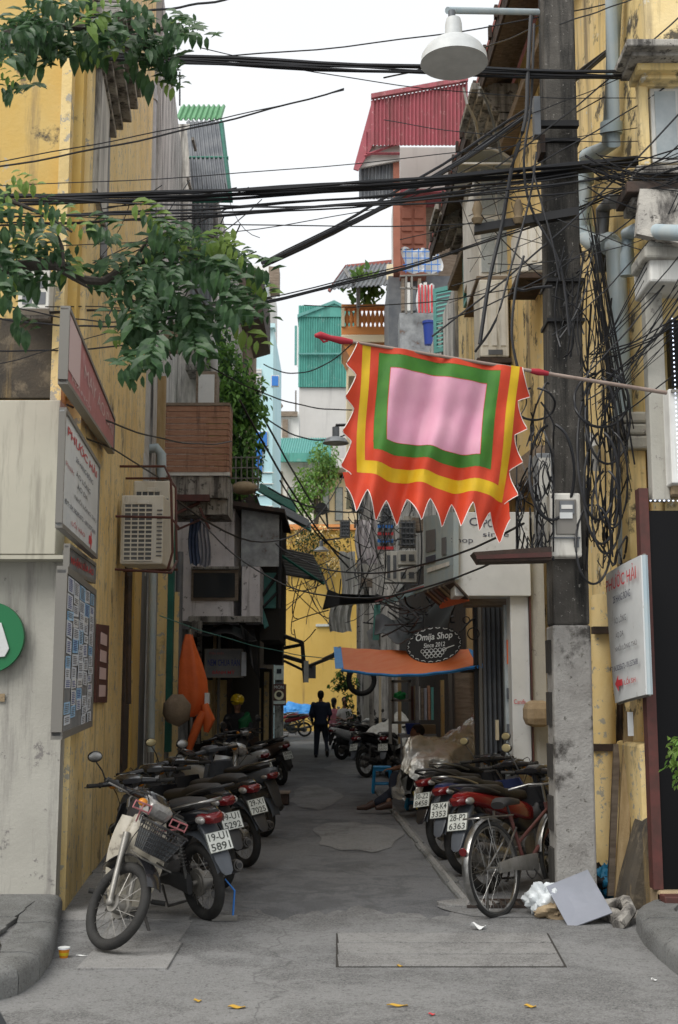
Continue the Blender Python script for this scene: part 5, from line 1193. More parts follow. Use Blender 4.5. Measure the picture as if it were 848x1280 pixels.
# orange awning
oa = T('orange_awning','orange tarpaulin awning with blue edging stretched over the right stalls','awning',tuple(at(510,838,15.5)))
a,b,c_,d_ = at(425,810,19.5),at(586,812,16.6),at(598,833,14.6),at(428,837,17.4)
def aw_(u,v): return a.lerp(b,u).lerp(d_.lerp(c_,u),v)+V((0,0,-.10*math.sin(math.pi*u)*(.3+.7*v)-.02*math.sin(math.pi*v)+.004*math.sin(u*31+v*4)+.004*math.sin(v*17+u*7)))
MB().grid(aw_,40,14,thick=.008).build('sheet','awning_orange',oa)
MB().tube([aw_(u/30,1.0) for u in range(31)],.022,n=6).build('hem','tarp_blue',oa)
MB().grid(lambda u,v: a.lerp(d_,v)+V((-.12*(1-u)+.02,0,.012)),3,6,thick=.006).build('hem','tarp_blue',oa); MB().grid(lambda u,v: aw_(1,v)+V((.0+.10*u,0,.01-.05*u)),3,6,thick=.006).build('hem','tarp_blue',oa)
MB().tube([a,at(418,818,19),at(405,824,20)],.03,n=6).build('arm','alu_frame',oa); MB().tube([at(598,834,14.6),at(578,838,15.2),at(600,838,15.6)],.035,n=6).build('arm','black',oa)
# ---------- right side beyond: shops row ----------
rs = T('market_row_building','dark old row building with open stalls behind the orange awning','building',(3,26,0))
def R2(D): return 2.12-.0323*(D-23)
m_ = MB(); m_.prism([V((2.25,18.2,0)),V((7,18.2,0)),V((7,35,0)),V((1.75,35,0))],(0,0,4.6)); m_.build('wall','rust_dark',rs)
m_ = MB(); m_.prism([V((2.15,21.5,4.6)),V((7,21.5,4.6)),V((7,35.5,4.6)),V((1.7,35.5,4.6))],(0,0,4.6)); m_.build('upper_wall','grey_render',rs)
m_ = MB(); m_.prism([V((1.70,35.6,0)),V((7,35.6,0)),V((7,46,0)),V((1.25,46,0))],(0,0,8.5)); m_.build('far_wall','grey_render',rs)
for i,(x0,y0,x1,y1,D,mm) in enumerate([(562,840,566,960,18.2,'alu_frame'),(570,840,600,1000,18.0,'timber_grey'),(584,760,602,840,17.6,'plank_pale'),(552,850,556,950,18.3,'yellow_side'),(520,845,524,930,19.5,'zinc'),(498,845,502,930,22,'plank_pale'),(486,840,490,930,24,'alu_frame'),(474,845,477,930,26,'cream_far'),(462,845,468,930,29,'old_concrete'),(470,760,476,840,28,'old_concrete'),(455,650,462,930,33,'white_plaster'),(446,700,452,930,38,'old_concrete')]): MB().fb(x0,y0,x1,y1,D,.15).build('post',mm,rs)
# stall interior: shelf racks
rk = T('shelf_rack','white metal rack with folded goods and a green bag under the orange awning','rack',tuple(at(505,900,20)))
for x in (490,511): MB().fb(x,850,x+3,905,20,.06).build('upright','alu_frame',rk)
for y in (850,874,902): MB().fb(490,y,514,y+3,20,.4).build('shelf','alu_frame',rk)
bag('green_bag','green plastic bag on the rack under the orange awning',tuple(at(500,869,20)),(.09,.08,.07),'plastic_green')
for i in range(7):
    x = 514+i*4.2; MB().fb(x,856+rnd.randint(0,8),x+3.2,900,20.2,.15).thing('fabric_roll',['iron_red','clay','white_paint','timber_grey','cloth_plaid','wood_brown','teal_paint'][i],['dark red fabric roll, first right of the green bag rack','tan fabric roll standing beside the dark red one','white fabric roll in the middle of the stall','grey brown fabric roll right of the white one','plaid fabric roll in the dark stall','brown fabric roll near the right end of the stall','teal edged fabric roll, last on the right in the stall'][i],'fabric roll',group='fabric rolls in the stall')
t = T('stall_table','small metal frame table with a blue tub beside the seated man','table',tuple(at(520,950,18.6)))
MB().fb(500,918,546,922,18.6,.6).build('table_top','zinc',t)
for x in (501,543): MB().fb(x,922,x+2,985,18.6,.04).build('leg','zinc',t)
MB().tube([at(516,918,18.7),at(516,904,18.7)],[.09,.12],n=14).thing('blue_tub','plastic_blue','dark blue tub standing on the small stall table','tub')
MB().fb(526,906,545,918,18.8,.3).thing('carton','clay','low tan carton beside the blue tub on the stall table','carton')
t = T('spare_tyre','black tyre hanging on the post left of the stall rack','tyre',tuple(at(451,850,27))); MB().torus(at(452,850,27),(.3,-1,0),.30,.06,n=28,m=8).build('tyre_ring','rubber',t)
plantthing('hanging_plant','dark leafy hanging plant left of the hanging tyre','plant',[(at(432,853,30),.30,.25,.28,260),(at(440,880,30),.12,.1,.3,60)],.11,['leaf_dark','leaf_mid'],[([at(436,815,30),at(434,845,30)],.01)])
# AC pair on the white far wall + umbrella cloths
for i,(x0,y0,x1,y1,D) in enumerate([(481,689,498,728,24.5),(498,688,521,706,23.6),(498,710,521,728,23.6)]):
    t = T('air_conditioner',['narrow white unit at the left of the stacked pair above the dark awnings','upper white unit of the stacked pair left of the poster box','lower white unit of the stacked pair left of the poster box'][i],'air conditioner',tuple(at(x0,y1,D)))
    MB().fb(x0,y0,x1,y1,D,.35).build('casing','ac_shell',t,bev=.01)
    for k in range(2): MB().fb(x0+3+k*(x1-x0)*.45,y0+5,x0+(x1-x0)*(.42+.45*k),y1-5,D-.01,.02).build('vent','metal_grey',t)
# black draped cloth and teal awning arms
t = T('black_canopy','sagging black mesh canopy above the Omija Shop sign','canopy',tuple(at(520,790,17)))
a1_,b1q,c1_,d1_ = at(470,770,21),at(572,742,16.5),at(560,790,15.6),at(468,790,19)
MB().grid(lambda u,v: a1_.lerp(b1q,u).lerp(d1_.lerp(c1_,u),v)+V((0,.05*math.sin(u*13),-.15*math.sin(math.pi*u)+.05*math.sin(u*17+v*5))),30,8,thick=.01).build('sheet','black',t)
t = T('black_awning','folded black awning roll pointing left over the alley','awning',tuple(at(405,760,26)))
MB().prism([at(403,762,26),at(410,736,26),at(424,742,26),at(478,744,24),at(480,752,24),at(424,756,26)],(0,.25,0)).build('roll','black',t,bev=.02)
t = T('teal_awning_arm','pale teal painted awning beam sloping up to the poster box','awning frame',tuple(at(480,760,20)))
MB().prism([at(478,748,21),at(530,730,17),at(530,738,17),at(480,757,21)],(0,.12,0)).build('beam','blue_pale',t); MB().prism([at(468,756,21),at(476,756,21),at(474,800,21),at(466,800,21)],(0,.08,0)).build('post','teal_paint',t)
MB().tube([at(470,752,21),at(530,733,17)],.02,n=5).build('red_edge','sign_rose',t)
m_ = MB(); m_.prism([at(458,790,22),at(468,782,22),at(480,830,22),at(472,838,22)],(0,.05,0)); m_.thing('leaning_board','zinc','grey board leaning left of the black canopy','board')
def drape(label, x0,y0,x1,y1,D,m,name='hanging_cloth'):
    return cloth(name,label,x0,y0,x1,y1,D,m,'cloth',.08)
drape('pale lilac wrapped cloth bundle hanging on the right facade left of the stacked units',446,650,470,705,26,'plaster_lilac')
drape('blue and red striped cloth hanging under the flag fringe',472,652,492,690,25,'sign_white')
t = bpy.context.scene.objects['hanging_cloth.001']
for i in range(4): MB().fb(472,656+i*9,492,660+i*9,24.85,.01).build('stripe','blue_strong' if i%2==0 else 'sign_red',t)
drape('grey white tarp hanging lowest at the far right before the yellow wall',413,745,440,790,33,'cloth_white')
drape('white sheet draped down the far right facade above the tarp',426,690,446,750,30,'white_far')
# window grids on the right facade
for (x0,y0,x1,y1,D) in [(500,650,520,684,23),(476,630,490,680,25),(440,600,455,640,31),(425,650,438,672,38)]:
    f_ = MB().fb(x0,y0,x1,y1,D,.2).build('window','alu_frame',rs); MB().fb(x0+2,y0+2,x1-2,y1-2,D-.02,.03).build('pane','glass_dark',f_)
    m_ = MB()
    for i in range(4): m_.tube([at(x0+(x1-x0)*(i+.5)/4,y0,D-.15),at(x0+(x1-x0)*(i+.5)/4,y1,D-.15)],.012,n=4)
    for i in range(5): m_.tube([at(x0,y0+(y1-y0)*(i+.5)/5,D-.15),at(x1,y0+(y1-y0)*(i+.5)/5,D-.15)],.012,n=4)
    stuff(m_.build('window_bars','metal_grey',rs))
for k in range(10):
    x = rnd.uniform(440,520); y = rnd.uniform(640,735); D = 23+(520-x)/80*12; MB().fb(x,y,x+rnd.uniform(5,14),y+rnd.uniform(5,18),D-.6,.3).build('wall_fitting',rnd.choice(['zinc','timber_grey','white_plaster','alu_frame','clay']),rs)
# distant haze-free backdrop houses beyond the junction
bk = T('backdrop_house','plain grey house behind the left roofs at the far end','building',(-6,75,0)); MB().fb(262,560,345,900,72,6).build('wall','concrete_far',bk)
# ---------- motorcycles ----------
def bikeM(rear, yaw, lean=9):
    return Matrix.Translation(V((rear[0],rear[1],0)))@Matrix.Rotation(R(yaw),4,'Z')@Matrix.Rotation(R(-lean),4,'X')@Matrix.Translation((.60,0,0))
def wheel(t, M, x, r, wide, spokes, name, lowres=False, alloy=False, hub=.06, disc=False):
    n = 20 if lowres else 40
    wm = MB(M); c = V((x,0,r))
    wm.torus(c,(0,1,0),r-wide*.5-.012,.010,n=n,m=8,r2=.026)
    wm.cyl(c+V((0,.05,0)),c-V((0,.05,0)),hub,n=18)
    wm.cyl(c+V((0,.085,0)),c-V((0,.085,0)),.018,n=10)
    wm.cyl(c+V((0,.045,0)),c+V((0,.02,0)),hub*1.45,n=22); 
    ri = r-wide*.5-.02
    if alloy:
        for k in range(5):
            g = 2*math.pi*k/5+.3
            for s in (-1,1):
                a = g+s*.10; wm.tube([c+V((math.cos(g)*hub*.7,0,math.sin(g)*hub*.7)),c+V((math.cos(a)*ri,0,math.sin(a)*ri))],[.016,.011],n=5)
    else:
        for k in range(spokes):
            g = 2*math.pi*k/spokes; s = 1 if k%2 else -1; a = g+(.42 if (k//2)%2 else -.42)
            wm.tube([c+V((math.cos(a)*hub,s*.04,math.sin(a)*hub)),c+V((math.cos(g)*ri,0,math.sin(g)*ri))],.0022,n=3,caps=False)
    w_ = wm.build(name,'alloy',t)
    tm = MB(M); tm.torus(c,(0,1,0),r-wide*.5,wide*.5,n=n,m=12,r2=wide*.46); tm.build('tyre','rubber',w_)
    if disc: MB(M).torus(c+V((0,.06,0)),(0,1,0),.075,.03,n=20,m=4,r2=.002).build('brake_disc','chrome',w_)
    return w_
def plate_part(t, M, c, lines, tilt=20, w_=.20, h_=.15, parent=None, yawp=0):
    """plate faces backwards (-x)"""
    q = M@Matrix.Translation(c)@Matrix.Rotation(R(yawp),4,'Z')@Matrix.Rotation(R(tilt),4,'Y')
    p = MB(q).box((0,0,0),(.006,w_,h_)).build('number_plate','plate',t,bev=.002)
    MB(q).box((-.004,0,h_/2-.002),(.004,w_,.004)).box((-.004,0,-h_/2+.002),(.004,w_,.004)).box((-.004,w_/2-.002,0),(.004,.004,h_-.008)).box((-.004,-w_/2+.002,0),(.004,.004,h_-.008)).build('plate_rim','plate_ink',p)
    for s_,z in zip(lines,(h_*.24,-h_*.24)):
        f = q@frame_M((-.0045,0,z),(0,-1,0),(0,0,1)); text(p,s_,f,w_*.80,h_*.36,'plate_ink','plate_lettering',ex=.001,bold=.012)
def mirror(t, M, y, face, z0=1.0, x0=.40, lift=.20, out=.12, m='mirror_dark'):
    s = 1 if y>0 else -1
    a = V((x0,y,z0)); b = V((x0-.02,y+s*out*.4,z0+lift*.55)); c = V((x0-.03,y+s*out,z0+lift))
    MB(M).tube([a,b,c],.006,n=6).build('mirror_stalk','bike_plastic',t)
    q = MB(M); q.ell(c+V((.0,0,.03)),(.018,.062,.045),nu=16,nv=8); mm = q.build('mirror',m,t)
    q = MB(M); q.ell(c+V((-.014,0,.03)),(.006,.055,.038),nu=16,nv=6); q.build('mirror_glass',face,mm)
def bike(label, M, kind='wave', col='bike_black', trim='bike_plastic', plate=None, steer=0, basket=False, mir='chrome', low=False, group=None, seat='seat_vinyl', fen=None, tail='lens_red', rail='chrome', mirrors=(1,1), name='motorcycle', front='bike_black', panel=None, rails=True, guard=False, flap='bike_grey'):
    t = T(name,label,'motorcycle',group=group or 'motorcycles parked along the alley',M=M)
    # steering axis
    hp = V((.47,0,.80)); ax = V((-math.sin(R(26)),0,math.cos(R(26))))
    Mf = M@Matrix.Translation(hp)@Matrix.Rotation(R(steer),4,ax)@Matrix.Translation(-hp)
    scooter = kind=='scooter'
    rw = .235 if scooter else .285; wd = .095 if scooter else .075
    xf, xr = (.62,-.58) if scooter else (.64,-.60)
    wheel(t,Mf,xf,rw,wd*.95,28,'front_wheel',low,alloy=scooter,hub=.055,disc=scooter)
    wheel(t,M,xr,rw,wd*1.08,28,'rear_wheel',low,alloy=scooter,hub=.07)
    n = 10 if low else 16
    # fork
    for s in (-1,1):
        q = MB(Mf); q.tube([V((xf,s*.075,rw)),V((xf-.10,s*.075,rw+.22)),V((xf-.19,s*.07,rw+.42))],[.020,.019,.026],n=10)
        q.ell((xf-.005,s*.075,rw),(.030,.02,.030),nu=10,nv=6); q.build('fork_leg','alloy' if not scooter else 'bike_plastic',t)
    # front mudguard
    q = MB(Mf); c = V((xf,0,rw)); R0 = rw+.028
    def fm(u,v):
        g = R(38+112*u) if not scooter else R(25+115*u); wv = (.058+.012*math.sin(math.pi*u))*(1.15 if scooter else 1); a = (v-.5)*2; rr = R0+.02*(1-a*a)+(.02 if scooter else 0)
        return c+V((math.cos(g)*rr, a*wv, math.sin(g)*rr))
    q.grid(fm,16,6,thick=.006); q.build('front_mudguard',fen or (col if scooter else front),t)
    # frame spine + engine
    q = MB(M)
    if not scooter:
        q.tube([(.44,0,.72),(.25,0,.50),(-.05,0,.42),(-.35,0,.50),(-.62,0,.72)],.030,n=8)
        q.tube([(xr,.10,rw),(-.12,.10,.33)],.022,n=6); q.tube([(xr,-.10,rw),(-.12,-.10,.33)],.022,n=6); q.build('frame','bike_plastic',t)
        q = MB(M); q.loft([(-.22,0,.33),(-.12,0,.33),(.03,0,.32),(.12,0,.33)],[.08,.115,.12,.07],[.07,.105,.10,.07],n=14)
        q.loft([(.08,0,.36),(.16,0,.38),(.30,0,.41)],[.055,.075,.065],[.05,.07,.06],n=12,sq=5)
        for k in range(5): q.box((.15+k*.032,0,.378+k*.007),(.010,.17,.155))
        q.cyl((-.06,.13,.32),(-.06,.10,.32),.085,n=18); q.cyl((-.05,-.135,.32),(-.05,-.10,.32),.092,n=18); q.build('engine','engine_grey',t)
        q = MB(M); q.loft([(-.10,.115,.30),(-.34,.12,.30),(xr-.02,.12,.29)],[.022,.022,.022],[.055,.05,.075],n=12,sq=3.5); q.build('chain_cover','bike_plastic' if col!='bike_cream' else 'alloy',t)
    else:
        q.tube([(.40,0,.72),(.30,0,.35),(.10,0,.22),(-.25,0,.26)],.035,n=8); q.build('frame','bike_plastic',t)
        q = MB(M); q.loft([(-.20,.07,.25),(-.38,.09,.25),(xr-.06,.10,.25)],[.05,.06,.05],[.075,.08,.07],n=12,sq=3); q.cyl((xr,.15,.25),(xr,.06,.25),.075,n=16); q.build('engine','engine_grey',t)
    # exhaust
    q = MB(M)
    if not scooter: q.tube([(.28,-.04,.36),(.30,-.08,.26),(.15,-.13,.20),(-.12,-.15,.20),(-.25,-.15,.24)],.015,n=8,caps=False); q.build('exhaust_pipe','chrome',t)
    else: q.tube([(-.30,-.08,.22),(-.35,-.13,.22)],.018,n=6); q.build('exhaust_pipe','chrome',t)
    q = MB(M); e0,e1 = (V((-.25,-.155,.25)),V((-.86,-.165,.39))) if not scooter else (V((-.30,-.15,.24)),V((-.74,-.17,.33)))
    q.tube([e0,e0.lerp(e1,.08),e0.lerp(e1,.95),e1],[.022,.046,.050,.040],n=16); q.tube([e1,e1.lerp(e0,-.03)],[.028,.028],n=12); sil = q.build('silencer','engine_grey' if trim!='chrome' else 'chrome',t)
    q = MB(M); q.tube([e0.lerp(e1,.35)+V((0,-.012,.006)),e0.lerp(e1,.75)+V((0,-.012,.006))],[.045,.046],n=12); q.build('heat_shield','chrome',sil)
    q = MB(M); q.cyl(e1+V((-.022,0,.003)),e1+V((-.006,0,0)),.020,n=12); q.build('tip','black',sil)
    # bodywork
    pn = panel or col
    if not scooter:
        q = MB(M); q.loft([(.16,0,.60),(.05,0,.62),(-.12,0,.665),(-.35,0,.71),(-.60,0,.765),(-.80,0,.80),(-.865,0,.80)],[.085,.115,.125,.118,.105,.085,.05],[.07,.085,.09,.075,.06,.045,.03],n=18,sq=3.2); q.build('side_panel',pn,t)
        q = MB(M); q.loft([(.12,0,.735),(.05,0,.765),(-.12,0,.775),(-.30,0,.80),(-.38,0,.83),(-.60,0,.85),(-.72,0,.845)],[.07,.105,.13,.13,.125,.115,.07],[.02,.045,.05,.045,.05,.042,.025],n=18,sq=3); q.build('seat',seat,t)
        # leg shields with centre tunnel
        def ls(u,v):
            a = (u-.5)*2; z = .26+.56*v; return V((.43-.10*v+.10*abs(a)**2*(.6+.4*(1-v))*-1+.03*math.sin(v*3), a*(.10+(.095 if kind=='dream' else .12)*math.sin(math.pi*min(1,.18+.75*(1-v)))), z))
        q = MB(M); q.grid(ls,14,12,thick=.010); q.build('leg_shield',col if kind!='dream' else 'bike_cream',t)
        q = MB(M); q.loft([(.40,0,.84),(.45,0,.74),(.47,0,.62),(.45,0,.50)],[.07,.105,.095,.05],[.05,.065,.06,.03],n=14,up=V((1,0,0))); q.build('front_cover',trim if kind!='dream' else 'bike_cream',t)
        q = MB(M); q.loft([(.36,0,.56),(.22,0,.50),(.05,0,.52),(-.08,0,.58)],[.06,.065,.07,.08],[.10,.08,.07,.05],n=12,sq=3); q.build('tunnel_cover',trim,t)
        hz, hx = .955, .42
    else:
        q = MB(M); q.loft([(-.02,0,.40),(-.08,0,.52),(-.22,0,.58),(-.45,0,.62),(-.68,0,.70),(-.86,0,.76),(-.90,0,.76)],[.13,.16,.175,.17,.145,.10,.05],[.16,.17,.14,.12,.09,.06,.03],n=20,sq=3.0); q.build('rear_body',pn,t)
        q = MB(M); q.loft([(.04,0,.70),(-.03,0,.745),(-.18,0,.755),(-.36,0,.775),(-.45,0,.80),(-.65,0,.825),(-.74,0,.82)],[.08,.12,.15,.15,.14,.12,.07],[.02,.04,.045,.04,.045,.04,.02],n=18,sq=3); q.build('seat',seat,t)
        def ls(u,v):
            a = (u-.5)*2; z = .24+.60*v; return V((.50-.12*v-.13*abs(a)**2, a*(.10+.13*math.sin(math.pi*min(1,.25+.55*(1-v)))), z))
        q = MB(M); q.grid(ls,14,12,thick=.05); q.build('front_apron',col,t)
        q = MB(M); q.loft([(.36,0,.24),(.2,0,.22),(.0,0,.22),(-.1,0,.26)],[.14,.17,.17,.13],[.03,.035,.035,.03],n=12,sq=5); q.build('floorboard',trim,t)
        q = MB(M); q.loft([(-.30,0,.42),(-.50,0,.44),(-.72,0,.50),(-.80,0,.50)],[.08,.085,.07,.04],[.06,.07,.07,.03],n=12); q.build('rear_inner_cover',trim,t)
        hz, hx = .965, .40
    # rear mudguard and plate
    c = V((xr,0,rw)); R1 = rw+.045
    def rm(u,v):
        g = R(75+88*u) if not scooter else R(95+80*u); a = (v-.5)*2; wv = .07; ex = .05*max(0,u-.4)
        return c+V((math.cos(g)*(R1+ex*.3)+0,a*wv*(1-.25*u),math.sin(g)*(R1+ex*.3)+.02*(1-u)+.015*(1-a*a)))
    q = MB(M); q.grid(rm,16,6,thick=.006); q.build('rear_mudguard','bike_grey' if not low else 'bike_plastic',t)
    if not scooter:
        q = MB(M); q.loft([(-.74,0,.72),(-.80,0,.66),(-.87,0,.57),(-.93,0,.48),(-.975,0,.40),(-.985,0,.375)],[.070,.072,.070,.066,.050,.025],[.03,.022,.014,.008,.006,.004],n=16,sq=4); q.build('tail_flap',flap,t)
        pc = V((-.905,0,.605)); 
    else:
        q = MB(M); q.loft([(-.78,0,.68),(-.85,0,.60),(-.90,0,.50),(-.94,0,.40),(-.945,0,.37)],[.075,.075,.066,.05,.025],[.03,.02,.01,.006,.004],n=16,sq=4); q.build('tail_flap','bike_plastic',t)
        pc = V((-.905,0,.56))
    if plate: plate_part(t,M,pc,plate,tilt=22)
    # tail light with indicators
    tx, tz = (-.855,.775) if not scooter else (-.87,.735)
    q = MB(M); q.loft([(tx+.12,0,tz+.012),(tx+.04,0,tz),(tx-.03,0,tz-.01),(tx-.055,0,tz-.02)],[.088,.092,.072,.035],[.036,.043,.038,.022],n=16,sq=3.4); q.build('tail_light',tail,t)
    for s in (-1,1):
        q = MB(M); q.ell((tx+.04,s*.088,tz-.012),(.060,.028,.030),nu=12,nv=8); q.build('indicator','lens_clear',t)
    if rails:
        q = MB(M); q.tube([(-.42,.13,.80),(-.60,.14,.845),(-.80,.11,.885),(-.87,.05,.895),(-.87,-.05,.895),(-.80,-.11,.885),(-.60,-.14,.845),(-.42,-.13,.80)],.013,n=8); q.build('grab_rail',rail,t)
    # rear shocks
    if not scooter:
        for s in (-1,1):
            q = MB(M); a,b = V((xr-.01,s*.135,rw+.05)),V((xr+.05,s*.135,.66)); q.tube([a,b],.012,n=6)
            for k in range(8): q.torus(a.lerp(b,.28+.075*k),b-a,.024,.0055,n=12,m=4)
            q.build('rear_shock','chrome',t)
    # handlebar nacelle
    q = MB(Mf); q.tube([(.47,0,.70),(.42,0,.93)],.03,n=8)
    q.loft([(hx+.13,0,hz-.045),(hx+.09,0,hz-.01),(hx,0,hz+.01),(hx-.07,0,hz+.01)],[.06,.095,.115,.08],[.055,.07,.05,.02],n=16,sq=3)
    q.loft([(hx+.01,-.24,hz-.01),(hx+.01,-.10,hz),(hx+.01,.10,hz),(hx+.01,.24,hz-.01)],[.022,.045,.045,.022],[.02,.03,.03,.02],n=12,up=Z); q.build('headlight_nacelle',col if scooter else front,t)
    q = MB(Mf); q.loft([(hx+.05,0,hz-.03),(hx+.12,0,hz-.035),(hx+.16,0,hz-.045),(hx+.175,0,hz-.05)],[.085,.09,.075,.03] if kind!='dream' else [.10,.105,.095,.05],[.055,.06,.045,.02] if kind!='dream' else [.055,.06,.052,.025],n=20,sq=4.2,up=Z); q.build('headlight','lens_clear',t)
    q = MB(Mf); q.grid(lambda u,v:V((hx+.06-.10*u,(v-.5)*.13*(1-.2*u),hz+.052-.022*u)),4,6,thick=.006); q.build('instrument_dial','glass_grey',t)
    for s in (-1,1):
        q = MB(Mf); q.ell((hx+.09,s*.115,hz-.03),(.035,.035,.028),nu=12,nv=8); q.build('indicator','lens_amber',t)
        q = MB(Mf); q.tube([(hx-.01,s*.23,hz-.01),(hx-.055,s*.36,hz-.005)],.017,n=10); q.torus((hx-.016,s*.25,hz-.01),(-.3,s,0),.018,.006,n=12,m=5); q.build('grip','rubber',t)
        q = MB(Mf); q.tube([(hx+.03,s*.21,hz-.02),(hx+.03,s*.27,hz-.02),(hx-.005,s*.37,hz-.02)],.0065,n=5); q.build('brake_lever','chrome',t)
        if mirrors[0 if s<0 else 1]: mirror(t,Mf,s*.19,mir,z0=hz,x0=hx,lift=.19,out=.10)
    if not low:
        q = MB(Mf)
        for s in (-1,1):
            q.tube(smooth([(hx+.03,s*.20,hz-.02),(hx+.14,s*.16,hz+.03),(hx+.15,s*.07,hz-.10),(hx+.08,s*.05,hz-.26),(xf-.10,s*.07,rw+.25)],3),.0045,n=4,caps=False)
        q.tube(smooth([(hx+.03,-.22,hz-.02),(hx+.10,-.14,hz+.06),(hx+.05,-.04,hz-.02),(hx,-.02,hz-.2)],3),.004,n=4,caps=False); q.build('control_cables','rubber',t)
    # pegs, stand
    q = MB(M); q.tube([(.02,-.26,.245),(.02,.26,.245)],.011,n=6); q.tube([(-.34,-.21,.34),(-.34,.21,.34)],.009,n=6); q.build('foot_pegs','engine_grey',t)
    for s in (-1,1):
        q = MB(M); q.tube([(.02,s*.17,.247),(.02,s*.27,.25)],.018,n=8); q.build('peg_rubber','rubber',t)
    q = MB(M); q.tube([(-.02,.10,.22),(.04,.20,.05),(.05,.235,.03)],.011,n=6); q.box((.055,.24,.028),(.05,.03,.008)); q.build('side_stand','engine_grey',t)
    q = MB(M); q.tube([(-.18,.11,.23),(-.28,.13,.09),(-.28,-.13,.09),(-.18,-.11,.23)],.012,n=6); q.build('centre_stand','engine_grey',t)
    if basket:
        q = MB(Mf); x0,x1,zb,zt = .60,.83,.66,.84
        def ring_(z,k): 
            a = .04*(1-k); return [V((x0+a*.4,-.13+a,z)),V((x1-.05-a,-.15+a,z)),V((x1-a,-.10+a,z)),V((x1-a,.10-a,z)),V((x1-.05-a,.15-a,z)),V((x0+a*.4,.13-a,z))]
        for k in range(7): q.tube(ring_(zb+(zt-zb)*k/6,k/6),.005 if k<6 else .009,n=5,closed=True)
        t0,t1_ = ring_(zb,0),ring_(zt,1)
        for i in range(6):
            for j in range(5 if i!=5 else 4):
                u = j/5; a = t0[i].lerp(t0[(i+1)%6],u); b = t1_[i].lerp(t1_[(i+1)%6],u); q.tube([a,b],.004,n=4)
        for j in range(6): q.tube([V((x0+.03,-.09+.036*j,zb)),V((x1-.05,-.09+.036*j,zb))],.004,n=4)
        bk_ = q.build('basket','bike_black',t)
        q = MB(Mf); q.prism([r_ for r_ in ring_(zb,0)],(0,0,.006)); 
        f0,f1 = ring_(zb+.002,0),ring_(zt-.06,.7)
        for i in (0,1,2,3,4): q.prism([f0[i]+(f0[(i+1)%6]-f0[i])*.02,f0[(i+1)%6],f1[(i+1)%6],f1[i]],(0,0,.001))
        q.build('basket_liner','glass_dark',bk_)
        for s in (-1,1):
            q = MB(Mf)
            for zz in (0,.045): q.tube([(.60,s*.17-.07,.87+zz),(.60,s*.17+.07,.88+zz)],.006,n=5)
            for k in range(3): q.tube([(.60,s*.17-.07+.07*k,.87),(.60,s*.17-.07+.07*k,.92)],.005,n=5)
            q.tube([(.60,s*.17,.87),(.52,s*.10,.80)],.006,n=5); q.build('red_rack','sign_rose',t)
        q = MB(Mf); q.tube([(xf+.0,-.12,rw+.34),(xf+.16,-.13,rw+.33),(xf+.18,0,rw+.33),(xf+.16,.13,rw+.33),(xf,.12,rw+.34)],.006,n=5); q.build('basket_stay','chrome',t)
    if guard:
        q = MB(M); q.tube([(.22,-.16,.25),(.44,-.2,.35),(.44,-.2,.62),(.36,-.12,.70)],.010,n=6); q.tube([(.22,.16,.25),(.44,.2,.35),(.44,.2,.62),(.36,.12,.70)],.010,n=6); q.build('crash_bar','chrome',t)
    return t
G_ = lambda x,y: gnd(x,y)
# left row
def rearp(px,py): p = gnd(px,py); return (p.x,p.y)
fw = gnd(133,1191)
h0 = -82.0   # heading of the cream one: towards the viewer
d_ = V((math.cos(R(h0)),math.sin(R(h0)),0)); r0 = fw-d_*1.24
bike('cream motorcycle with a black front basket facing the viewer, first in the left row',bikeM((r0.x+.06,r0.y),h0,11),kind='dream',col='bike_cream',panel='bike_black',front='bike_black',steer=40,basket=True,mirrors=(0,0),trim='bike_cream',guard=False)
bike('black motorcycle with plate 19-U1 5891, rear wheel nearest the viewer on the left',bikeM(rearp(258,1150),127,8),plate=('19-U1','5891'),steer=-12,mirrors=(0,1),guard=True)
bike('black motorcycle with a bright red tail and partly hidden plate ending 292',flap='bike_plastic',M=bikeM(rearp(274,1112),127,7),plate=('19-U1','5292'),steer=-8,tail='lens_red',col='bike_black',panel='bike_black',mirrors=(1,0),rail='bike_plastic')
bike('black motorcycle with plate ending 7025, in front of the silver scooter on the left',flap='bike_plastic',M=bikeM(rearp(306,1084),131,8),plate=('29-X1','7025'),steer=-15,mirrors=(0,1),mir='mirror_back',rails=False)
bike('dark scooter with a round silencer tip behind the plate 7025 motorcycle',bikeM(rearp(332,1046),128,8),kind='scooter',col='bike_grey',plate=None,steer=0,mirrors=(0,0),trim='engine_grey')
fw = gnd(292,1030); h0=-50; d_ = V((math.cos(R(h0)),math.sin(R(h0)),0)); r0 = fw-d_*1.2
bike('silver scooter facing the viewer with cream backed mirrors in the left row',bikeM((r0.x,r0.y),h0,9),kind='scooter',col='bike_silver',plate=None,steer=15,mir='mirror_back',mirrors=(1,1))
bike('black scooter with red tail and white plate behind the silver scooter',bikeM(rearp(326,1003),125,8),kind='scooter',col='bike_black',panel='bike_silver',plate=('29-S6','4471'),steer=0,mirrors=(0,0),low=True,rail='chrome')
bike('bronze scooter with brown seat and chrome rail, farthest out of the left row',bikeM(rearp(352,982),128,8),kind='scooter',col='bike_bronze',plate=('30-H4','0218'),seat='seat_vinyl',steer=0,mirrors=(1,0),low=True)
bike('black and yellow motorcycle seen from behind near the helmeted rider',bikeM(rearp(334,930),96,4),kind='wave',col='bike_yellow',panel='bike_yellow',front='bike_black',plate=('29-Y3','6120'),low=True,mirrors=(1,1))
bike('black motorcycle the helmeted rider sits on, mostly hidden on the left',bikeM((-2.18,23.75),-70,2),kind='wave',col='bike_black',plate=None,low=True)
bike('red motorcycle parked side on before the yellow wall with its wheel to the right',bikeM(rearp(381,921),176,5),kind='wave',col='bike_red',panel='bike_red',front='bike_red',plate=None,low=True,trim='chrome')
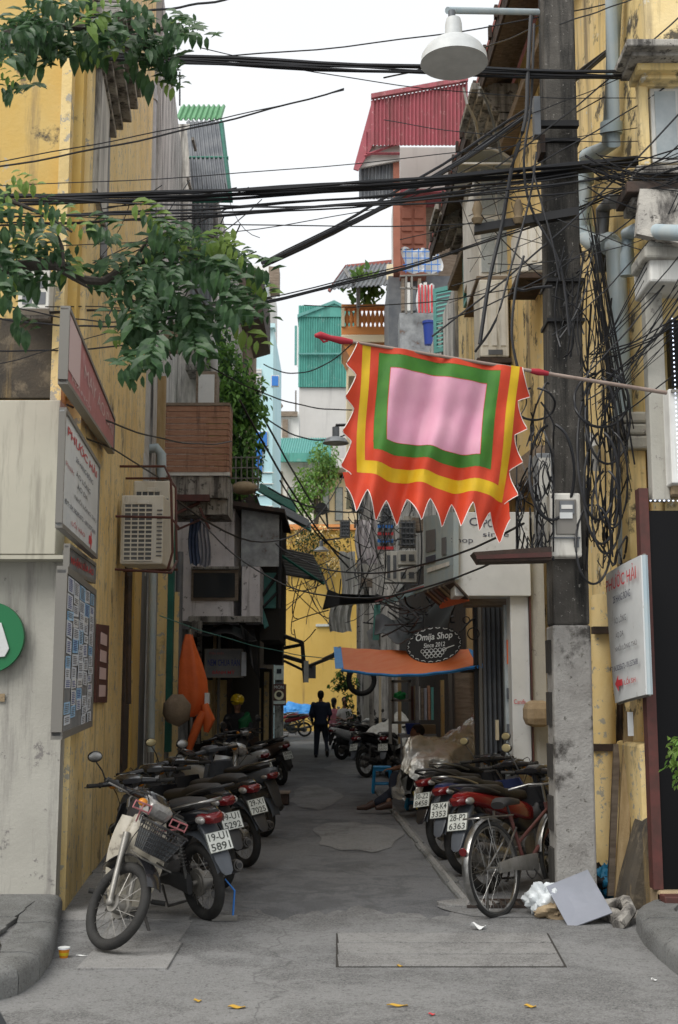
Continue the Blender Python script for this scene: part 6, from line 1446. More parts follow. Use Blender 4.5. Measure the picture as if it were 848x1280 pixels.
bike('red motorcycle half under a blue sheet behind the side on red one',bikeM(rearp(366,917),165,5),kind='wave',col='bike_red',panel='bike_red',front='bike_red',plate=None,low=True)
# right row
bike('red motorcycle with plate 28-P2 6363, nearest motorcycle on the right',bikeM(rearp(610,1117),50,8),col='bike_black',rail='bike_plastic',panel='bike_red',front='bike_black',plate=('28-P2','6363'),steer=-10,mirrors=(0,1),mir='mirror_back')
bike('dark blue motorcycle with plate 29-K4 3353 beside the red one',bikeM(rearp(585,1094),50,9),col='bike_blue',panel='bike_blue',plate=('29-K4','3353'),steer=-5,mirrors=(0,0),mir='chrome')
bike('black motorcycle with plate 30-Z2 8458, third in the right row',flap='bike_black',M=bikeM(rearp(560,1074),50,9),col='bike_black',plate=('30-Z2','8458'),steer=-5,mirrors=(1,1),mir='mirror_back',rail='bike_plastic')
bike('black motorcycle behind the third one, only its bars and red seat edge showing',bikeM(rearp(574,1058),48,8),col='bike_black',panel='bike_black',plate=None,steer=-5,mirrors=(0,0),low=False)
bike('motorcycle hidden under the gold and silver cover on the right',bikeM((1.22,16.6),38,5),kind='scooter',col='bike_black',plate=None,mirrors=(0,0),low=True)
bike('black motorcycle with red tail draped with a white cloth beyond the seated man',bikeM(rearp(459,972),48,8),col='bike_black',plate=('30-F7','9024'),low=True,mirrors=(0,0))
bike('black motorcycle with a white square plate facing the alley behind the blue stool',bikeM(rearp(487,972),72,4),col='bike_black',plate=('29-D1','5570'),low=True,mirrors=(0,0))
bike('white scooter with black wheel to the right of the walking man',bikeM(rearp(427,950),42,6),kind='scooter',col='bike_white',panel='bike_white',plate=None,low=True)
for i,(x,y,yaw,col,lab) in enumerate([(441,946,45,'bike_black','black motorcycle just right of the white scooter'),(432,938,60,'bike_silver','silver motorcycle behind the white scooter near the walking man'),(440,930,55,'bike_black','dark motorcycle in the far right cluster, its bars highest'),(452,951,48,'bike_black','black motorcycle between the white scooter and cloth draped one'),(425,925,70,'bike_white','pale far motorcycle beside the woman in white'),(455,935,50,'bike_grey','grey motorcycle deep in the far right cluster')]):
    bike(lab,bikeM(rearp(x,y),yaw,6),kind='wave',col=col,panel=col,plate=None,low=True)
for i,(x,y,yaw,col,lab) in enumerate([(352,914,174,'bike_black','dark motorcycle under the left blue sheet before the yellow wall'),(425,918,8,'bike_black','black motorcycle side on behind the women at the far right'),(392,913,178,'bike_blue','dark blue motorcycle side on behind the walking man'),(412,912,175,'bike_red','small red motorcycle just right of the walking man at the yellow wall')]):
    bike(lab,bikeM(rearp(x,y),yaw,5),kind='wave',col=col,panel=col,plate=None,low=True)
# sheets over motorcycles
def drapes(name,label,cat,c,yaw,m,prof,wid,thick=.01,fold=9,amp=.03):
    """prof: list of (x, zridge, zhem, halfwidth)"""
    M = Matrix.Translation(c)@Matrix.Rotation(R(yaw),4,'Z'); mb = MB(M); n=len(prof)-1; ph = rnd.random()*6
    def f(u,v):
        i = min(int(u*n),n-1); k = u*n-i; a,b = prof[i],prof[i+1]; x,zr,zh,hw = (a[j]+(b[j]-a[j])*k for j in range(4))
        s = (v-.5)*2; A = abs(s); z = zr+(zh-zr)*A**1.6; y = math.copysign(min(1,A*1.5)*hw,s)+math.copysign(.12*A*A,s)*(1 if A>.3 else 0)
        nn_ = V((u*5+ph,s*2.2,0)); z += amp*(1.6*mnoise.noise(nn_)+1.1*abs(mnoise.noise(nn_*2.3))-.4*mnoise.noise(nn_*5)); y += amp*2.2*A*(mnoise.noise(nn_*1.7+V((3,1,2)))+.5*mnoise.noise(nn_*4)); x += amp*1.5*mnoise.noise(nn_*2+V((9,1,2)))
        w_ = amp*A; return V((x+w_*math.sin(s*fold+ph+z*5), y+w_*math.sin(u*fold*2.2+ph)+.5*w_*math.sin(u*31+s*5), z+.5*amp*math.sin(u*fold*1.7+s*7+ph)))
    mb.grid(f,70,54,thick=thick); return mb.thing(name,m,label,cat)
cg_ = V((1.14,16.35,0))
drapes('vehicle_cover','crumpled gold and silver foil cover draped over a motorcycle on the right','cover',V((cg_.x,cg_.y,0))+V((math.cos(R(38)),math.sin(R(38)),0))*.68,38,'foil',[(-1.02,.66,.22,.12),(-.90,1.0,.26,.20),(-.5,1.04,.32,.26),(-.1,1.10,.38,.28),(.2,1.26,.42,.32),(.36,1.46,.44,.34),(.5,1.28,.5,.34),(.8,.9,.6,.28)],1,amp=.06)
MB().prism([at(516,990,16.3),at(524,985,16.2),at(527,1003,16.2),at(521,1012,16.3)],(0,.02,0)).thing('yellow_lining','foil_yellow','yellow lining hanging from the front edge of the foil cover','lining')
drapes('white_cover_cloth','white cloth laid over the black motorcycle beyond the stool','cloth',V((.95,25.1,0)),48,'cloth_white',[(-.5,.86,.55,.2),(-.3,1.0,.50,.3),(.1,1.06,.6,.32),(.45,1.28,.8,.3)],1)
for k,(x,y,yaw,l) in enumerate([(343,915,170,'left one of two blue sheets over motorcycles before the yellow wall'),(378,916,172,'right one of two blue sheets over motorcycles before the yellow wall')]):
    p = gnd(x,y); drapes('blue_sheet',l,'tarpaulin',V((p.x,p.y+(0 if k else .5),0)),yaw,'tarp_blue',[(-.85,1.05,.75,.2),(-.4,1.15,.70,.3),(.1,1.22,.75,.3),(.6,1.3,.85,.3),(.8,1.1,.9,.2)],1)
# ---------- bicycle ----------
bM = Matrix.Translation(V((*rearp(624,1146),0)))@Matrix.Rotation(R(50),4,'Z')@Matrix.Rotation(R(-7),4,'X')@Matrix.Translation((.52,0,0))
bc_ = T('bicycle','old silver and red bicycle leaning beside the concrete pole','bicycle',M=bM)
for nm,x in (('rear_wheel',-.52),('front_wheel',.52)):
    c = V((x,0,.34)); q = MB(bM); q.torus(c,(0,1,0),.313,.010,n=48,m=6,r2=.014); q.cyl(c+V((0,.05,0)),c-V((0,.05,0)),.022,n=12)
    for k in range(32):
        g = 2*math.pi*k/32; s = 1 if k%2 else -1; a = g+(1.1 if (k//2)%2 else -1.1); q.tube([c+V((math.cos(a)*.022,s*.035,math.sin(a)*.022)),c+V((math.cos(g)*.305,0,math.sin(g)*.305))],.0016,n=3,caps=False)
    w_ = q.build(nm,'chrome',bc_); MB(bM).torus(c,(0,1,0),.335,.019,n=48,m=8).build('tyre','rubber',w_)
    q = MB(bM); a0,a1 = (60,215) if x<0 else (20,170)
    q.grid(lambda u,v: c+V((math.cos(R(a0+(a1-a0)*u))*(.372+.006*(1-(2*v-1)**2)),(v-.5)*.055,math.sin(R(a0+(a1-a0)*u))*(.372+.006*(1-(2*v-1)**2)))),20,4,thick=.003); q.build('mudguard','chrome',bc_)
q = MB(bM); BB=V((-.06,0,.30)); SEAT=V((-.20,0,.72)); HT=V((.36,0,.78)); HB=V((.40,0,.60)); RA=V((-.52,0,.34))
q.tube([BB,SEAT],.015,n=8); q.tube([HB,BB],.017,n=8); q.tube([HT,HB],.019,n=8); q.tube([HT-V((0,0,.06)),V((-.13,0,.50))],.014,n=8); q.build('frame','iron_red',bc_)
q = MB(bM)
for s in (-1,1): q.tube([RA+V((0,s*.06,0)),BB+V((0,s*.03,0))],.009,n=6); q.tube([RA+V((0,s*.06,0)),SEAT+V((.03,s*.025,-.10))],.008,n=6); q.tube([HB+V((0,s*.05,-.02)),V((.52,s*.055,.34))],.011,n=6)
q.build('stays','chrome',bc_)
q = MB(bM); q.loft([(-.36,0,.80),(-.30,0,.825),(-.18,0,.82),(-.06,0,.81)],[.06,.085,.05,.02],[.03,.035,.03,.02],n=12); q.tube([SEAT,SEAT+V((-.03,0,.09))],.011,n=6); q.build('saddle','seat_vinyl',bc_)
q = MB(bM)
q.tube([(-.26,-.07,.72),(-.74,-.07,.73),(-.76,0,.73),(-.74,.07,.73),(-.26,.07,.72)],.006,n=5)
for k in range(5): q.tube([(-.30-.09*k,-.07,.722),(-.30-.09*k,.07,.722)],.004,n=4)
for y in (-.03,.03): q.tube([(-.28,y,.722),(-.75,y,.73)],.004,n=4)
for s in (-1,1): q.tube([(-.62,s*.07,.73),RA+V((0,s*.07,0))],.005,n=4)
q.build('rear_rack','chrome',bc_)
q = MB(bM); q.tube([HT,HT+V((-.02,0,.14))],.012,n=6); q.tube([(.26,-.28,.90),(.38,-.15,.93),(.35,0,.92),(.38,.15,.93),(.26,.28,.90)],.011,n=8); q.build('handlebar','chrome',bc_)
q = MB(bM); q.cyl((-.90,0,.50),(-.885,0,.505),.03,n=16); q.build('red_reflector','lens_red',bc_)
q = MB(bM); q.torus(BB+V((0,-.05,0)),(0,1,0),.075,.006,n=24,m=5); q.tube([BB+V((0,-.07,0)),BB+V((.13,-.07,-.11))],.008,n=5); q.box(BB+V((.13,-.12,-.11)),(.08,.09,.02)); q.tube([BB+V((0,.07,0)),BB+V((-.13,.07,.11))],.008,n=5); q.box(BB+V((-.13,.12,.11)),(.08,.09,.02)); q.build('crankset','engine_grey',bc_)
q = MB(bM); q.loft([(-.52,-.055,.35),(-.3,-.06,.36),(.02,-.06,.34)],[.015]*3,[.04,.05,.07],n=10); q.build('chain_guard','alloy',bc_)
q = MB(bM); q.tube([(-.50,.08,.30),(-.42,.16,.02)],.009,n=5); q.build('side_stand','chrome',bc_)
# wheel lock on left bike
t = T('wheel_lock','blue U shaped wheel lock standing on the ground behind the 5891 motorcycle','lock',tuple(gnd(280,1152)))
p = gnd(281,1152); MB().tube([p+V((-.06,0,.03)),p+V((-.07,0,.22)),p+V((0,0,.30)),p+V((.07,0,.22)),p+V((.06,0,.03))],.008,n=6).build('shackle','blue_strong',t); MB().box(p+V((0,0,.025)),(.19,.035,.04)).build('lock_bar','alloy',t,bev=.004)
# blurred dark motorcycle edge at the left margin
p = V((-1.80,4.75,0)); 
bike('dark motorcycle at the bottom left corner, only its tail in the picture',bikeM((-1.50,4.45),176,4),kind='wave',col='bike_black',tail='bike_black',plate=None,mirrors=(0,0),group='passing motorcycles')

# ---------- people ----------
def remesh(o, vox, smooth=3):
    m = o.modifiers.new('r','REMESH'); m.mode = 'VOXEL'; m.voxel_size = vox; m.use_smooth_shade = True
    s = o.modifiers.new('s','SMOOTH'); s.iterations = smooth; s.factor = .5
    dg = bpy.context.evaluated_depsgraph_get(); me = bpy.data.meshes.new_from_object(o.evaluated_get(dg)); mats = list(o.data.materials)
    o.modifiers.clear(); o.data = me
    if not me.materials:
        for x in mats: me.materials.append(x)
    return o
def limb(mb, pts, rs, n=10): mb.tube(pts, rs, n=n); [mb.ell(p,(r_*1.0,)*3,nu=8,nv=6) for p,r_ in zip(pts,rs)]
def head(mb, c, f, up=Z):
    """c centre, f facing direction"""
    f = V(f).normalized(); s = up.cross(f).normalized(); rot = Matrix((f,s,up)).transposed()
    mb.ell(c,(.095,.075,.115),rot); mb.ell(c+rot@V((.035,0,-.055)),(.06,.055,.06),rot); mb.ell(c+rot@V((.098,0,-.012)),(.018,.014,.026),rot,nu=8,nv=6)
    for k in (-1,1): mb.ell(c+rot@V((0,k*.077,-.01)),(.02,.01,.032),rot,nu=8,nv=6); mb.ell(c+rot@V((.082,k*.03,.015)),(.014,.018,.012),rot,nu=8,nv=6)
    mb.ell(c+rot@V((.088,0,-.052)),(.014,.026,.012),rot,nu=8,nv=6); return rot
def hand(mb, w_, d, pal, s=1.0):
    """wrist, direction, palm normal"""
    d = V(d).normalized(); pal = V(pal).normalized(); q = d.cross(pal).normalized(); rot = Matrix((d,q,pal)).transposed()
    mb.ell(w_+d*.045*s,(.05*s,.04*s,.016*s),rot,nu=10,nv=6)
    for k,(o,l) in enumerate(((-.030,.065),(-.010,.078),(.010,.074),(.030,.058))):
        a = w_+d*.08*s+q*o*s; b = a+d*l*.5*s+pal*.008*s; c = b+d*l*.4*s+pal*.025*s; mb.tube([a,b,c],[.009*s,.0085*s,.007*s],n=6)
    a = w_+d*.02*s-q*.035*s; mb.tube([a,a-q*.03*s+d*.03*s+pal*.01,a-q*.035*s+d*.06*s+pal*.02],[.011*s,.010*s,.008*s],n=6)
# walking man seen from behind
mp = gnd(401,947); mx_, my_ = mp.x, mp.y
mt_ = T('person','man in dark navy shirt and trousers walking down the middle of the alley','person',(mx_,my_,0))
o = V((mx_,my_,0)); P = lambda x,y,z: o+V((x,y,z))
b = MB()
rot = head(b,P(0,0,1.60),(.0,1,-.05)); limb(b,[P(0,-.01,1.38),P(0,0,1.50)],[.058,.055])
b.loft([P(0,0,.90),P(0,0,1.05),P(0,0,1.22),P(0,-.01,1.36),P(0,-.01,1.43)],[.15,.14,.17,.19,.10],[.10,.095,.115,.11,.08],up=V((0,1,0)))
AL=[P(-.19,0,1.37),P(-.26,-.03,1.12),P(-.22,.10,.93)]; AR=[P(.19,0,1.37),P(.25,-.02,1.12),P(.21,.12,.95)]
for A_ in (AL,AR): limb(b,A_,[.055,.042,.030]); hand(b,A_[2],A_[2]-A_[1],(0,1,.2))
LL=[P(-.085,0,.90),P(-.10,.05,.50),P(-.12,-.0,.09)]; LR=[P(.085,0,.90),P(.13,.10,.52),P(.17,-.13,.20)]
for A_ in (LL,LR): limb(b,A_,[.085,.058,.04])
remesh(b.build('body','skin',mt_),.014)
b = MB(); b.loft([P(0,0,.86),P(0,0,1.0),P(0,0,1.22),P(0,-.01,1.36),P(0,-.01,1.44)],[.175,.165,.20,.215,.10],[.125,.115,.13,.125,.085],up=V((0,1,0)))
for A_ in (AL,AR): limb(b,[A_[0],A_[1],A_[1].lerp(A_[2],.85)],[.07,.058,.045])
remesh(b.build('shirt','navy',mt_),.016)
b = MB(); b.loft([P(0,0,.82),P(0,0,.97)],[.16,.155],[.12,.11],up=V((0,1,0)))
for A_ in (LL,LR): limb(b,A_,[.105,.080,.062])
remesh(b.build('trousers','denim_dark',mt_),.016)
b = MB(); b.loft([P(-.12,-.08,.04),P(-.12,0,.055),P(-.125,.10,.04),P(-.13,.17,.025)],[.035,.045,.048,.02],[.035,.055,.035,.018]); b.build('shoe','black',mt_)
b = MB(); b.loft([P(.17,-.20,.20),P(.17,-.14,.14),P(.175,-.08,.07),P(.18,-.05,.02)],[.035,.045,.048,.02],[.035,.055,.035,.018]); b.build('shoe','black',mt_)
b = MB(); b.ell(P(0,-.012,1.635),(.088,.102,.105)); b.ell(P(0,-.05,1.59),(.075,.06,.09)); b.build('hair','hair',mt_)
# rider with yellow helmet
rp_ = at(297,873,23.2); rt = T('person','rider with a yellow helmet and green and black jacket sitting on the left','person',(rp_.x,rp_.y,0))
o = V((rp_.x,rp_.y,0)); P = lambda x,y,z: o+V((x,y,z)); hz = rp_.z-.04
b = MB(); f_ = V((.5,-1,0)); head(b,P(0,0,hz-.06),f_); limb(b,[P(0,.04,hz-.30),P(0,.02,hz-.15)],[.055,.055])
b.loft([P(0,.12,.78),P(0,.1,.98),P(0,.07,hz-.32),P(0,.05,hz-.24)],[.16,.15,.18,.09],[.11,.10,.11,.08],up=V((0,1,0)))
A1=[P(-.18,.05,hz-.32),P(-.26,-.05,hz-.55),P(-.18,-.30,hz-.55)]; A2=[P(.18,.05,hz-.32),P(.27,-.05,hz-.55),P(.2,-.30,hz-.55)]
for A_ in (A1,A2): limb(b,A_,[.055,.042,.03]); hand(b,A_[2],A_[2]-A_[1],(0,0,-1))
for s in (-1,1): limb(b,[P(s*.10,.12,.80),P(s*.2,-.28,.68),P(s*.2,-.18,.28)],[.085,.06,.04])
remesh(b.build('body','skin',rt),.016)
b = MB(); b.loft([P(0,.12,.80),P(0,.1,.98),P(0,.07,hz-.32),P(0,.05,hz-.22)],[.19,.18,.22,.11],[.14,.13,.14,.10],up=V((0,1,0)))
for A_ in (A1,A2): limb(b,[A_[0],A_[1],A_[1].lerp(A_[2],.85)],[.075,.062,.05])
remesh(b.build('jacket','shirt_dark',rt),.016)
b = MB(); b.loft([P(.10,-.02,.95),P(.13,-.06,hz-.40),P(.17,-.02,hz-.30),P(.22,.02,hz-.45)],[.06,.08,.09,.06],[.11,.11,.10,.08]); b.build('jacket_panel','jacket_green',rt)
b = MB()
for s in (-1,1): limb(b,[P(s*.10,.12,.80),P(s*.2,-.28,.68),P(s*.2,-.18,.28)],[.10,.08,.06])
remesh(b.build('trousers','denim_dark',rt),.016)
b = MB(); b.ell(P(0,.01,hz+.01),(.135,.15,.12)); hm = b.build('helmet','helmet_yellow',rt); b = MB(); b.loft([P(.03,-.10,hz-.01),P(.06,-.19,hz-.03)],[.11,.07],[.012,.008]); b.build('helmet_peak','helmet_yellow',rt)
b = MB(); b.torus(P(0,.0,hz-.02),Z,.138,.012,n=24,m=6); b.build('helmet_rim','black',hm)
for s in (-1,1):
    b = MB(); b.loft([P(s*.2,-.16,.24),P(s*.2,-.26,.26),P(s*.2,-.34,.25)],[.045,.05,.03],[.05,.04,.025]); b.build('shoe','shoe',rt)
# seated man on the right
sp = gnd(520,1012); D0 = 17.4
pt = T('person','man in dark clothes sitting low on the right with one leg stretched into the alley','person',(at(510,1000,D0).x,D0,0))
K = lambda x,y,d=D0: at(x,y,d)
b = MB(); hc = K(521,916,17.9); head(b,hc,(-1,-.5,-.1)); limb(b,[K(523,938,17.9),K(522,925,17.9)],[.06,.055])
b.loft([K(520,985,17.7),K(521,970,17.7),K(522,950,17.8),K(523,938,17.85)],[.17,.16,.19,.10],[.12,.12,.13,.09],up=V((0,1,0)))
A1=[K(513,945,17.6),K(506,958,17.2),K(492,961,17.1)]; A2=[K(533,945,18.0),K(528,968,17.6),K(514,975,17.2)]
for A_ in (A1,A2): limb(b,A_,[.055,.043,.032])
hand(b,A1[2],(-1,-.1,-.05),(0,0,-1)); hand(b,A2[2],(-1,-.2,-.1),(0,0,-1))
L1=[K(518,983,17.6),K(494,972,17.1),K(486,1002,17.0)]; L2=[K(520,988,17.6),K(492,990,17.0),K(466,1007,17.1)]
for A_ in (L1,L2): limb(b,A_,[.088,.062,.040])
remesh(b.build('body','skin_dark',pt),.014)
b = MB(); b.loft([K(520,990,17.7),K(521,970,17.7),K(522,950,17.8),K(523,936,17.85)],[.20,.19,.22,.11],[.15,.14,.15,.10],up=V((0,1,0)))
for A_ in (A1,A2): limb(b,[A_[0],A_[0].lerp(A_[1],.8)],[.075,.062])
remesh(b.build('shirt','shirt_dark',pt),.015)
b = MB(); limb(b,[L1[0],L1[1]],[.11,.082]); limb(b,[L1[1],L1[1].lerp(L1[2],.3)],[.08,.07]); limb(b,[L2[0],L2[1],L2[1].lerp(L2[2],.75)],[.11,.085,.062]); b.ell(K(520,984,17.65),(.18,.16,.13))
remesh(b.build('trousers','denim_dark',pt),.015)
for (q0,q1,q2) in ((K(468,1004,17.1),K(458,1009,17.1),K(446,1010,17.1)),):
    b = MB(); b.loft([q0,q0.lerp(q1,.5),q1,q2],[.05,.055,.055,.03],[.05,.05,.042,.025]); b.build('shoe','shoe',pt)
b = MB(); q = K(486,1006,17.0); b.loft([q+V((.05,0,0)),q,q+V((-.12,-.04,-.03)),q+V((-.18,-.06,-.04))],[.045,.05,.05,.03],[.05,.055,.04,.025]); b.build('shoe','shoe',pt)
b = MB(); b.ell(hc+V((.02,.015,.03)),(.105,.098,.10)); b.build('hair','hair',pt)
def stool(label,c,s,h,m='stool_blue'):
    t = T('plastic_stool',label,'stool',tuple(c)); c = V(c)
    MB().prism([c+V((x*s,y*s,h-.03)) for x,y in ((-1,-1),(1,-1),(1,1),(-1,1))],(0,0,.03)).build('seat',m,t,bev=.01)
    for sx in (-1,1):
        for sy in (-1,1): MB().tube([c+V((sx*s*.85,sy*s*.85,h-.03)),c+V((sx*s*1.05,sy*s*1.05,0))],.024,n=4).build('leg',m,t)
    q = MB(); k = s*.98
    for a_,b_ in (((-1,-1),(1,-1)),((1,-1),(1,1)),((1,1),(-1,1)),((-1,1),(-1,-1))): q.tube([c+V((a_[0]*k,a_[1]*k,h*.35)),c+V((b_[0]*k,b_[1]*k,h*.35))],.016,n=4); q.prism([c+V((a_[0]*s*.95,a_[1]*s*.95,h-.075)),c+V((b_[0]*s*.95,b_[1]*s*.95,h-.075)),c+V((b_[0]*s*.95,b_[1]*s*.95,h-.03)),c+V((a_[0]*s*.95,a_[1]*s*.95,h-.03))],V((0,.008,0)) if a_[1]==b_[1] else V((.008,0,0)))
    q.build('stretcher',m,t); return t
c = gnd(478,991); stool('bright blue plastic stool standing empty before the seated man',(c.x,c.y,0),.15,.44)
stool('low blue plastic stool the man sits on, half hidden by the foil cover',(K(521,1010,17.75).x,17.75,0),.14,.26)
# women far
def woman(px,D,zc,label,m,facing,hairlong=True):
    hp_ = at(px,zc,D); t = T('person',label,'person',(hp_.x,D,0)); o = V((hp_.x,D,0)); P = lambda x,y,z: o+V((x,y,z)); hz = hp_.z
    b = MB(); head(b,P(0,0,hz),facing); limb(b,[P(0,.02,hz-.24),P(0,0,hz-.1)],[.05,.05])
    b.loft([P(0,.05,hz-.80),P(0,.05,hz-.6),P(0,.03,hz-.35),P(0,.02,hz-.24)],[.15,.13,.16,.08],[.11,.10,.10,.07],up=V((0,1,0)))
    AA = [[P(s*.15,.02,hz-.28),P(s*.22,-.06,hz-.5),P(s*.10,-.26,hz-.52)] for s in (-1,1)]
    for A_ in AA: limb(b,A_,[.045,.036,.027]); hand(b,A_[2],A_[2]-A_[1],(0,0,-1))
    for s in (-1,1): limb(b,[P(s*.09,.05,hz-.80),P(s*.14,-.35,hz-.84),P(s*.14,-.30,hz-1.22)],[.08,.06,.04])
    remesh(b.build('body','skin',t),.018)
    b = MB(); b.loft([P(0,.05,hz-.85),P(0,.05,hz-.6),P(0,.03,hz-.35),P(0,.02,hz-.22)],[.18,.15,.185,.09],[.135,.125,.125,.085],up=V((0,1,0)))
    for A_ in AA: limb(b,[A_[0],A_[0].lerp(A_[1],.7)],[.06,.055])
    remesh(b.build('blouse',m,t),.018)
    b = MB()
    for s in (-1,1): limb(b,[P(s*.09,.05,hz-.82),P(s*.14,-.35,hz-.84),P(s*.14,-.30,hz-1.18)],[.095,.075,.055])
    remesh(b.build('trousers','denim_dark',t),.018)
    f = V(facing).normalized(); b = MB(); b.ell(P(0,0,hz+.03)-f*.02,(.095,.095,.10)); b.ell(P(0,0,hz-.06)-f*.065,(.06,.06,.13)); b.build('hair','hair',t)
woman(418,38,877,'woman in a pink blouse sitting among the far motorcycles right of the walking man','shirt_pink',(.6,1,0))
woman(431,36,876,'woman in a white blouse facing the viewer beside the woman in pink','shirt_white',(-.2,-1,0))

# ---------- flag ----------
A_, B2 = at(833,491,8.9), at(396,420,8.05)
def fp(x): return B2.lerp(A_,(x-396)/(833-396))
fr = T('flag_pole','thin bamboo flag rod with red wrapped ends fixed to the right facade','flag rod',tuple(A_))
MB().tube([A_,A_.lerp(B2,.42),B2.lerp(A_,.02)],[.016,.013,.010],n=10).build('rod','bamboo',fr)
m_ = MB(); m_.tube([fp(x)+V((0,0,dz)) for x,dz in ((394,0),(400,.01),(412,0),(424,-.004),(437,0))],[.012,.026,.020,.026,.016],n=10); m_.tube([fp(400)+V((0,0,-.01)),fp(404)+V((0,0,-.035)),fp(409)+V((0,0,-.02))],.008,n=6); m_.build('red_wrapping','rod_red',fr)
m_ = MB(); m_.tube([fp(x) for x in (654,664,676)],[.018,.026,.016],n=10); m_.build('red_wrapping','rod_red',fr)
fl = T('festival_flag','square orange red festival flag with yellow and green borders, pink centre and toothed edge','flag',tuple(at(545,640,8.3)))
# surface: corners measured, u along the rod, v down
c00,c10,c01,c11 = fp(449),fp(625),at(445,591,8.05),at(617,622,8.4)
def FS(u,v,o=0):
    p = c00.lerp(c10,u).lerp(c01.lerp(c11,u),v)
    y = (.012+.045*max(v,0))*math.sin(u*17+v*2.2)+.016*math.sin(u*37+v*5+1)*(.4+v)+.010*math.sin(v*13+u*4)+.035*mnoise.noise(V((u*4,v*3,.5)))+.006*mnoise.noise(V((u*11,v*8,2)))
    zz = .014*math.sin(u*15+1)*v
    return p+V((.010*math.sin(v*7+u*9)*v,y-o,zz))
def patch(name,m,u0,u1,v0,v1,nu=30,nv=30,o=0):
    MB().grid(lambda a,b: FS(u0+(u1-u0)*a,v0+(v1-v0)*b,o),nu,nv,thick=.003).build(name,m,fl)
# measured fractions (u 0..1 spans the inner square incl. yellow bands)
Y0,Y1 = .0,.083      # left yellow band
G0,G1 = .135,.215; G2,G3=.865,.945
patch('yellow_band','flag_yellow',0,.055,0,.90,6); patch('yellow_band','flag_yellow',1.02,1.08,-.01,.90,6); patch('yellow_band','flag_yellow',0,1.08,.90,1.0,40,6)
patch('red_band','flag_red',.055,.11,0,.90,6); patch('red_band','flag_red',.95,1.02,0,.90,6); patch('red_band','flag_red',.11,.95,0,.045,40,4); patch('red_band','flag_red',.11,.95,.81,.90,40,6)
patch('green_band','flag_green',.11,.195,.045,.81,8); patch('green_band','flag_green',.865,.95,.045,.81,8); patch('green_band','flag_green',.195,.865,.045,.155,30,6); patch('green_band','flag_green',.195,.865,.715,.81,30,6)
patch('pink_centre','flag_pink',.195,.865,.155,.715,36,30)
for (q0,q1) in (((.195,.155),(.865,.155)),((.865,.155),(.865,.715)),((.865,.715),(.195,.715)),((.195,.715),(.195,.155)),((.11,.045),(.95,.045)),((.95,.045),(.95,.81)),((.95,.81),(.11,.81)),((.11,.81),(.11,.045))):
    MB().tube([FS(q0[0]+(q1[0]-q0[0])*i/30,q0[1]+(q1[1]-q0[1])*i/30,.003) for i in range(31)],.0022,n=4).build('seam','flag_red',fl)
# toothed border: curved saw teeth
def border(name, fn, teeth, rows=6, per=10):
    m = MB(); n = teeth*per
    m.grid(lambda a,b: fn(a,b*1.0), n, rows, thick=.003); m.build(name,'flag_red',fl)
    h = MB(); h.tube([fn(i/n,1.0)+V((0,-.004,0)) for i in range(n+1)],.0032,n=5); h.build('white_hem','flag_hem',fl)
def tooth(a,teeth,lo,hi,skew):
    k = (a*teeth)%1.0
    if a>=1: k = 0
    x = k/skew if k<skew else (1-k)/(1-skew)
    return lo+(hi-lo)*(x**1.3)
border('bottom_fringe',lambda a,b: FS(-.09*(1-.2*b)+1.22*a,1.0+b*tooth(a,8,.11,.30,.60)+.03*b*math.sin(a*7)),8,per=14)
border('left_fringe',lambda a,b: FS(-b*tooth(a,4,.035,.105,.75)-.0,.0+1.02*a),4,per=14)
border('right_fringe',lambda a,b: FS(1.08+b*tooth(a,4,.02,.11,.78),-.01+1.02*a),4,per=14)

# ---------- tree ----------
tr_ = T('street_tree','leafy street tree reaching in from the left with drooping dark green leaves','tree',(-3.7,6.95,.13))
tk = MB(); tk.tube([(-3.7,6.95,.1),(-3.6,6.4,1.2),(-3.35,5.7,2.6),(-3.1,5.8,3.8),(-2.9,5.9,5.0),(-2.8,6.0,6.4)],[.19,.15,.13,.11,.08,.05],n=12); tk.build('trunk','bark',tr_)
def br_(pts,r0,r1): 
    n=len(pts); MB().tube(pts,[r0+(r1-r0)*i/(n-1) for i in range(n)],n=7).build('branch','bark',tr_)
br_([V((-3.1,5.8,3.4)),at(-60,345,5.9),at(0,337,6.0),at(45,330,6.0),at(78,332,6.1),at(104,350,6.2),at(128,352,6.3),at(165,330,6.4),at(215,318,6.5),at(270,330,6.6)],.045,.012)
br_([at(66,332,6.05),at(90,348,6.1),at(112,360,6.2)],.012,.006); br_([at(78,332,6.1),at(78,310,6.1),at(72,292,6.1)],.016,.006)
br_([at(165,330,6.4),at(185,300,6.4),at(225,285,6.5),at(280,300,6.6),at(315,330,6.7)],.012,.004); br_([at(150,345,6.35),at(170,385,6.3),at(200,420,6.3),at(215,450,6.3)],.010,.004); br_([at(200,325,6.5),at(240,355,6.5),at(265,395,6.5)],.010,.004)
br_([V((-2.9,5.9,5.3)),at(-30,60,6.0),at(40,30,6.1),at(110,35,6.2),at(170,45,6.3),at(225,30,6.4)],.035,.010); br_([at(170,45,6.3),at(195,70,6.3),at(205,95,6.3)],.008,.004)
br_([V((-3.0,5.8,4.3)),at(-40,240,6.0),at(10,250,6.0),at(60,270,6.1),at(90,290,6.1)],.02,.006)
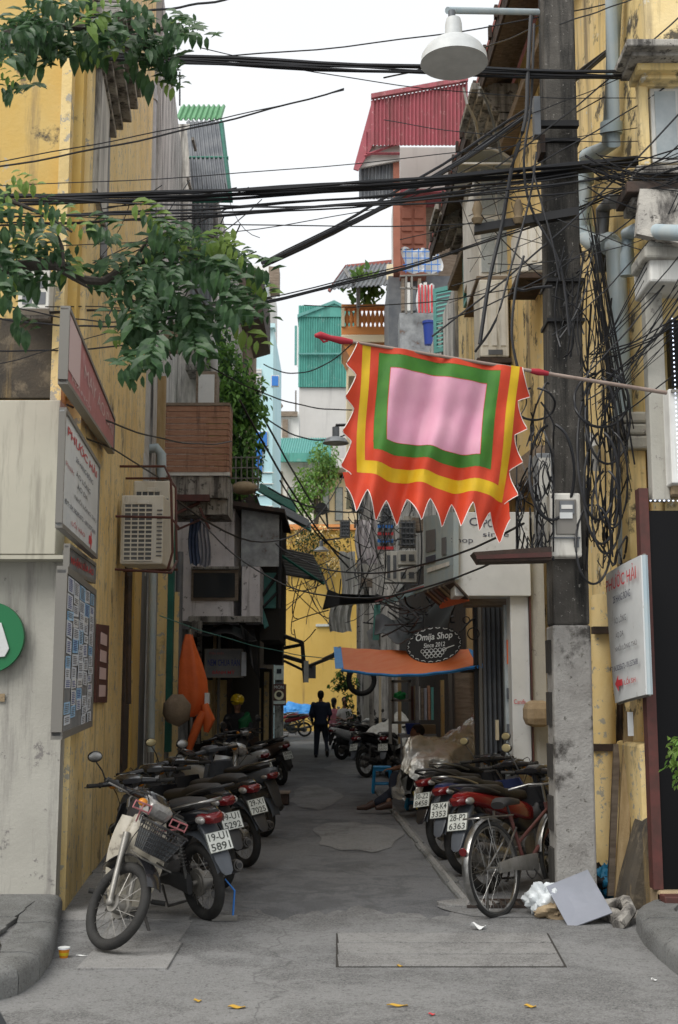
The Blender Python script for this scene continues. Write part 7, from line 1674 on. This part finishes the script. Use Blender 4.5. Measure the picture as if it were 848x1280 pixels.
blobs = [ # px,py,rx,ry,D,n,light
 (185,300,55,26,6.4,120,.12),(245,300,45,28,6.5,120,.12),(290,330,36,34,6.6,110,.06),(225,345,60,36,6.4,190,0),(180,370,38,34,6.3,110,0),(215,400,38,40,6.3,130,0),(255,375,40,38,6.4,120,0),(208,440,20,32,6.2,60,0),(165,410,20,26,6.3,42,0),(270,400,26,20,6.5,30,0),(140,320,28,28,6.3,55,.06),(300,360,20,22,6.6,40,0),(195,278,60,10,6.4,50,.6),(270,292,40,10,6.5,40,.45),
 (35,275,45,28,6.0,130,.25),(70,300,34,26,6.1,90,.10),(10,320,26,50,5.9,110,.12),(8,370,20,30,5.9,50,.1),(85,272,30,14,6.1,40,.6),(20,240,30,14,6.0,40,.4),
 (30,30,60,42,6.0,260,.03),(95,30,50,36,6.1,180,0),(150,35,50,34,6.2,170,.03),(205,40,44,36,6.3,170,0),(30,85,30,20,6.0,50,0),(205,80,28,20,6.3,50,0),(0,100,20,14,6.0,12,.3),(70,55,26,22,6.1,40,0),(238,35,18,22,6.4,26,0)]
lm = [leafmesh('leaf',.105,.050,'leaf'), leafmesh('leaf_pale',.085,.042,'leaf_light')]
cand = []
for (px,py,rx,ry,D,n,li) in blobs:
    c = at(px,py,D); sx = rx/F*D; sz = ry/F*D
    for _ in range(max(2,n//11)):
        cc = cloud(c,sx,.32,sz,1)[0]; szz = rnd.uniform(.6,1.25); g = rnd.uniform(-.6,3.7); drp = rnd.uniform(.5,1.2)
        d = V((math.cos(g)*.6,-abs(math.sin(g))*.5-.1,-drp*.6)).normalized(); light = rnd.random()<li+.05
        for k in range(9):
            p = cc+d*(k*.026); side = (-1 if k%2 else 1); q = d.cross(V((0,1,.3))).normalized()*side*.9+d*.55+V((0,rnd.uniform(-.4,.2),-.25+rnd.uniform(-.2,.2)))
            cand.append((p,q.normalized(),szz*rnd.uniform(.7,1.15),light,py))
        # twig
cand.sort(key=lambda c: c[0].y)
inv = tr_.matrix_basis.inverted(); rest = [MB(),MB()]
pick = set(range(0,len(cand),max(1,len(cand)//296)))
vis = sorted(range(len(cand)), key=lambda i: cand[i][0].y)[:int(len(cand)*.55)]; rnd.shuffle(vis); pick = set(vis[:294])
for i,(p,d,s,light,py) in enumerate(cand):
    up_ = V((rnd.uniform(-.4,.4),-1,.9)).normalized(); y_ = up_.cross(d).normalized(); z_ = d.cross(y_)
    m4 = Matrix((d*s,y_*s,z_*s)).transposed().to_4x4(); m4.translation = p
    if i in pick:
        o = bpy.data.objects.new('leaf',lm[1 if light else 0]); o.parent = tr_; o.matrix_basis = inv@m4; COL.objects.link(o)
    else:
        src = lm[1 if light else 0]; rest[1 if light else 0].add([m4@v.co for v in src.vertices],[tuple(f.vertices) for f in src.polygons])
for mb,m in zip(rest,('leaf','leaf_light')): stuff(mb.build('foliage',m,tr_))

# ---------- cables ----------
def sag(a,b,s,n=18,wob=0.0):
    ph = rnd.random()*6; return [a.lerp(b,i/n)+V((0,0,-s*4*(i/n)*(1-i/n)+wob*math.sin(i*1.3+ph))) for i in range(n+1)]
def cab(label,p,q,r,s=.1,m='cable',name='overhead_cable',group=None):
    a = at(*p); b = at(*q); o = MB().tube(sag(a,b,s,wob=.006),r,n=5).thing(name,m,label,'cable',group or 'overhead cables across the alley'); return o
def bundle(label,p,q,r,s,n,spread):
    a = at(*p); b = at(*q); t = T('cable_bundle',label,'cable bundle',tuple(a),group='overhead cables across the alley')
    for i in range(n):
        oa = V((0,rnd.uniform(-.1,.1),rnd.uniform(-spread,spread))); ob = V((0,rnd.uniform(-.1,.1),rnd.uniform(-spread,spread)))
        MB().tube(sag(a+oa,b+ob,s*rnd.uniform(.7,1.3),wob=.008),r*rnd.uniform(.6,1.2),n=5).build('cable','cable',t)
bundle('thick black cable bundle crossing just below the top left leaves and the street lamp',(-40,60,8.6),(900,98,9.4),.012,.05,5,.02)
bundle('heavy black cable bundle crossing at the level of the arched canopy',(-30,250,8.8),(900,188,9.6),.012,.10,8,.035)
bundle('second looser cable bundle just below the heavy one',(-30,275,8.9),(720,226,9.5),.007,.08,5,.05)
bundle('cable bundle running from the left wall up to the right above the flag',(328,330,9.4),(800,30,10.5),.014,.18,4,.02)
bundle('twisted cable pair from the brown left roof rising towards the pole top',(60,385,9.0),(340,374,14),.008,.04,3,.02)
bundle('cable bundle dipping from the left leaves to the right window below the heavy bundle',(200,395,9.6),(860,200,10.2),.009,.25,3,.03)
cab('single dark cable from the upper left wall rising to the right edge of sky',(-10,210,9.0),(430,111,10),.008,.05)
cab('thin cable along the top edge passing beside the lamp arm',(250,72,9.2),(860,-20,10),.006,.12)
cab('thin wire across the sky at the left of the lamp shade',(480,98,9),(700,20,11),.007,.05)
cab('short thin cable leaving the top left leaves towards the top edge',(100,22,8),(300,-4,8.5),.009,.02)
cab('thin cable crossing behind the flag top at the shutters',(380,382,14),(870,300,10),.006,.2)
cab('thin cable from the left sign corner across to the plaster house',(84,505,9.3),(290,552,18),.009,.15)
cab('long pale cable falling from the air conditioner cage to the far alley',(222,625,12.6),(430,593,26),.012,.9)
cab('dark cable from the climbing plant down to the right far facade',(300,500,18),(436,710,24),.018,.2)
cab('dark cable from the climbing plant across to the flag edge',(262,458,18),(440,512,22),.012,.2)
cab('thin green string from the orange umbrella across to the orange awning',(200,770,16),(425,825,22),.008,.10,m='teal_paint')
cab('cable from the plaster house roof curving under the flag to the steel arm',(345,680,22),(655,655,11),.012,.5)
cab('lower cable curving under the flag to the steel bracket arm',(250,650,18),(640,690,10.6),.010,.75)
cab('two strand wire at the coloured end wall, upper',(336,610,24),(440,640,30),.02,.15)
cab('dark wire from the blue house to the loudspeaker',(318,500,26),(410,660,36),.025,.1)
cab('thin wire from the far white roof across to the balcony house',(330,520,30),(440,540,32),.02,.4)
cab('thin wire crossing before the teal clad house',(440,430,30),(330,455,34),.018,.5)
cab('slack cable along the far left awnings over the yellow wall',(350,600,28),(440,700,30),.02,.3)
cab('cable falling from the lamp end to the arched canopy',(600,110,10),(628,200,10.6),.014,-.1,m='cable_grey')
seen_ = {}
for k,(p,q,r_,sg_) in enumerate([((-20,205,8.7),(430,113,10),.005,.03),((0,232,8.8),(860,150,9.5),.004,.10),((-20,262,8.8),(870,262,9.6),.005,.14),((250,60,8.8),(860,120,9.6),.004,.16),((330,326,9.6),(860,60,10.4),.006,.10),
  ((340,330,9.6),(720,110,10.2),.006,.08),((-20,310,8.6),(560,240,10),.004,.12),((560,210,9.4),(860,330,9.0),.005,.06),((600,240,9.4),(860,90,9.2),.006,.05),((540,420,9.3),(870,120,9.0),.008,.10),((560,400,9.3),(860,215,9.1),.006,.14),((610,330,9.3),(870,270,9.0),.004,.12),
  ((500,300,9.6),(860,190,9.2),.004,.05),((620,210,9.3),(850,20,9.2),.007,.04),((690,420,9.2),(860,235,9.0),.006,.10),((480,150,9.6),(860,175,9.3),.004,.08),((-20,395,8.8),(200,404,9.4),.008,.05),((-20,372,8.9),(200,400,9.4),.006,.08),((-10,438,8.9),(330,396,10.5),.007,.10),((0,455,9.0),(200,392,9.6),.004,.02),
  ((700,30,9.2),(860,-30,9.5),.006,.02),((640,150,9.3),(870,55,9.2),.004,.03),((730,470,9.2),(870,300,8.9),.007,.06),((735,500,9.2),(870,350,8.9),.006,.10),((60,268,8.7),(860,205,9.2),.009,.12),((40,246,8.7),(720,240,9.2),.008,.10)]):
    def place(x,y):
        if x < 100: return 'the top left leaves' if y<100 else 'the upper left yellow wall' if y<240 else 'the middle left leaves' if y<330 else 'the stained wall by the rose sign' if y<420 else 'the top of the rose sign'
        if x < 350: return 'the tip of the top left leaves' if y<100 else 'the brown roofed house' if y<350 else 'the hanging leaf cluster'
        if x < 560: return 'the open sky' if y<200 else 'the red canopy house' if y<330 else 'the flag top'
        if x < 800: return 'the lamp arm' if y<60 else 'the pole head' if y<160 else 'the arched canopy' if y<260 else 'the cross arm' if y<350 else 'the pole at flag height' if y<480 else 'the pole below the flag rod'
        return 'the upper right corner' if y<40 else 'the window pediment' if y<100 else 'the upper right window' if y<200 else 'the dark right ledge' if y<250 else 'the white portico ledge' if y<310 else 'the white pilaster'
    lb = 'thin wire from %s to %s'%(place(p[0],p[1]),place(q[0],q[1])); seen_[lb] = seen_.get(lb,0)+1
    if seen_[lb] > 1: lb = lb.replace('thin wire','second thin wire' if seen_[lb]==2 else 'third thin wire')
    MB().tube(sag(at(*p),at(*q),sg_,wob=.004),r_,n=5).thing('overhead_wire','cable',lb,'wire','thin wires strung between the facades')
# vertical runs on and beside the pole
t = T('pole_cables','thick loops and runs of black cable fixed along the right side of the pole','cables',tuple(at(745,700,9.5)))
for k in range(9):
    x0 = rnd.uniform(726,758); pts=[]; y = rnd.uniform(300,430)
    while y < 715: pts.append(at(x0+(y-250)*.02+rnd.uniform(-6,7),y,9.55+rnd.uniform(-.08,.08))); y += rnd.uniform(60,100)
    if len(pts)>2: MB().tube(smooth(pts),rnd.uniform(.005,.011),n=5).build('cable_run','cable',t)
for (cx,cy,rx,ry,r_) in [(752,610,22,70,.014),(758,640,18,52,.012),(748,560,26,90,.014),(690,590,28,60,.016),(765,600,20,60,.010),(742,680,22,50,.012),(668,505,26,20,.012),(752,500,34,34,.014),(760,520,28,60,.012)]:
    pts = [at(cx+rx*math.cos(g),cy+ry*math.sin(g),9.25+.06*math.sin(g*2)) for g in [i*2*math.pi/18-1.4 for i in range(18)]]
    MB().tube(smooth(pts,2),r_*.8,n=6).build('cable_loop','cable',t)
t = T('pole_cables','dark cables running down the left side of the pole from the lamp arm','cables',tuple(at(660,640,9.3)))
for pts,r_ in [([(664,20,9.1),(660,90,9.1),(657,150,9.1),(640,210,9.15),(628,280,9.2),(612,350,9.2),(600,430,9.2)],.022),([(668,30,9.2),(664,130,9.2),(655,200,9.2),(664,260,9.2),(700,330,9.1),(712,420,9.1)],.014),([(671,190,9.1),(662,250,9.1),(640,330,9.1),(620,400,9.1),(594,440,9.2)],.012),([(655,320,9.0),(645,360,9.0),(640,420,9.0),(650,470,9.0)],.014),([(666,210,9.2),(676,250,9.1),(690,300,9.05),(700,350,9.05)],.010),([(640,360,9.2),(655,363,9.2),(668,360,9.1),(690,358,9.1)],.016)]:
    MB().tube(smooth([at(*q) for q in pts]),r_*.8,n=6).build('cable_run','cable',t)
# tangles nobody could count
def tangle(label,reg,D0,D1,n,r,amp,cat='cable tangle',m='cable',diag=0):
    x0,y0,x1,y1 = reg; mb = MB()
    for _ in range(n):
        xa,xb = rnd.uniform(x0,x1),rnd.uniform(x0,x1); ya,yb_ = rnd.uniform(y0,y1),rnd.uniform(y0,y1)
        if diag: xa=x0+rnd.uniform(0,(x1-x0)*.25); xb=x1-rnd.uniform(0,(x1-x0)*.25); ya=y1-rnd.uniform(0,(y1-y0)*.5); yb_=y0+rnd.uniform(0,(y1-y0)*.5)
        a,b = at(xa,ya,rnd.uniform(D0,D1)),at(xb,yb_,rnd.uniform(D0,D1)); c = a.lerp(b,.5)+V((rnd.uniform(-amp,amp),rnd.uniform(-.2,.2),-abs(rnd.gauss(0,amp))))
        mb.tube([a.lerp(c,k/6).lerp(c.lerp(b,k/6),k/6) for k in range(7)],r*rnd.uniform(.6,1.4),n=4,caps=False)
    return stuff(mb.thing('cable_tangle',m,label,cat))
def droop(label, fa, fb, n, r, sg0, sg1):
    mb = MB()
    for _ in range(n):
        a = at(*[rnd.uniform(*q) for q in fa]); b = at(*[rnd.uniform(*q) for q in fb]); s_ = rnd.uniform(sg0,sg1)
        mb.tube(sag(a,b,s_,n=12,wob=.005),r*rnd.uniform(.6,1.5),n=4,caps=False)
    return stuff(mb.thing('cable_tangle','cable',label,'cable tangle'))
droop('sagging tangle of black wires before the upper right ledges',((725,760),(190,260),(9.0,9.2)),((855,940),(160,260),(8.6,9.0)),26,.0045,.02,.22)
droop('spray of wires fanning from the pole up to the right edge',((735,752),(440,540),(9.2,9.4)),((850,960),(200,430),(8.5,8.8)),22,.0045,.0,.14)
droop('long slack wires hanging beside the right drain pipe',((730,750),(250,360),(9.2,9.5)),((750,800),(480,640),(9.3,9.7)),18,.005,-.1,.1)
def loops(label, reg, D0, D1, n, r, rr):
    mb = MB(); x0,y0,x1,y1 = reg
    for _ in range(n):
        x,y = rnd.uniform(x0,x1),rnd.uniform(y0,y1); pts = []; vx,vy = rnd.uniform(-6,6),rnd.uniform(16,34)
        for k in range(7):
            pts.append(at(min(x1+4,max(x0-4,x)),min(y1+10,max(y0-10,y)),rnd.uniform(D0,D1))); x += vx+rnd.uniform(-rr,rr); y += vy*rnd.uniform(.4,1.1); 
            if y > y1 or rnd.random()<.15: vy = -vy; 
        mb.tube(smooth(pts,4),r*rnd.uniform(.6,1.5),n=4,caps=False)
    return stuff(mb.thing('cable_tangle','cable',label,'cable tangle'))
loops('wire tangle hanging left of the meter box',(650,490,688,690),9.2,9.4,34,.006,9)
loops('coiled wires hanging right of the pole above the low white sign',(738,520,780,700),9.35,9.6,16,.006,9)
tangle('cable tangle against the yellow end wall on the far left',(345,690,430,800),28,36,22,.012,.5)
tangle('web of wires over the far right facades',(430,600,530,780),20,30,44,.009,.5)
tangle('thin wires crossing the upper right wall',(560,130,860,380),10.3,11.5,22,.004,.15)
tangle('wires looped along the middle of the pole',(690,300,745,480),9.1,9.45,26,.006,.12)
tangle('thin scattered wires across the left yellow wall behind the leaves',(0,225,330,420),8.9,11,16,.005,.12)
tangle('wires under the black canopy',(470,740,570,800),16.5,19,26,.012,.15)
